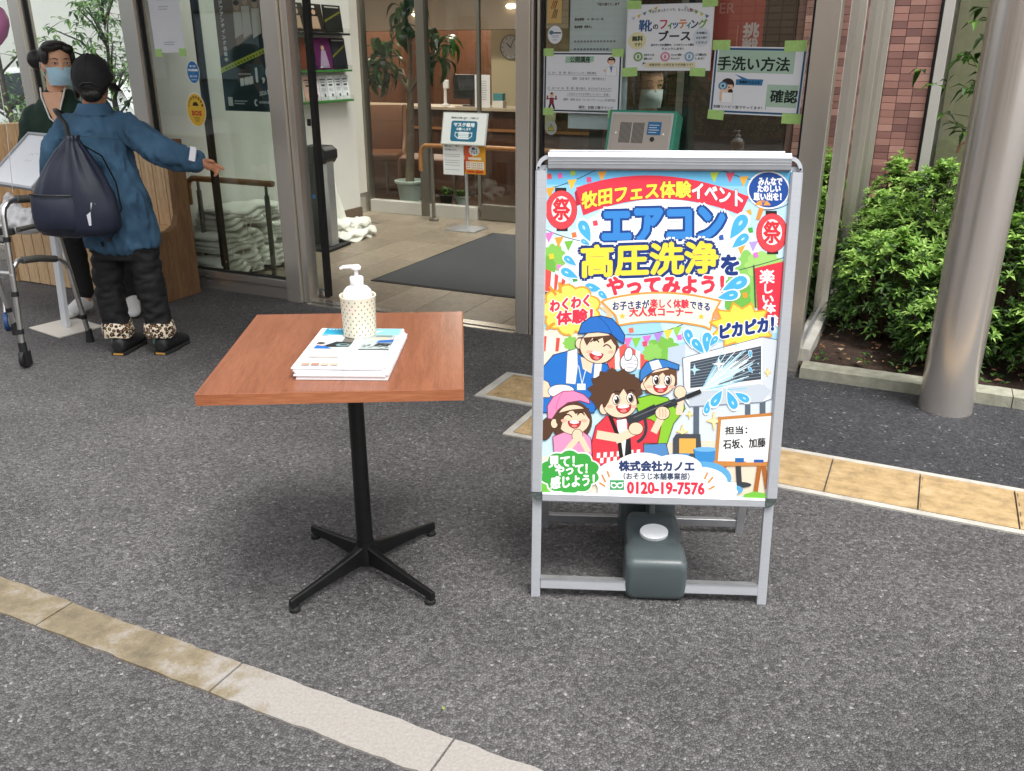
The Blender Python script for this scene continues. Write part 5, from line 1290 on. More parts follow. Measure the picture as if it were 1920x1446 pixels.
def soft(name, mb, mat, parent, voxel, it=4, amp=0, sc=10, seed=0, ridged=True, loc=None, rot=None, fac=.5, fn=None, zs=1.0):
    me = remesh(mb, voxel, it, fac)
    if amp: crumple(me, amp, sc, seed, ridged, fn, zs)
    me.materials.append(mat); me.shade_smooth(); me.name = name
    return obj(name, me, parent, loc, rot)

M_SACK = P('white_tarp_cloth', '#e6e4da', .55, var=.08, vs=14)
random.seed(12)
for i, (d0, s_, z0, h, l, lb) in enumerate(((.32,-3.88,.05,.13,.46,'bottom left bundle of folded white cloth sacks by the skirting'), (.72,-3.86,.05,.14,.40,'lower right bundle of folded white cloth sacks with loose ties'),
        (.36,-3.89,.20,.13,.46,'middle bundle of folded white cloth sacks behind the glass'), (.76,-3.87,.215,.14,.40,'bundle of white cloth sacks with trailing cords'), (.52,-3.88,.36,.12,.66,'topmost folded white cloth sack on the pile'))):
    t = grid_thing('cloth_sack_bundle', lb, 'sacks', s_, d0, z0, 'folded white sacks behind the glass')
    for k in range(4):
        b = MB(); n = 16; rings = []
        for q in range(n+1):
            y = -l*.45 + l*.9*q/n + random.uniform(-.006,.006); w = .15 + .02*math.sin(q*.9+k) - (.05 if q in (0, n) else 0)
            zz = k*h/4 + .012*math.sin(q*.7 + k*1.3 + i); th = h/4*.85*(1 if 0 < q < n else .5)
            rings.append([(-w,y,zz),(-w*.5,y,zz-.004),(w*.5,y,zz-.004),(w,y,zz),(w*1.04,y,zz+th*.5),(w*.9,y,zz+th),(w*.3,y,zz+th*1.15),(-w*.5,y,zz+th),(-w,y,zz+th*.7)])
        b.loft(rings)
        me = b.mesh('fold', M_SACK, smooth=179); crumple(me, .010, 7, i*3+k, zs=2.5); obj('fold', me, t)
    b = MB()
    for k in range(7):
        y = random.uniform(-l*.4, l*.4); x = .16
        pts = [Vector((x, y, h*.8)), Vector((x+.02, y+random.uniform(-.03,.03), h*.4)), Vector((x+.01+random.uniform(0,.03), y+random.uniform(-.05,.05), 0)), Vector((x+.02, y+random.uniform(-.08,.08), -.04 if z0 > .1 else .0))]
        b.tube(pts, .003, 5)
    b.build('tie_cord', M_SACK, t)
# slumped heap of sacks at the end of the white wall
t = grid_thing('slumped_sack_heap', 'slumped heap of white sacks on the floor by the brown skirting', 'sacks', -3.9, 1.78, .012)
for k, (x, y, r0, z0) in enumerate(((0,0,.20,.0),(.03,.08,.17,.035),(.02,-.10,.16,.03),(-.02,.02,.16,.07),(.03,.10,.12,.10),(-.02,-.05,.13,.11))):
    b = MB(); n_ = 40; ph = random.uniform(0, 6)
    b.loft([[(x + r0*q*.8*(1+.07*math.sin(5*a_+ph)+.03*math.sin(11*a_+ph*2))*math.cos(a_), y + r0*q*1.2*(1+.13*math.sin(5*a_+ph))*math.sin(a_), z0 + zz + .016*math.sin(7*a_+ph+q*3)*q) for a_ in [2*PI*j_/n_ for j_ in range(n_)]] for q, zz in ((.9,.002),(1.0,.014),(.97,.03),(.7,.045),(.35,.055),(.05,.06))])
    me = b.mesh('fold', M_SACK, smooth=60); crumple(me, .010, 6, k*5, zs=.5); obj('fold', me, t)
b = MB(); n_ = 36
b.loft([[(-.07 + w_*(1+.22*math.cos(9*a_+z*6))*math.cos(a_), -.04 - z*.12 + w_*1.5*(1+.22*math.cos(9*a_+z*6))*math.sin(a_), z) for a_ in [2*PI*j_/n_ for j_ in range(n_)]] for z, w_ in ((.05,.085),(.15,.07),(.28,.05),(.42,.036),(.54,.026),(.60,.015))]); me = b.mesh('hanging_sack', M_SACK, smooth=60); crumple(me, .012, 14, 9, zs=.4); obj('hanging_sack', me, t)
# umbrella bag dispenser
t = grid_thing('umbrella_bag_stand', 'black and grey umbrella bag stand by the white wall', 'stand', -3.86, 1.40, .012); t.rotation_euler = (0,0,ANG+R(6))
b = MB(); b.box(-.16,.15,-.17,.17,0,.025); b.build('base', M_BLACK, t, bev=.006)
for x in (-.10, .09):
    b = MB(); b.box(x-.02, x+.02, -.05, .05, .026, .68); b.build('upright', M_ALU, t, bev=.004)
b = MB(); b.box(-.07,.06,-.03,.03,.026,.66); b.build('hanging_bags', P('dark_film', '#2b2e30', .3), t, bev=.01)
b = MB(); b.prism([(-.10,.66),(.10,.66),(.13,.70),(.13,.76),(.09,.79),(-.09,.79),(-.13,.76),(-.13,.70)], lambda p, q, k: (p, k, q), -.09, .09); b.build('head', M_BLACK, t, bev=.008)
b = MB(); b.box(-.012,.012,-.0935,-.0905,.40,.43); b.build('blue_tab', ink('#2f74b8'), t)
# handrails
def rail(label, pts, posts, s_, d_):
    t = grid_thing('handrail', label, 'handrail', s_, d_, .012)
    b = MB(); b.tube(pts, .02, 12); b.build('rail', M_RAIL, t, smooth=50)
    for x in posts:
        b = MB(); b.tube([(x,.0,.0),(x,0,.60)], .017, 12); b.build('post', M_STEELI, t, smooth=50)
        b = MB(); b.tube([(x,0,.60),(x,0,.665)], .010, 10); b.build('bracket', M_STEELI, t, smooth=50)
        b = MB(); b.lathe([(.045,0),(.045,.02),(.02,.03)], 16, c=(x,0,0)); b.build('flange', M_STEELI, t, smooth=40)
rail('wooden handrail behind the left glass panel with dark post', [(0,0,.50),(0,0,.62),(.012,0,.655),(.045,0,.675),(.3,0,.676),(.72,0,.676)], [.09, .66], -4.03, .215)
rail('wooden handrail on steel posts before the inner glass', [(0,0,.45),(0,0,.60),(.012,0,.645),(.05,0,.675),(.4,0,.678),(1.9,0,.678)], [.12, 1.2], -3.79, 2.82)

# mask request stand with two sheets
ms = grid_thing('mask_notice_stand', 'steel pole stand with mask request board and festival flyers in the porch', 'sign stand', -3.19, 2.56, .012)
b = MB(); b.box(-.15,.15,-.13,.13,0,.012); b.build('base_plate', M_ALU, ms, bev=.003)
b = MB(); b.tube([(0,.02,.012),(0,.02,.95)], .014, 12); b.build('pole', M_ALU, ms, smooth=50)
TB = (R(-14), 0, 0)
b = MB(); b.box(-.215,.215,.0,.012,-.135,.135); bo = b.build('board', P('board_frame', '#b5b5b2', .5), ms, bev=.002, loc=(0,-.01,.855), rot=TB)
pr = Print(z0=.0006)
pr.rect(-.205,-.127,.205,.127,'#f0f0ee'); pr.text('感染防止対策として、ご来院には', -.13,.082,.13,.098,'#555a60',.0006)
pr.poly(rrect(-.125,-.105,.125,.066,.02), '#2f7391'); pr.text('マスク着用', -.10,.018,.095,.05,'#f4f8fa',.0022); pr.text('お願いします', -.07,-.012,.065,.008,'#f4f8fa',.001)
pr.poly(rrect(-.05,-.085,.05,-.025,.008), '#f4f8fa'); pr.line([(-.05,-.035),(-.08,-.03),(-.08,-.06),(-.05,-.08)], '#f4f8fa', .006); pr.line([(.05,-.035),(.08,-.03),(.08,-.06),(.05,-.08)], '#f4f8fa', .006)
for y in (-.042,-.055,-.068): pr.rect(-.05,y-.0025,.05,y,'#2f7391')
pr.build('board_print', ms, (0,-.0105,.855), TB)
def flyer(name, label, x0, x1, z0, z1, col, fn):
    t = grid_thing(name, label, 'flyer', -3.19, 2.545, .012)
    b = MB(); b.box(x0,x1,-.004,-.002,z0,z1); b.build('sheet', P('sheet_' + name, col, .5), t)
    w, h = x1-x0, z1-z0
    p = Print(lambda x, y: (x0+w*x, z0+h*y), z0=.0046); fn(p); p.build('print', t)
def fly1(p):
    p.text('牧田フェス', .08,.88,.42,.93,'#6c7076',.003); p.text('9/1', .62,.90,.76,.96,'#3c4046',.004); p.text('当日の催しについて', .12,.77,.66,.82,'#7a7e84',.002)
    for y in (.64,.58,.45,.38,.30,.16):
        k = .1
        while k < .85: p.rect(k,y,k+.035,y+.016,'#9da1a6'); k += .05
flyer('white_flyer', 'white festival information sheet hanging under the mask board', -.205, -.005, .47, .735, '#f1f2f3', fly1)
def fly2(p):
    p.poly([(0,0),(1,0),(1,1),(.55,1),(.3,.5)], '#e7a52e'); p.blob(.47,.78,.25,.16,'#f3f4f6',12,.08)
    p.text('牧', .36,.80,.52,.89,'#1d3a66',.008); p.text('の', .55,.80,.62,.84,'#1d3a66',.004); p.text('フェス', .31,.69,.63,.77,'#1d3a66',.007)
    p.rect(.18,.48,.8,.56,'#f4e6d8'); p.rect(.08,.16,.34,.42,'#f6ece2'); p.rect(.37,.16,.62,.42,'#f6ece2'); p.rect(.66,.16,.93,.42,'#f6ece2')
    for x in (.12,.2,.41,.5,.7,.8):
        for y in (.2,.28,.35): p.rect(x,y,x+.06,y+.03,'#a86a4a')
    p.poly(rrect(.1,.05,.48,.12,.02),'#d8432f'); p.poly(rrect(.52,.05,.9,.12,.02),'#d8432f')
flyer('orange_flyer', 'orange festival flyer hanging under the mask board', .005, .205, .485, .735, '#d2552f', fly2)

# brochure rack on the white wall
rk = thing('brochure_rack', 'green edged brochure rack on the white inner wall', 'rack', W(-4.068, 0), ANG + PI/2)
b = MB(); b.box(1.40,2.12,.002,.004,1.08,1.95); b.build('backing', M_WHITEP, rk)
M_GREEN = P('green_shelf', '#3f7d3a', .5)
for z in (1.095, 1.325, 1.60):
    b = MB(); b.box(1.395,2.125,-.075,.0,z,z+.016); b.build('shelf', M_GREEN if z < 1.5 else M_BLACK, rk, bev=.002)
    b = MB(); b.box(1.395,2.125,-.077,-.074,z+.017,z+.05); b.build('lip', M_GLASSI, rk)
def brochure(x0, w, z, h, c, label, band=None, name='brochure', cat='brochure', lines=False):
    t = thing(name, label, cat, W(-4.068, 0), ANG + PI/2, 'brochures in the rack')
    b = MB(); LM = Matrix.Translation((x0+w/2, -.05, z)) @ Matrix.Rotation(R(-7), 4, 'X')
    b.box(-w/2, w/2, -.008, 0, 0, h, M=LM); b.build('cover', P('cover_' + c.lstrip('#'), c, .35, var=.25, vs=9), t)
    if band or lines:
        p = Print(lambda x, y: (-w/2+w*x, h*y), z0=.0085)
        if band: band(p)
        if lines:
            p.rect(.12,.82,.88,.87,'#5b5f66'); p.rect(.2,.72,.8,.76,'#8a8e95'); p.rect(.25,.58,.75,.66,'#4f535a')
            for y in (.48,.43,.38): p.rect(.2,y,.8,y+.018,'#a9adb3')
            p.ell(.6,.2,.12,.07,'#4a5058')
        p.build('cover_print', t, (x0+w/2, -.05, z), (R(-7),0,0))
def portrait(p): p.ell(.5,.7,.12,.09,'#c9a78c'); p.poly([(.25,.1),(.8,.1),(.7,.55),(.3,.55)],'#b79a80'); p.rect(.1,.85,.6,.93,'#d9d4cc')
def gown(p): p.poly([(.2,.05),(.8,.05),(.65,.6),(.4,.6)],'#a894ac'); p.ell(.5,.68,.1,.08,'#c9a78c'); p.poly([(.0,.7),(.6,.95),(.6,1),(0,.85)],'#7a2f62'); p.rect(.2,.05,.35,.09,'#e0dde2')
def streak(p): p.poly([(.0,.35),(1,.75),(1,.82),(0,.43)],'#6d6a2e'); p.rect(.1,.9,.9,.94,'#bdb8b0')
brochure(1.42,.16,1.62,.20,'#2b2622','black covered magazine with a seated figure, top row left', portrait)
brochure(1.60,.21,1.62,.20,'#2f2a24','dark magazine with tan sleeves, top row middle', portrait)
brochure(1.83,.23,1.62,.20,'#232522','dark magazine with olive stripe, top row right', streak)
brochure(1.42,.16,1.345,.235,'#6b3020','dark red magazine, middle row left')
brochure(1.595,.08,1.345,.235,'#22303c','narrow dark blue magazine in the middle row')
brochure(1.685,.21,1.345,.235,'#5a2550','purple magazine with a gowned figure, middle row', gown)
brochure(1.905,.19,1.345,.235,'#26282c','black magazine, middle row right', streak)
for i, (c, lb) in enumerate((('#b8c4b0','pale green leaflet, bottom row far left'),('#d8a898','salmon leaflet, bottom row second from left'),('#dccfd2','pinkish leaflet, bottom row third from left'),('#d9d9da','white leaflet with a square mark, bottom row centre'),('#e6e6e6','white leaflet, bottom row fifth from left'),('#e4e4e5','white leaflet, bottom row sixth from left'),('#e8e8e8','white leaflet, bottom row far right'))):
    brochure(1.41 + i*.1, .092, 1.113, .185, c, lb, lines=True, name='leaflet', cat='leaflet')

# ================================================================== LOBBY
M_POT = P('pale_green_pot', '#c4d2c9', .45, var=.04, vs=6)
pl = grid_thing('tall_pot_plant', 'tall dracaena with drooping leaves in a pale green pot in the lobby', 'plant', -4.34, 3.5, .012)
b = MB(); n = 32
def fl(r_, z, k=0): return [(r_*(1+k*.035*math.cos(j_*2*PI*8/n))*math.cos(2*PI*j_/n), r_*(1+k*.035*math.cos(j_*2*PI*8/n))*math.sin(2*PI*j_/n), z) for j_ in range(n)]
b.loft([fl(.10,.03,1), fl(.125,.20,1), fl(.135,.225), fl(.152,.228), fl(.155,.25), fl(.145,.255), fl(.14,.22)]); b.build('pot', M_POT, pl, smooth=40)
b = MB(); b.lathe([(.13,0),(.14,.03),(.132,.03),(.12,.012)], 28); b.build('saucer', M_POT, pl, smooth=40)
b = MB(); b.lathe([(.137,.215),(.02,.222)], 24); b.build('soil', M_SOIL, pl)
M_TRK = P('dracaena_trunk', '#7d6f5c', .85, var=.2, vs=18, bump=.5, bs=70)
b = MB(); b.tube([(0,0,.2),(.02,0,.5),(.03,.01,.8),(.05,0,1.1)], [.045,.04,.037,.033], 12); b.build('trunk', M_TRK, pl, smooth=60)
tips = [((.05,0,1.1),(-.08,-.05,1.28),(-.22,-.06,1.42)), ((.05,0,1.1),(.2,-.04,1.3),(.38,-.03,1.52)), ((.05,0,1.1),(.06,.02,1.5),(.03,0,1.82)), ((.05,0,1.1),(-.1,.1,1.3),(-.38,.05,1.36))]
b = MB()
for q in tips: b.tube(q, [.022,.018,.013], 8)
b.build('branch', M_TRK, pl, smooth=60)
def longleaf(l, w):
    mb_ = MB(); n_ = 7; vs = []; fs = []
    for i in range(n_+1):
        t = i/n_; x = l*math.sin(t*1.9)/1.0*.62; z = l*(.22*math.sin(t*2.2) - .62*t*t); ww = w*math.sin(PI*min(1, .12+t*.86))**.8*(1 if t < 1 else .05)
        vs += [(x,-ww,z+ww*.25),(x,0,z),(x,ww,z+ww*.25)]
    for i in range(n_): fs += [(i*3,i*3+1,i*3+4,i*3+3),(i*3+1,i*3+2,i*3+5,i*3+4)]
    mb_.add(vs, fs); return mb_.mesh('leaf', M_DRAC, smooth=179)
M_DRAC = island_mat('dracaena_leaf', [(0,'#14290f'),(.5,'#234a1a'),(1,'#41702b')], .35, trans=.15, obj_random=True)
lm = [longleaf(.34,.032), longleaf(.28,.028), longleaf(.40,.036)]
random.seed(77)
for tip in tips:
    for k in range(26):
        a_ = k*2.4 + random.uniform(-.2,.2); p = Vector(tip[2]) - Vector((0,0,.008*k)) + Vector((0,0,.05))
        o = obj('leaf', random.choice(lm), pl, p, (random.uniform(-.25,.25), random.uniform(-.55,.5) + (.5 if k > 14 else -.2), a_)); o.scale = (random.uniform(.8,1.1),)*3
for s_, d_, c, lb, hh in ((-3.95,3.55,'#1d211f','small plant in a black pot behind the inner glass',.12), (-3.80,3.62,'#9fb0a6','small plant in a grey green pot behind the inner glass',.10)):
    t = grid_thing('small_pot_plant', lb, 'plant', s_, d_, .012)
    b = MB(); b.lathe([(.05,0),(.07,hh),(.075,hh),(.06,hh-.01)], 20); b.build('pot', P('pot_' + c[1:], c, .5), t, smooth=40)
    b = MB()
    for k in range(40):
        a_ = random.uniform(0,2*PI); leafy(b, Vector((random.gauss(0,.02), random.gauss(0,.02), hh)), Vector((math.cos(a_), math.sin(a_), random.uniform(.6,1.8))), random.uniform(.06,.15), .014, 0, .3)
    stuff(b.build('foliage', M_AZ, t))
# lounge chairs
M_TAN = P('tan_leather', '#6f4529', .5, var=.12, vs=8)
M_CFR = wood('chair_frame', '#5a3a24', '#86603f', 1, 'Z', .45)
def chair(s_, d_, rz, lb):
    t = grid_thing('lounge_chair', lb, 'chair', s_, d_, .008, 'tan lounge chairs in the lobby'); t.rotation_euler = (0,0,ANG+rz)
    b = MB(); b.box(-.27,.27,-.28,.25,.36,.45); b.build('seat', M_TAN, t, bev=.025, smooth=60)
    b = MB(); b.box(-.26,.26,0,.07,0,.52); bk_ = b.build('backrest', M_TAN, t, bev=.02, smooth=60, loc=(0,.22,.42), rot=(R(-14),0,0))
    for z in (.17,.34):
        q = MB(); q.box(-.255,.255,-.003,.002,z,z+.006); q.build('seam', M_CFR, bk_)
    for x in (-.29,.27):
        b = MB(); b.tube([(x+.01,-.30,.0),(x+.01,-.27,.38),(x+.01,.1,.40),(x+.01,.28,.62),(x+.01,.36,.92)], .014, 8, flat=1.6); b.build('side_frame', M_CFR, t, smooth=50)
        b = MB(); b.tube([(x+.01,.24,.40),(x+.01,.32,.0)], .013, 8); b.build('rear_leg', M_CFR, t, smooth=50)
chair(-5.15, 4.15, R(25), 'tan lounge chair left of the tall plant')
chair(-5.75, 4.25, R(25), 'tan lounge chair at the left end of the lobby row')
tb_ = grid_thing('low_table', 'low brown table between lobby chairs and glass', 'table', -4.55, 4.3, .008)
b = MB(); b.box(-.45,.45,-.28,.28,.36,.40); b.build('top', M_TAN, tb_, bev=.005)
for x in (-.42,.42):
    for y in (-.25,.25):
        b = MB(); b.tube([(x,y,0),(x,y,.36)], .013, 8); b.build('leg', M_STEELI, tb_, smooth=50)
# reception counter and the things on it
rc = grid_thing('reception_counter', 'dark wooden reception counter with a pale top', 'counter', -5.4, 5.3, .008)
b = MB(); b.box(-1.55,2.3,.05,.5,0,.83); b.build('front', M_WOODW, rc)
b = MB(); b.box(-1.58,2.35,.0,.55,.831,.866); b.build('top', P('counter_top', '#b9aa92', .35), rc, bev=.003)
b = MB(); b.box(-1.55,2.3,.03,.049,.60,.63); b.build('front_rail', M_RAIL, rc)
t = grid_thing('computer_monitor', 'black computer monitor on the reception counter', 'monitor', -4.72, 5.6, .875)
b = MB(); b.box(-.24,.24,-.02,.02,.08,.36); b.build('screen', M_BLACK, t, bev=.006); b = MB(); b.box(-.09,.09,-.07,.07,0,.012); b.box(-.02,.02,-.01,.01,.012,.08); b.build('foot', M_BLACK, t)
t = grid_thing('white_dispenser', 'slim white dispenser standing on the counter', 'dispenser', -5.0, 5.45, .875)
b = MB(); b.lathe([(.05,0),(.05,.02),(.02,.03),(.018,.2),(.022,.21)], 16); b.build('body', M_PUMP, t, smooth=40); b = MB(); b.box(-.02,.05,-.02,.02,.2,.30); b.build('head', M_PUMP, t, bev=.008)
t = grid_thing('acrylic_notice', 'white notice in an upright acrylic holder on the counter', 'notice', -4.48, 5.42, .875)
b = MB(); b.box(-.10,.10,-.004,.004,.0,.36); b.build('sheet', M_PAPER, t)
p = Print(lambda x, y: (-.1+.2*x, .36*y), z0=.0046)
for i in range(9): p.rect(.2+.03*(i % 3), .8-i*.07, .8-.04*(i % 2), .815-i*.07, '#8b8f96')
p.build('print', t)
t = grid_thing('teal_box', 'small teal box on the counter by the cream wall', 'box', -4.25, 5.4, .875)
b = MB(); b.box(-.06,.06,-.04,.04,.08,.16); b.build('carton', ink('#4a8f96'), t); b = MB(); b.box(-.07,.07,-.05,.05,0,.079); b.build('base', M_WHITEP, t, bev=.004)
ck = grid_thing('wall_clock', 'round wall clock with white face on the cream wall', 'clock', -4.66, 6.597, 1.545)
b = MB(); b.lathe([(.145,0),(.15,.01),(.15,.03),(.138,.034),(.136,.026)], 40, caps=False); b.build('rim', M_STEELI, ck, rot=(R(90),0,0), smooth=40)
b = MB(); b.lathe([(.137,.020),(.001,.021)], 40); b.build('face', M_PAPER, ck, rot=(R(90),0,0))
b = MB()
for h_ in range(12):
    a_ = 2*PI*h_/12; b.box(-.004,.004,-.0245,-.0225,.105,.125, M=Matrix.Rotation(a_, 4, 'Y'))
b.build('hour_mark', M_BLACK, ck)
for a_, l, w in ((R(-50),.075,.006),(R(25),.105,.004)):
    b = MB(); b.box(-w,w,-.0275,-.0255,-.01,l, M=Matrix.Rotation(a_, 4, 'Y')); b.build('hand', M_BLACK, ck)
t = grid_thing('cream_board_stand', 'cream notice board on a stand right of the mask stand, behind the inner glass', 'sign stand', -3.05, 3.75, .008)
b = MB(); b.box(-.2,.2,0,.012,-.15,.15); b.build('board', P('cream_board', '#cfc3a0', .6), t, loc=(0,0,.93), rot=(R(-12),R(4),0), bev=.003)
p = Print(z0=.0006)
for i in range(4): p.rect(-.15, .08-i*.05, .1-.03*(i % 2), .092-i*.05, '#5d5646')
p.build('print', t, (0,0,.93), (R(-12),R(4),0))
b = MB(); b.tube([(0,.03,0),(0,.03,.9)], .013, 10); b.build('pole', M_ALU, t); b = MB(); b.lathe([(.15,0),(.15,.012)], 24); b.build('base', M_ALU, t)
# ================================================================== PEOPLE
def capsule(mb, pts, rs, n=14, flat=None):
    mb.tube(pts, rs, n, flat=flat); mb.ell(pts[0], (rs[0],)*3, 12, 8); mb.ell(pts[-1], (rs[-1],)*3, 12, 8)
def rings_of(spec, n=24):
    """z, cx, cy, rx, ry"""
    return [[(cx + rx*math.cos(2*PI*j/n), cy + ry*math.sin(2*PI*j/n), z) for j in range(n)] for z, cx, cy, rx, ry in spec]
M_SKIN = P('skin', '#d3a181', .5, var=.06, vs=25)
M_SKIN2 = P('tanned_skin', '#b67d5c', .55, var=.08, vs=30)
M_HAIR = P('black_hair', '#15120f', .45, var=.35, vs=80, stretch=(1,1,.2), bump=.5, bs=120)
M_DENIM = P('denim', '#27465e', .85, var=.22, vs=6, bump=.5, bs=320, col2='#466a86')
M_NAVY = P('navy_nylon', '#1c2233', .42, var=.12, vs=12)
M_TROU = P('black_trousers', '#0d0d0f', .75, var=.2, vs=14)
M_SHOEB = P('black_shoe', '#17181a', .6, var=.2, vs=30)
M_GRN = P('dark_green_cotton', '#0f2b20', .8, var=.12, vs=20)
M_MASKB = P('pale_blue_mask', '#a9ccdc', .8, bump=.1, bs=200)
M_MASKW = P('white_mask', '#d9e0e2', .8)
M_WSHOE = P('white_shoe', '#dcdcdc', .5)
M_EYEW = P('eye_white', '#e3ded8', .25); M_EYED = P('eye_dark', '#1c1310', .15)
def leopard():
    m, nt, bs, N, L = newmat('leopard_cloth')
    tc = N('ShaderNodeTexCoord'); v = N('ShaderNodeTexVoronoi'); v.inputs['Scale'].default_value = 60; L(tc.outputs['Object'], v.inputs['Vector'])
    rp = N('ShaderNodeValToRGB'); el = rp.color_ramp.elements
    rp.color_ramp.interpolation = 'CONSTANT'
    el[0].position = 0; el[0].color = (*lin('#a0784e'), 1); el[1].position = .56; el[1].color = (*lin('#d8cbb4'), 1); e = el.new(.25); e.color = (*lin('#2b1e18'), 1)
    L(v.outputs['Distance'], rp.inputs[0]); L(rp.outputs[0], bs.inputs['Base Color']); bs.inputs['Roughness'].default_value = .9
    return m
M_LEO = leopard()
def head_mesh(mb, c, M_):
    def e_(p, r_): mb.ell(c + M_ @ Vector(p), r_, 16, 11, M=M_)
    e_((0,.012,.03),(.074,.092,.086)); e_((0,-.02,-.04),(.057,.066,.07)); e_((0,-.045,-.085),(.03,.03,.025)); e_((0,-.080,-.018),(.012,.014,.014)); e_((0,-.076,.0),(.008,.010,.022))
    e_((-.074,.015,-.005),(.01,.02,.03)); e_((.074,.015,-.005),(.01,.02,.03))
def face(parent, c, M_, mask_mat, rot):
    for sx in (-1, 1):
        b = MB(); b.ell((0,0,0),(.012,.005,.0042),12,8); b.build('eye', M_EYEW, parent, smooth=179, loc=c + M_ @ Vector((sx*.031,-.0765,.012)), rot=rot)
        b = MB(); b.ell((0,0,0),(.0046,.004,.0042),10,8); b.build('iris', M_EYED, parent, smooth=179, loc=c + M_ @ Vector((sx*.031,-.0796,.0118)), rot=rot)
        b = MB(); b.tube([c + M_ @ Vector((sx*(.031+t*.0165), -.0815+abs(t)*.006, .0165-abs(t)*.0042)) for t in (-1,-.5,0,.5,1)], .0016, 6); b.build('eyelid', M_HAIR, parent)
        b = MB(); b.tube([c + M_ @ Vector((sx*x, y, z)) for x, y, z in ((.014,-.0835,.032),(.03,-.083,.037),(.05,-.072,.032))], [.0022,.0026,.0012], 6); b.build('eyebrow', M_HAIR, parent)
    b = MB(); rings = []
    for i in range(9):
        z = -.100 + .092*i/8; k = i/8
        r_ = []
        for j in range(17):
            a_ = R(-78 + 156*j/16); bul = 1 + .10*math.sin(PI*min(1, k*1.05))*max(0, math.cos(a_))**2
            r_.append(c + M_ @ Vector(((.061+.008*k)*math.sin(a_)*bul, -(.074+.008*k)*math.cos(a_)*bul - .012*math.sin(PI*k)*math.cos(a_)**2 - .004*k + .0018*(i % 2), z)))
        rings.append(r_)
    b.loft(rings, caps=False, closed=False)
    me = b.mesh('face_mask', mask_mat, smooth=179); obj('face_mask', me, parent)
    for sx in (-1, 1):
        b = MB(); b.tube([c + M_ @ Vector((sx*x, y, z)) for x, y, z in ((.062,-.022,-.02),(.076,.0,.0),(.084,.028,.018),(.084,.036,-.01),(.074,.01,-.05),(.058,-.018,-.09))], .0015, 5); b.build('ear_loop', M_MASKW, parent)
def shoe(mb, heel, ang, l=.24, w=.045):
    M_ = Matrix.Translation(heel) @ Matrix.Rotation(ang, 4, 'Z')       # toe towards local +Y
    mb.loft([[M_ @ Vector((w*k*math.cos(2*PI*j/14), y, max(.0, zc + h*math.sin(2*PI*j/14)))) for j in range(14)] for y, k, zc, h in ((-.012,.55,.035,.03),(.0,.8,.04,.045),(.05,.85,.05,.055),(.10,.9,.04,.05),(.16,1.05,.03,.035),(.21,.95,.024,.026),(l-.005,.5,.018,.014))])

# --- person in the denim shirt, seen from behind, pointing to the right
pd = thing('person', 'person seen from behind in blue denim shirt and black cap pointing right', 'person', (-1.95, 4.33, 0), 0)
o0 = Vector((-1.95, 4.33, 0))
def V_(x, y, z): return Vector((x, y, z)) - o0
hc = V_(-1.985, 4.36, 1.335); HM = Matrix.Rotation(PI + R(12), 3, 'Z') @ Matrix.Rotation(R(-8), 3, 'X')
hm4 = HM.to_4x4()
b = MB(); head_mesh(b, hc, hm4); capsule(b, [V_(-1.99,4.35,1.27), V_(-1.995,4.345,1.16)], [.05,.055])
# neck, forearm and pointing hand belong to the body
wr = V_(-1.50,4.25,.978)
capsule(b, [V_(-1.60,4.265,1.0), wr, V_(-1.47,4.248,.970)], [.032,.027,.026])
capsule(b, [V_(-2.05,4.34,.62), V_(-2.06,4.335,.38), V_(-2.04,4.33,.10)], [.07,.05,.038]); capsule(b, [V_(-1.86,4.34,.62), V_(-1.85,4.335,.38), V_(-1.835,4.33,.10)], [.07,.05,.038])
capsule(b, [V_(-2.04,4.34,.66), V_(-1.96,4.34,.95), V_(-1.99,4.345,1.12)], [.1,.08,.06])
hm = b.mesh('tmp_', M_SKIN2); bpy.data.meshes.remove(hm)
body = soft('body', b, M_SKIN2, pd, .010, 3)
# hand
b = MB(); b.ell(V_(-1.442,4.245,.962),(.036,.017,.026), 14, 9, M=Matrix.Rotation(R(12),4,'Y'))
capsule(b, [wr, V_(-1.455,4.246,.966)], [.024,.022])
for pts, r_ in (([(-1.418,4.238,.968),(-1.392,4.234,.958),(-1.372,4.232,.945)], .0085), ([(-1.416,4.242,.955),(-1.395,4.236,.940),(-1.402,4.228,.926)], .0088), ([(-1.420,4.246,.945),(-1.402,4.238,.928),(-1.412,4.230,.916)], .0085), ([(-1.426,4.250,.938),(-1.412,4.242,.922),(-1.420,4.236,.912)], .0078), ([(-1.452,4.236,.978),(-1.43,4.224,.985),(-1.412,4.220,.980)], .009)):
    capsule(b, [V_(*q) for q in pts], [r_, r_*.95, r_*.8], 9)
soft('hand', b, M_SKIN2, pd, .004, 2)
# denim shirt
b = MB()
b.loft(rings_of([(1.215,-.045,.015,.062,.058),(1.19,-.045,.015,.10,.075),(1.165,-.05,.01,.132,.086),(1.12,-.05,.0,.158,.098),(1.02,-.047,-.005,.152,.105),(.90,-.03,-.005,.156,.110),(.78,-.012,-.005,.168,.116),(.68,-.003,-.005,.178,.120),(.60,.0,-.005,.180,.120),(.555,.0,-.005,.172,.116)]))
b.ell(V_(-1.95,4.26,.585),(.14,.05,.06))
capsule(b, [V_(-1.855,4.33,1.135), V_(-1.78,4.31,1.09), V_(-1.70,4.285,1.03), V_(-1.60,4.265,.995), V_(-1.51,4.25,.98)], [.066,.066,.064,.060,.046])
capsule(b, [V_(-2.125,4.34,1.125), V_(-2.205,4.33,1.02), V_(-2.245,4.36,.90), V_(-2.22,4.46,.85)], [.064,.062,.06,.05])
sh = soft('denim_shirt', b, M_DENIM, pd, .008, 2, .024, 15, 3, True, fn=lambda p: 1.0 if p.z < 1.12 else .5, zs=.4)
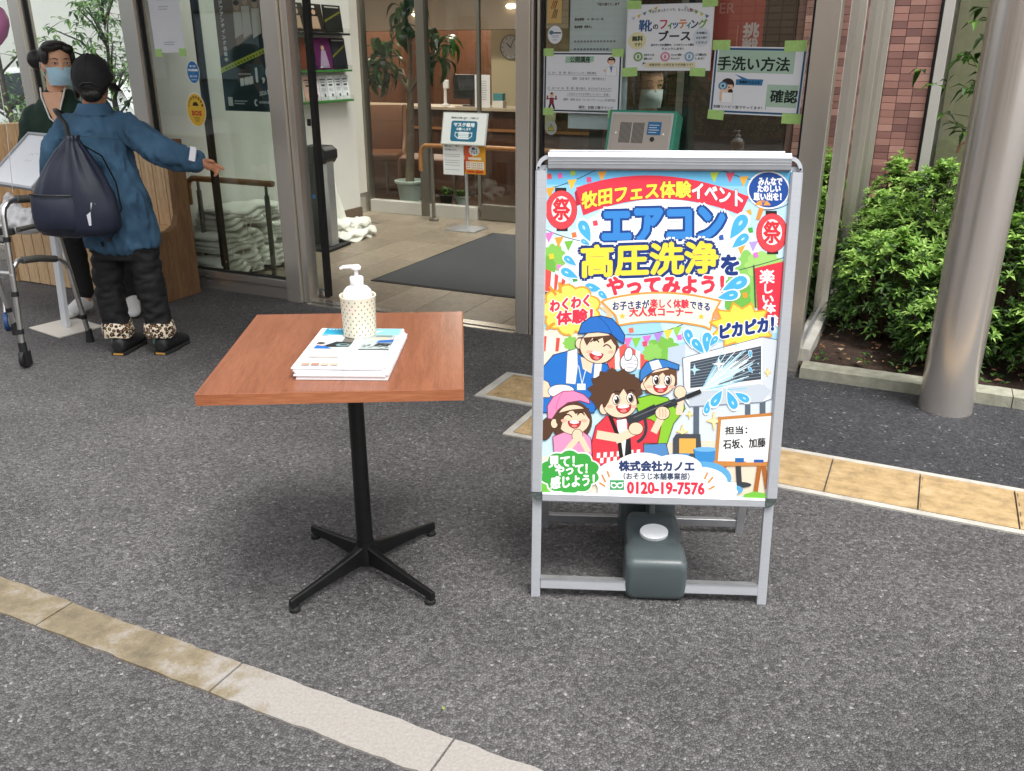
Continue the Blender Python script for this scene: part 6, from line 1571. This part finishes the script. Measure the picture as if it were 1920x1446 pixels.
b = MB(); b.loft(rings_of([(1.185,-.045,.01,.098,.080),(1.215,-.043,.013,.080,.071),(1.238,-.041,.017,.071,.064),(1.232,-.041,.017,.066,.060),(1.195,-.045,.012,.08,.068)]), caps=False); b.build('collar', M_DENIM, sh, smooth=60)
b = MB(); c0 = V_(-1.515,4.251,.981)
b.tube([c0 + Vector((-.028,.004,.006)), c0 + Vector((.022,-.003,-.005))], [.050,.047], 18); b.build('cuff', M_DENIM, sh, smooth=50)
b = MB(); b.tube([Vector((-.045+.155*math.sin(t*1.25), .005-.118*math.cos(t*1.1)-.016, 1.085+.012*math.cos(t*2))) for t in [k/6 for k in range(-6,7)]], .0022, 5); b.build('yoke_seam', P('seam_thread', '#3f5c72', .8), sh)
b = MB(); b.box(-.014,.014,-.006,.006,-.035,.03); b.build('paper_tag', M_PAPER, pd, loc=V_(-1.497,4.20,1.02), rot=(0,R(14),0))
# trousers with leopard cuffs
b = MB()
b.loft(rings_of([(.66,.0,.0,.155,.105),(.58,.0,.0,.158,.108),(.50,-.002,.0,.15,.10)]))
capsule(b, [V_(-2.035,4.335,.56), V_(-2.055,4.33,.38), V_(-2.055,4.325,.25), V_(-2.045,4.325,.15)], [.080,.072,.066,.062])
capsule(b, [V_(-1.865,4.335,.56), V_(-1.85,4.33,.38), V_(-1.84,4.33,.25), V_(-1.83,4.33,.15)], [.080,.072,.066,.062])
soft('trousers', b, M_TROU, pd, .009, 2, .014, 9, 8, fn=lambda p: 1.0, zs=2.2)
for x in (-2.045, -1.83):
    b = MB(); n_ = 28
    b.loft([[V_(x + r_*(1+.05*math.sin(j*5*2*PI/n_ + z*60))*math.cos(2*PI*j/n_), 4.325 + r_*math.sin(2*PI*j/n_), z + .006*math.sin(j*3*2*PI/n_)) for j in range(n_)] for z, r_ in ((.165,.066),(.155,.074),(.115,.078),(.09,.074),(.10,.06))], caps=False)
    b.build('leopard_cuff', M_LEO, pd, smooth=70)
    b = MB(); b.tube([V_(x,4.322,.05), V_(x,4.325,.14)], [.042,.04], 14); b.build('sock', P('teal_sock', '#6f9a90', .9), pd, smooth=60)
for hx, hy, an in ((-2.03,4.262,R(-6)), (-1.815,4.272,R(-10))):
    b = MB(); shoe(b, V_(hx,hy,.008), an, .235, .047); soft('shoe', b, M_SHOEB, pd, .008, 3)
    b = MB(); M_ = Matrix.Translation(V_(hx,hy,0)) @ Matrix.Rotation(an,4,'Z'); b.prism([(-.036,-.012),(.036,-.012),(.048,.06),(.046,.14),(.05,.19),(.03,.23),(-.03,.23),(-.05,.18),(-.042,.1),(-.046,.04)], lambda p, q, k: M_ @ Vector((p,q,k)), .001, .016); b.build('sole', P('sole_black', '#202020', .8), pd)
    b = MB(); b.prism([(-.026,-.0135),(.026,-.0135),(.026,-.0125),(-.026,-.0125)], lambda p, q, k: M_ @ Vector((p,q,k)), .004, .013); b.build('heel_strip', P('amber_rubber', '#b98a3e', .6), pd)
# cap, hair
b = MB(); HL = lambda p: hc + hm4 @ Vector(p)
rings = []
for i in range(9):
    a_ = PI/2*i/8; rr = math.cos(a_); rings.append([HL(((.088*rr+.001)*math.cos(2*PI*j/28), .006+(.106*rr+.001)*math.sin(2*PI*j/28), .018 + .105*math.sin(a_))) for j in range(28)])
b.loft([[HL((.088*math.cos(2*PI*j/28), .006+.106*math.sin(2*PI*j/28), .0 - (.012 if math.sin(2*PI*j/28) > .3 else 0))) for j in range(28)]] + rings)
cp = b.build('cap', P('black_cap', '#101114', .75, var=.15, vs=20, bump=.2, bs=260), pd, smooth=60)
b = MB(); b.prism([(.075*math.cos(a_), -.07 - .085*math.sin(a_)) for a_ in [PI*i/12 for i in range(13)]], lambda p, q, k: HL((p, q, k + .012 - .25*abs(p)*abs(p)*8)), .0, .006); b.build('cap_brim', cp.data.materials[0], cp)
for k in range(6):
    a_ = 2*PI*k/6 + .5; b = MB(); b.tube([HL((.089*math.cos(q)*math.cos(a_), .006+.107*math.cos(q)*math.sin(a_), .018+.1065*math.sin(q))) for q in [PI/2*i/10 for i in range(10)]], .0016, 5); b.build('cap_seam', cp.data.materials[0], cp)
b = MB(); b.ell(HL((0,.006,.124)),(.008,.008,.004),10,6); b.build('cap_button', cp.data.materials[0], cp)
b = MB(); b.tube([HL((-.035,.112,.0)), HL((-.02,.114,.012)), HL((.02,.114,.012)), HL((.035,.112,.0))], .004, 6); b.build('cap_strap', M_BLACK, cp)
b = MB(); b.ell(HL((0,.05,-.01)),(.074,.055,.06),16,10,M=hm4); b.ell(HL((0,.075,-.045)),(.05,.035,.035),14,9,M=hm4); b.ell(HL((.075,.02,-.03)),(.012,.03,.045),10,8,M=hm4)
soft('hair', b, M_HAIR, pd, .007, 2, .006, 40, 2)
b = MB()
for k in range(9):
    x = -.07 - .006*k; b.tube([HL((x*.9,.03+.004*k,-.0)), HL((x-.01,.03,-.04)), HL((x-.016-.003*k,.02,-.085-.006*k))], [.003,.0025,.001], 5)
b.build('loose_hair', M_HAIR, pd)
for sx in (-1,1):
    b = MB(); b.tube([HL((sx*.083,.03,.012)), HL((sx*.083,.022,-.02)), HL((sx*.076,-.01,-.055)), HL((sx*.06,-.05,-.07))], .0018, 5); b.build('mask_strap', M_MASKW, pd)

# drawstring backpack hanging on the back
bp_ = thing('drawstring_backpack', 'navy blue drawstring backpack hanging on the denim shirt', 'backpack', (-2.05, 4.125, .65), R(2))
b = MB(); n_ = 48
def brow(z, cx_, rx, ry, pl_): return [(cx_ + rx*(1+pl_*math.cos(j*11*2*PI/n_))*math.cos(2*PI*j/n_), ry*(1+pl_*1.6*math.cos(j*11*2*PI/n_))*math.sin(2*PI*j/n_), z) for j in range(n_)]
b.loft([brow(.0,.0,.10,.05,0), brow(.012,.0,.17,.085,0), brow(.05,.0,.192,.098,0), brow(.12,.0,.19,.098,.004), brow(.19,.0,.178,.092,.012), brow(.26,.005,.148,.08,.03), brow(.33,.012,.105,.062,.06), brow(.39,.022,.062,.044,.09), brow(.425,.028,.036,.03,.10), brow(.44,.03,.03,.026,.05), brow(.455,.03,.036,.03,.12)])
me = b.mesh('bag', M_NAVY, smooth=179); crumple(me, .016, 9, 6, zs=.8); obj('bag', me, bp_)
b = MB(); rings = []
for z, w_, dp in ((.035,.15,.02),(.05,.165,.035),(.10,.17,.042),(.17,.165,.036),(.20,.155,.02)):
    rings.append([(-.062 + p, -.086 - max(0, q)*1.0, z) for p, q in [(w_*.62*math.cos(a_), dp*math.sin(a_)) for a_ in [PI*k/14 for k in range(15)]]] + [(-.062 + w_*.62*math.cos(a_), -.07, z) for a_ in [PI - PI*k/6 for k in range(1,6)]])
b.loft(rings); me = b.mesh('pocket', M_NAVY, smooth=60); crumple(me, .004, 14, 9); obj('pocket', me, bp_)
b = MB(); b.tube([(-.155,-.100,.206),(-.10,-.122,.205),(-.03,-.122,.203),(.03,-.105,.2)], .0045, 6); b.build('zip', M_BLACK, bp_)
b = MB(); b.prism([(.085,.06),(.148,.07),(.15,.105),(.125,.12),(.12,.16),(.105,.165),(.10,.125),(.082,.11)], lambda p, q, k: (p, -.093 + (p-.08)*.55 + k, q), -.004, .0); b.build('white_tag', P('tag_cloth', '#c9cbd2', .7), bp_)
for pts in ([(.02,0,.44),(-.02,.08,.50),(-.06,.10,.55),(-.085,.14,.565),(-.10,.24,.54)], [(.035,0,.44),(.13,.06,.36),(.18,.05,.24),(.195,.03,.12),(.16,-.0,.03),(.13,.02,-.02)]):
    b = MB(); b.tube(pts, .011, 8, flat=.35); b.build('strap', M_BLACK, bp_, smooth=60)
b = MB(); b.box(.115,.135,.0,.012,-.035,-.012); b.build('buckle', M_BLACK, bp_)

# --- woman in green facing the camera
pw = thing('person', 'woman in dark green top and pale blue face mask facing the denim person', 'person', (-2.52, 5.05, 0), 0)
o0 = Vector((-2.52, 5.05, 0))
hc = V_(-2.46, 5.02, 1.398); rz = R(38); HM = Matrix.Rotation(rz, 3, 'Z'); hm4 = HM.to_4x4()
b = MB(); head_mesh(b, hc, hm4); capsule(b, [V_(-2.49,5.035,1.34), V_(-2.50,5.045,1.20)], [.050,.058])
capsule(b, [V_(-2.52,5.05,.9), V_(-2.51,5.05,1.08)], [.09,.08])
capsule(b, [V_(-2.60,5.06,.8), V_(-2.57,5.05,.45), V_(-2.565,5.07,.08)], [.075,.055,.036]); capsule(b, [V_(-2.44,5.06,.8), V_(-2.36,5.05,.45), V_(-2.30,5.09,.08)], [.075,.055,.036])
capsule(b, [V_(-2.67,5.05,1.12), V_(-2.71,5.04,.90), V_(-2.62,4.93,.80)], [.045,.037,.026]); capsule(b, [V_(-2.36,5.05,1.12), V_(-2.32,5.02,.92), V_(-2.38,4.93,.86)], [.045,.037,.026])
soft('body', b, M_SKIN, pw, .009, 2)
face(pw, hc, hm4, M_MASKB, (0,0,rz))
b = MB(); HL = lambda p: hc + hm4 @ Vector(p)
for p, r_ in (((0,.035,.042),(.084,.086,.088)), ((0,-.0,.098),(.068,.075,.03)), ((-.066,-.018,.05),(.022,.05,.045)), ((.068,-.012,.045),(.02,.05,.05)), ((.074,.03,.01),(.014,.035,.05)), ((-.035,-.055,.088),(.05,.022,.020)), ((.045,-.05,.085),(.035,.022,.024)), ((-.085,.075,.03),(.05,.04,.05))): b.ell(HL(p), r_, 14, 10, M=hm4)
soft('hair', b, M_HAIR, pw, .006, 3, .003, 60, 5, zs=.3)
b = MB(); b.loft(rings_of([(.70,.0,.005,.165,.115),(.85,.0,.0,.16,.112),(1.0,.0,.0,.165,.115),(1.11,.005,.0,.17,.108),(1.165,.01,.0,.15,.095),(1.21,.016,.0,.112,.078),(1.25,.022,.0,.08,.062),(1.275,.024,.0,.064,.055)]))
capsule(b, [V_(-2.655,5.05,1.13), V_(-2.70,5.045,1.0), V_(-2.715,5.03,.88)], [.068,.066,.06]); capsule(b, [V_(-2.365,5.05,1.115), V_(-2.33,5.04,1.0), V_(-2.32,5.02,.93)], [.068,.066,.06])
gt = soft('green_top', b, M_GRN, pw, .011, 3, .012, 8, 2)
# V neckline: skin opening edged with white piping
vn = [(-.030,-.050,1.285),(-.022,-.072,1.24),(-.002,-.088,1.19),(.020,-.104,1.13),(.032,-.112,1.10),(.044,-.104,1.13),(.058,-.088,1.19),(.072,-.072,1.24),(.080,-.050,1.285)]
b = MB(); b.prism([(-.030,1.262),(-.012,1.20),(.014,1.145),(.032,1.11),(.05,1.145),(.066,1.20),(.080,1.262)], lambda p, q, k: (p, -.122 + max(0, q-1.09)*.28 + k, q), -.004, .03); b.build('neckline_skin', M_SKIN, pw)
b = MB(); b.tube([(x-.012 if x < .03 else x+.012, y-.012, z) for x, y, z in vn], .0045, 8); b.build('white_piping', M_WHITEP, gt, smooth=60)
pr = Print(z0=0.); pr.ell(0,0,.045,.045,'#b9b79a'); pr.ell(0,0,.039,.039,'#12301f'); pr.poly([(-.02,-.02),(.012,-.02),(-.002,.024)],'#b9b79a'); pr.ell(.006,-.002,.012,.02,'#12301f'); pr.build('chest_emblem', gt, (-.02,-.127,.965))
b = MB(); b.loft(rings_of([(.78,.0,.008,.16,.115),(.70,.0,.008,.155,.11),(.62,.005,.008,.15,.105)]))
capsule(b, [V_(-2.595,5.06,.70), V_(-2.575,5.055,.45), V_(-2.565,5.07,.13)], [.088,.07,.055]); capsule(b, [V_(-2.445,5.06,.70), V_(-2.365,5.055,.45), V_(-2.305,5.09,.13)], [.088,.07,.055])
soft('trousers', b, M_TROU, pw, .012, 3, .008, 12, 4)
for hx, hy, an in ((-2.565,5.10,R(170)), (-2.30,5.12,R(200))):
    b = MB(); shoe(b, V_(hx,hy,.01), an, .235, .045); sh_ = soft('shoe', b, M_WSHOE, pw, .008, 3)

# --- woman in black inside the porch, seen between the papers
pi_ = thing('person', 'woman in black top and white face mask standing inside behind the glass', 'person', (.80, 5.20, 0), 0)
pi_.location = (.80 - .07, 5.20 - .36, .008)
o0 = Vector((.80, 5.20, 0))
hc = V_(.79, 5.17, 1.285); rz = R(12); hm4 = Matrix.Rotation(rz, 3, 'Z').to_4x4()
b = MB(); head_mesh(b, hc, hm4); capsule(b, [V_(.79,5.18,1.22), V_(.79,5.19,1.08)], [.046,.052]); capsule(b, [V_(.79,5.2,.75), V_(.79,5.2,.93)], [.09,.08])
capsule(b, [V_(.72,5.2,.7), V_(.72,5.2,.38), V_(.72,5.21,.08)], [.075,.055,.036]); capsule(b, [V_(.87,5.2,.7), V_(.87,5.2,.38), V_(.87,5.21,.08)], [.075,.055,.036])
capsule(b, [V_(.93,5.19,1.0), V_(.965,5.14,.84), V_(.93,5.02,.78)], [.045,.038,.027]); capsule(b, [V_(.65,5.19,1.0), V_(.62,5.14,.84), V_(.66,5.02,.78)], [.045,.038,.027])
soft('body', b, M_SKIN, pi_, .010, 2)
face(pi_, hc, hm4, M_MASKW, (0,0,rz))
b = MB(); HL = lambda p: hc + hm4 @ Vector(p)
for p, r_ in (((0,.035,.042),(.086,.088,.09)), ((0,-.01,.098),(.072,.08,.03)), ((-.074,-.01,.0),(.016,.04,.10)), ((.076,.0,.0),(.014,.04,.10)), ((0,-.055,.09),(.062,.026,.022))): b.ell(HL(p), r_, 14, 10, M=hm4)
soft('hair', b, M_HAIR, pi_, .007, 2, .006, 34, 5)
b = MB(); b.loft(rings_of([(.55,-.01,.0,.16,.112),(.80,-.01,.0,.155,.11),(.96,-.01,.0,.165,.11),(1.02,-.01,.0,.15,.095),(1.06,-.01,-.005,.09,.07)])); capsule(b, [V_(.93,5.19,.985), V_(.945,5.17,.93)], [.062,.058]); capsule(b, [V_(.65,5.19,.985), V_(.635,5.17,.93)], [.062,.058])
soft('black_top', b, P('black_cotton', '#15161a', .8), pi_, .012, 3, .008, 9, 2)
b = MB(); b.loft(rings_of([(.62,-.005,.0,.155,.11),(.50,-.005,.0,.155,.11)])); capsule(b, [V_(.72,5.2,.56), V_(.72,5.2,.1)], [.085,.06]); capsule(b, [V_(.87,5.2,.56), V_(.87,5.2,.1)], [.085,.06]); soft('trousers', b, M_TROU, pi_, .012, 3)
for x in (.72,.87): b = MB(); shoe(b, V_(x,5.23,.02), PI, .23, .045); soft('shoe', b, M_WSHOE, pi_, .009, 2)

# ================================================================== WALKER, BENCH, STAND, BALLOON
M_CHR = P('polished_aluminium', '#d6d5d3', .3, 1, var=.06, vs=10)
M_GRIP = P('grey_grip', '#4a4a46', .8, var=.1, vs=40)
wk = thing('walking_frame', 'folding aluminium walking frame with grey grips beside the denim person', 'walking frame', (0,0,0), 0)
def side(A, B, wheelA, wheelmat, off):
    A = Vector(A); B = Vector(B); dv = (B-A).normalized()
    topA = A + dv*.045 + Vector((0,0,.74)); topB = B - dv*.10 + Vector((0,0,.70))
    a0 = A + Vector((0,0,.10 if wheelA else .03)); b0 = B + Vector((0,0,.04))
    b = MB()
    crv = [a0, A.lerp(topA,.5), topA, topA + dv*.012 + Vector((0,0,.035)), topA + dv*.045 + Vector((0,0,.06)), topA + dv*.09 + Vector((0,0,.066)), topB - dv*.05 + Vector((0,0,.09)), topB + dv*.0 + Vector((0,0,.05)), topB, b0]
    b.tube(crv, .0135, 12); b.build('side_tube', M_CHR, wk, smooth=60)
    b = MB(); g0, g1 = crv[5], crv[6]; b.tube([g0, g1], .019, 14); b.build('hand_grip', M_GRIP, wk, smooth=60)
    mA = a0.lerp(topA,.56); mB = b0.lerp(topB,.56); b = MB()
    hp = [mA, mA + dv*.012 + Vector((0,0,.035)), mA + dv*.05 + Vector((0,0,.062)), mA.lerp(mB,.5) + Vector((0,0,.072)), mB - dv*.05 + Vector((0,0,.066)), mB - dv*.012 + Vector((0,0,.035)), mB]
    b.tube(hp, .0125, 12); b.build('rise_handle', M_CHR, wk, smooth=60)
    b = MB(); b.tube([hp[2].lerp(hp[3],.2), hp[3], hp[4].lerp(hp[3],.2)], .0175, 14); b.build('rise_grip', M_GRIP, wk, smooth=60)
    for base, top_, zs in ((a0, topA, (.13,.42,.83)), (b0, topB, (.16,))):
        for k in zs:
            c = base.lerp(top_, k); b = MB(); b.tube([c - (top_-base).normalized()*.012, c + (top_-base).normalized()*.012], .0165, 12); b.build('collar', M_BLACK, wk, smooth=50)
    b = MB(); b.tube([B + Vector((0,0,.0)), B + Vector((0,0,.035)), b0 + Vector((0,0,.03))], [.022,.018,.017], 12); b.build('rubber_tip', M_RUB, wk, smooth=50)
    if wheelA:
        b = MB(); b.tube([a0 + Vector((0,0,.03)), a0 - Vector((0,0,.035))], .019, 12); b.box(-.018,-.012,-.02,.03,-.09,-.02, M=Matrix.Translation(a0)); b.box(.012,.018,-.02,.03,-.09,-.02, M=Matrix.Translation(a0)); b.build('fork', M_BLACK, wk)
        c = A + Vector((0,0,.045)); b = MB(); b.tube([c - Vector((.010,0,0)), c + Vector((.010,0,0))], .044, 24); w_ = b.build('wheel', wheelmat, wk, smooth=40, bev=.003)
        b = MB(); b.tube([c - Vector((.013,0,0)), c + Vector((.013,0,0))], .014, 12); b.build('wheel_hub', M_ALU, w_)
    return mA, mB, topA, topB
q1 = side((-2.413,4.075,0), (-2.285,4.49,0), True, M_RUB, 0)
q2 = side((-2.885,4.215,0), (-2.755,4.62,0), True, M_RUB, 0)
for f0, f1, z in ((.60,.60,0), (.93,.93,0)):
    for i in (0,):
        a_ = Vector((-2.40,4.09,.05)).lerp(q1[2], f0); c_ = Vector((-2.87,4.23,.05)).lerp(q2[2], f1)
        b = MB(); b.tube([a_, a_.lerp(c_,.5) + Vector((0,0,.0)), c_], .0115, 12); b.build('cross_tube', M_CHR, wk, smooth=50)
b = MB(); a_ = q1[2] + Vector((.02,.06,-.075)); b.tube([a_, a_ + Vector((.03,.10,.0)), a_ + Vector((.06,.2,.03))], .012, 10); b.build('fold_lever', M_GRIP, wk, smooth=50)
b = MB(); b.box(-.03,.05,-.012,.012,-.02,.012, M=Matrix.Translation(q1[2] + Vector((-.02,.01,-.07)))); b.build('fold_lock', M_BLACK, wk, bev=.004)
t = thing('castor_wheel', 'small blue rimmed wheel of another walker at the left edge', 'wheel', (-2.84, 4.70, .05), R(20))
b = MB(); b.tube([(-.011,0,0),(.011,0,0)], .05, 28); b.build('tyre', P('blue_tyre', '#2a4f86', .5), t, smooth=40, bev=.003)
b = MB(); b.tube([(-.0125,0,0),(.0125,0,0)], .032, 20); b.build('rim', M_WHITEP, t, smooth=40)
b = MB(); b.tube([(-.016,0,0),(.016,0,0)], .008, 10); b.tube([(0,0,.052),(.0,.03,.12),(-.03,.05,.40)], .011, 10); b.build('fork', M_CHR, t, smooth=40)

M_PINE = wood('pine_board', '#b98f62', '#ecd2aa', 1.0, 'Z', .6, knots=True, coord='Object')
M_PINEX = wood('pine_seat_board', '#bf9466', '#e3c294', .7, 'X', .6, knots=True)
M_OLDW = wood('weathered_board', '#5e432c', '#8a6642', .6, 'Z', .7)
bn = grid_thing('wooden_bench', 'pine plank bench with high end panels against the left glass', 'bench', -3.80, -.36)
random.seed(9)
for i in range(13):
    b = MB(); b.box(-.094,0,0,.022,.005,.40 + random.uniform(-.002,.002)); o = b.build('front_plank', M_PINE, bn, bev=.0025, loc=(-.002 - i*.1, random.uniform(-.0015,.0015), 0))
for i in range(3):
    b = MB(); b.box(-1.30,-.0,-.015 + i*.1,-.015 + i*.1 + .097,.402,.43); b.build('seat_plank', M_PINEX, bn, bev=.003)
for i in range(13):
    b = MB(); b.box(-.094,0,.262,.285,.431,.97); b.build('back_plank', M_PINE, bn, bev=.0025, loc=(-.002 - i*.1, random.uniform(-.001,.001), 0))
b = MB(); b.prism([(-.035,.0),(.30,.0),(.30,.97),(.20,.975),(.19,.52),(.16,.46),(.10,.435),(-.035,.43)], lambda p, q, k: (k, p, q), .001, .045); b.build('end_panel', M_OLDW, bn, bev=.004)
b = MB(); b.box(-1.30,0,.024,.03,.005,.40); b.box(-1.30,0,.2855,.29,.431,.96); b.build('backing', P('dark_gap_wood', '#3b2a1c', .9), bn)
b = MB(); b.box(-1.35,-1.302,-.02,.29,0,1.03); b.build('end_panel', M_PINE, bn, bev=.004)
b = MB(); b.box(-1.352,-1.30,-.0225,-.0205,.80,.83); b.build('dark_patch', M_BLACK, bn)
M_PLAS = P('white_plastic_bag', '#e2e3e4', .35, var=.04, vs=10)
for x, y, sc_, lb in ((-3.02,5.36,1.0,'crumpled white plastic bag on the bench seat behind the walker grip'), (-3.24,5.44,.75,'smaller white plastic bag at the far left of the bench')):
    t = thing('plastic_bag', lb, 'bag', (x, y, .433), R(-20), 'white bags on the bench')
    b = MB(); b.ell((0,0,.07),(.15*sc_,.08*sc_,.075)); b.ell((.07,0,.06),(.10*sc_,.07*sc_,.06)); b.ell((-.06,0,.13*sc_),(.06*sc_,.05*sc_,.06)); b.ell((-.05,.0,.18*sc_),(.03,.03,.05)); soft('bag_film', b, M_PLAS, t, .010, 2, .03, 13, x)
t = thing('red_pouch', 'small red and white pouch on the bench at the left edge', 'pouch', (-3.30, 5.36, .433), R(10))
b = MB(); b.ell((0,0,.02),(.07,.05,.025)); soft('pouch', b, P('red_pouch_cloth', '#b3382f', .6), t, .008, 2, .008, 14, 1); b = MB(); b.box(-.03,.03,-.052,-.046,.008,.03); b.build('white_patch', M_PAPER, t)

# white reading stand with blank sheet
st = thing('lectern_sign', 'white floor stand with tilted white framed sheet beside the denim person', 'sign stand', (-2.535, 4.74, 0), R(-35))
b = MB(); b.box(-.16,.16,-.13,.13,0,.008); b.build('base_plate', P('white_steel', '#cfcac1', .45), st, bev=.002)
b = MB(); b.box(-.028,.028,-.012,.012,0,.80, M=Matrix.Translation((0,0,.008)) @ Matrix.Rotation(R(-3),4,'X')); b.build('pole', P('pale_grey_paint', '#c9ccd0', .45), st, bev=.003)
TI = (R(-50),0,0)
b = MB(); b.box(-.23,.23,-.002,.008,-.17,.17); b.build('backing', M_WHITEP, st, loc=(0.0,-.02,.93), rot=TI)
for x0, x1, z0, z1 in ((-.24,.24,-.185,-.17),(-.24,.24,.17,.185),(-.24,-.226,-.17,.17),(.226,.24,-.17,.17)):
    b = MB(); b.box(x0,x1,-.012,.01,z0,z1); b.build('frame_bar', P('grey_frame_paint', '#9fa3a9', .45) if not bpy.data.materials.get('grey_frame_paint') else bpy.data.materials['grey_frame_paint'], st, bev=.002, loc=(0,-.02,.93), rot=TI)
pr = Print(z0=.0024); pr.rect(-.22,-.165,.22,.165,'#eef1f6')
for p in (((-.06,.03),(-.04,.045),(-.02,.035),(.0,.05),(.03,.04)), ((-.05,-.01),(-.03,.0),(-.02,-.012),(.01,.0))): pr.line(p, '#c9cdd6', .004)
pr.build('sheet_print', st, (0,-.02,.93), TI)

bl = thing('balloon', 'pink balloon at the upper left corner', 'balloon', (-2.335, 4.2, 1.575), 0)
b = MB(); b.lathe([(.001,-.098),(.012,-.096),(.035,-.08),(.065,-.045),(.082,0),(.083,.03),(.072,.065),(.045,.09),(.015,.10),(.001,.101)], 28); b.build('balloon_skin', P('pink_latex', '#c47aa8', .25, coat=.3), bl, smooth=179)
b = MB(); b.lathe([(.003,-.098),(.012,-.11),(.010,-.112)], 10); b.build('knot', P('pink_latex_knot', '#b0659a', .4), bl)
b = MB(); b.tube([(0,0,-.11),(-.02,.02,-.4),(-.1,.1,-.75)], .0015, 5); b.build('string', M_WHITEP, bl)

# white car standing beyond the left glass
cr_ = thing('parked_car', 'white compact car parked beyond the far left glass', 'car', W(-8.9, 3.6, 0), ANG)
prof = [(-1.9,.30),(-1.92,.62),(-1.7,.78),(-1.05,.86),(-.45,1.32),(.75,1.36),(1.45,.98),(1.85,.90),(1.92,.55),(1.88,.30)]
b = MB(); b.prism(prof, lambda p, q, k: (p, k*(1 - .12*max(0, q-.86)/.5), q), -.80, .80); b.build('body', P('white_car_paint', '#e3e5e6', .2, coat=.6), cr_, bev=.05, seg=3, smooth=60)
for y in (-.803, .803):
    b = MB(); b.prism([(-.9,.88),(-.42,1.25),(.1,1.28),(.1,.9)], lambda p, q, k: (p, y*(1 - .12*max(0, q-.86)/.5) + k, q), -.004, .004); b.build('window', M_DGLASS, cr_)
    b = MB(); b.prism([(.16,.9),(.16,1.28),(.72,1.29),(1.25,.97)], lambda p, q, k: (p, y*(1 - .12*max(0, q-.86)/.5) + k, q), -.004, .004); b.build('window', M_DGLASS, cr_)
    for x in (-1.2, 1.2):
        b = MB(); b.tube([(x,y-.06,.31),(x,y+.06,.31)], .31, 28); wh = b.build('wheel', M_RUB, cr_, smooth=40); b = MB(); b.tube([(x,y-.07,.31),(x,y+.07,.31)], .2, 20); b.build('rim', M_ALU, wh, smooth=40)
    b = MB(); b.ell((-1.84,y*.78,.66),(.05,.14,.07)); b.build('headlight', M_PAPER, cr_, smooth=179)
# ================================================================== SMALL LITTER ON THE GROUND
random.seed(99)
gt_ = MB()
for i in range(140):
    s_, d_ = random.uniform(-3.6, 1.6), random.uniform(-3.6, -.3)
    p = W(s_, d_, 0); r_ = random.uniform(.0018, .0045)
    gt_.ell((p.x, p.y, r_*.5), (r_, r_*random.uniform(.6, 1), r_*.7), 6, 4)
g_ = gt_.build('grit', island_mat('grit_stone', [(0,'#55524e'),(.6,'#8d8880'),(1,'#c9c4ba')], .8)); stuff(g_); g_['label'] = 'loose grit scattered on the asphalt'
for s_, d_, a_, c, lb in ((-2.62,-.22,.4,'#5a4a38','brown dry leaf on the asphalt near the left door post'), (-.40,-2.78,1.9,'#7c8a4a','small green leaf beside the kerb strip'), (.52,.55,.9,'#a8742c','orange dead leaf caught low in the azalea')):
    t = thing('fallen_leaf', lb, 'leaf', W(s_, d_, .006 if d_ < 0 else .16), a_)
    b = MB(); leafy(b, Vector((0,0,0)), Vector((1,0,.1 if d_ < 0 else -1.2)), .055 if d_ > 0 else .016, .009 if d_ > 0 else .004, 0, .0); b.build('blade', P('dead_leaf_' + c[1:], c, .7), t)
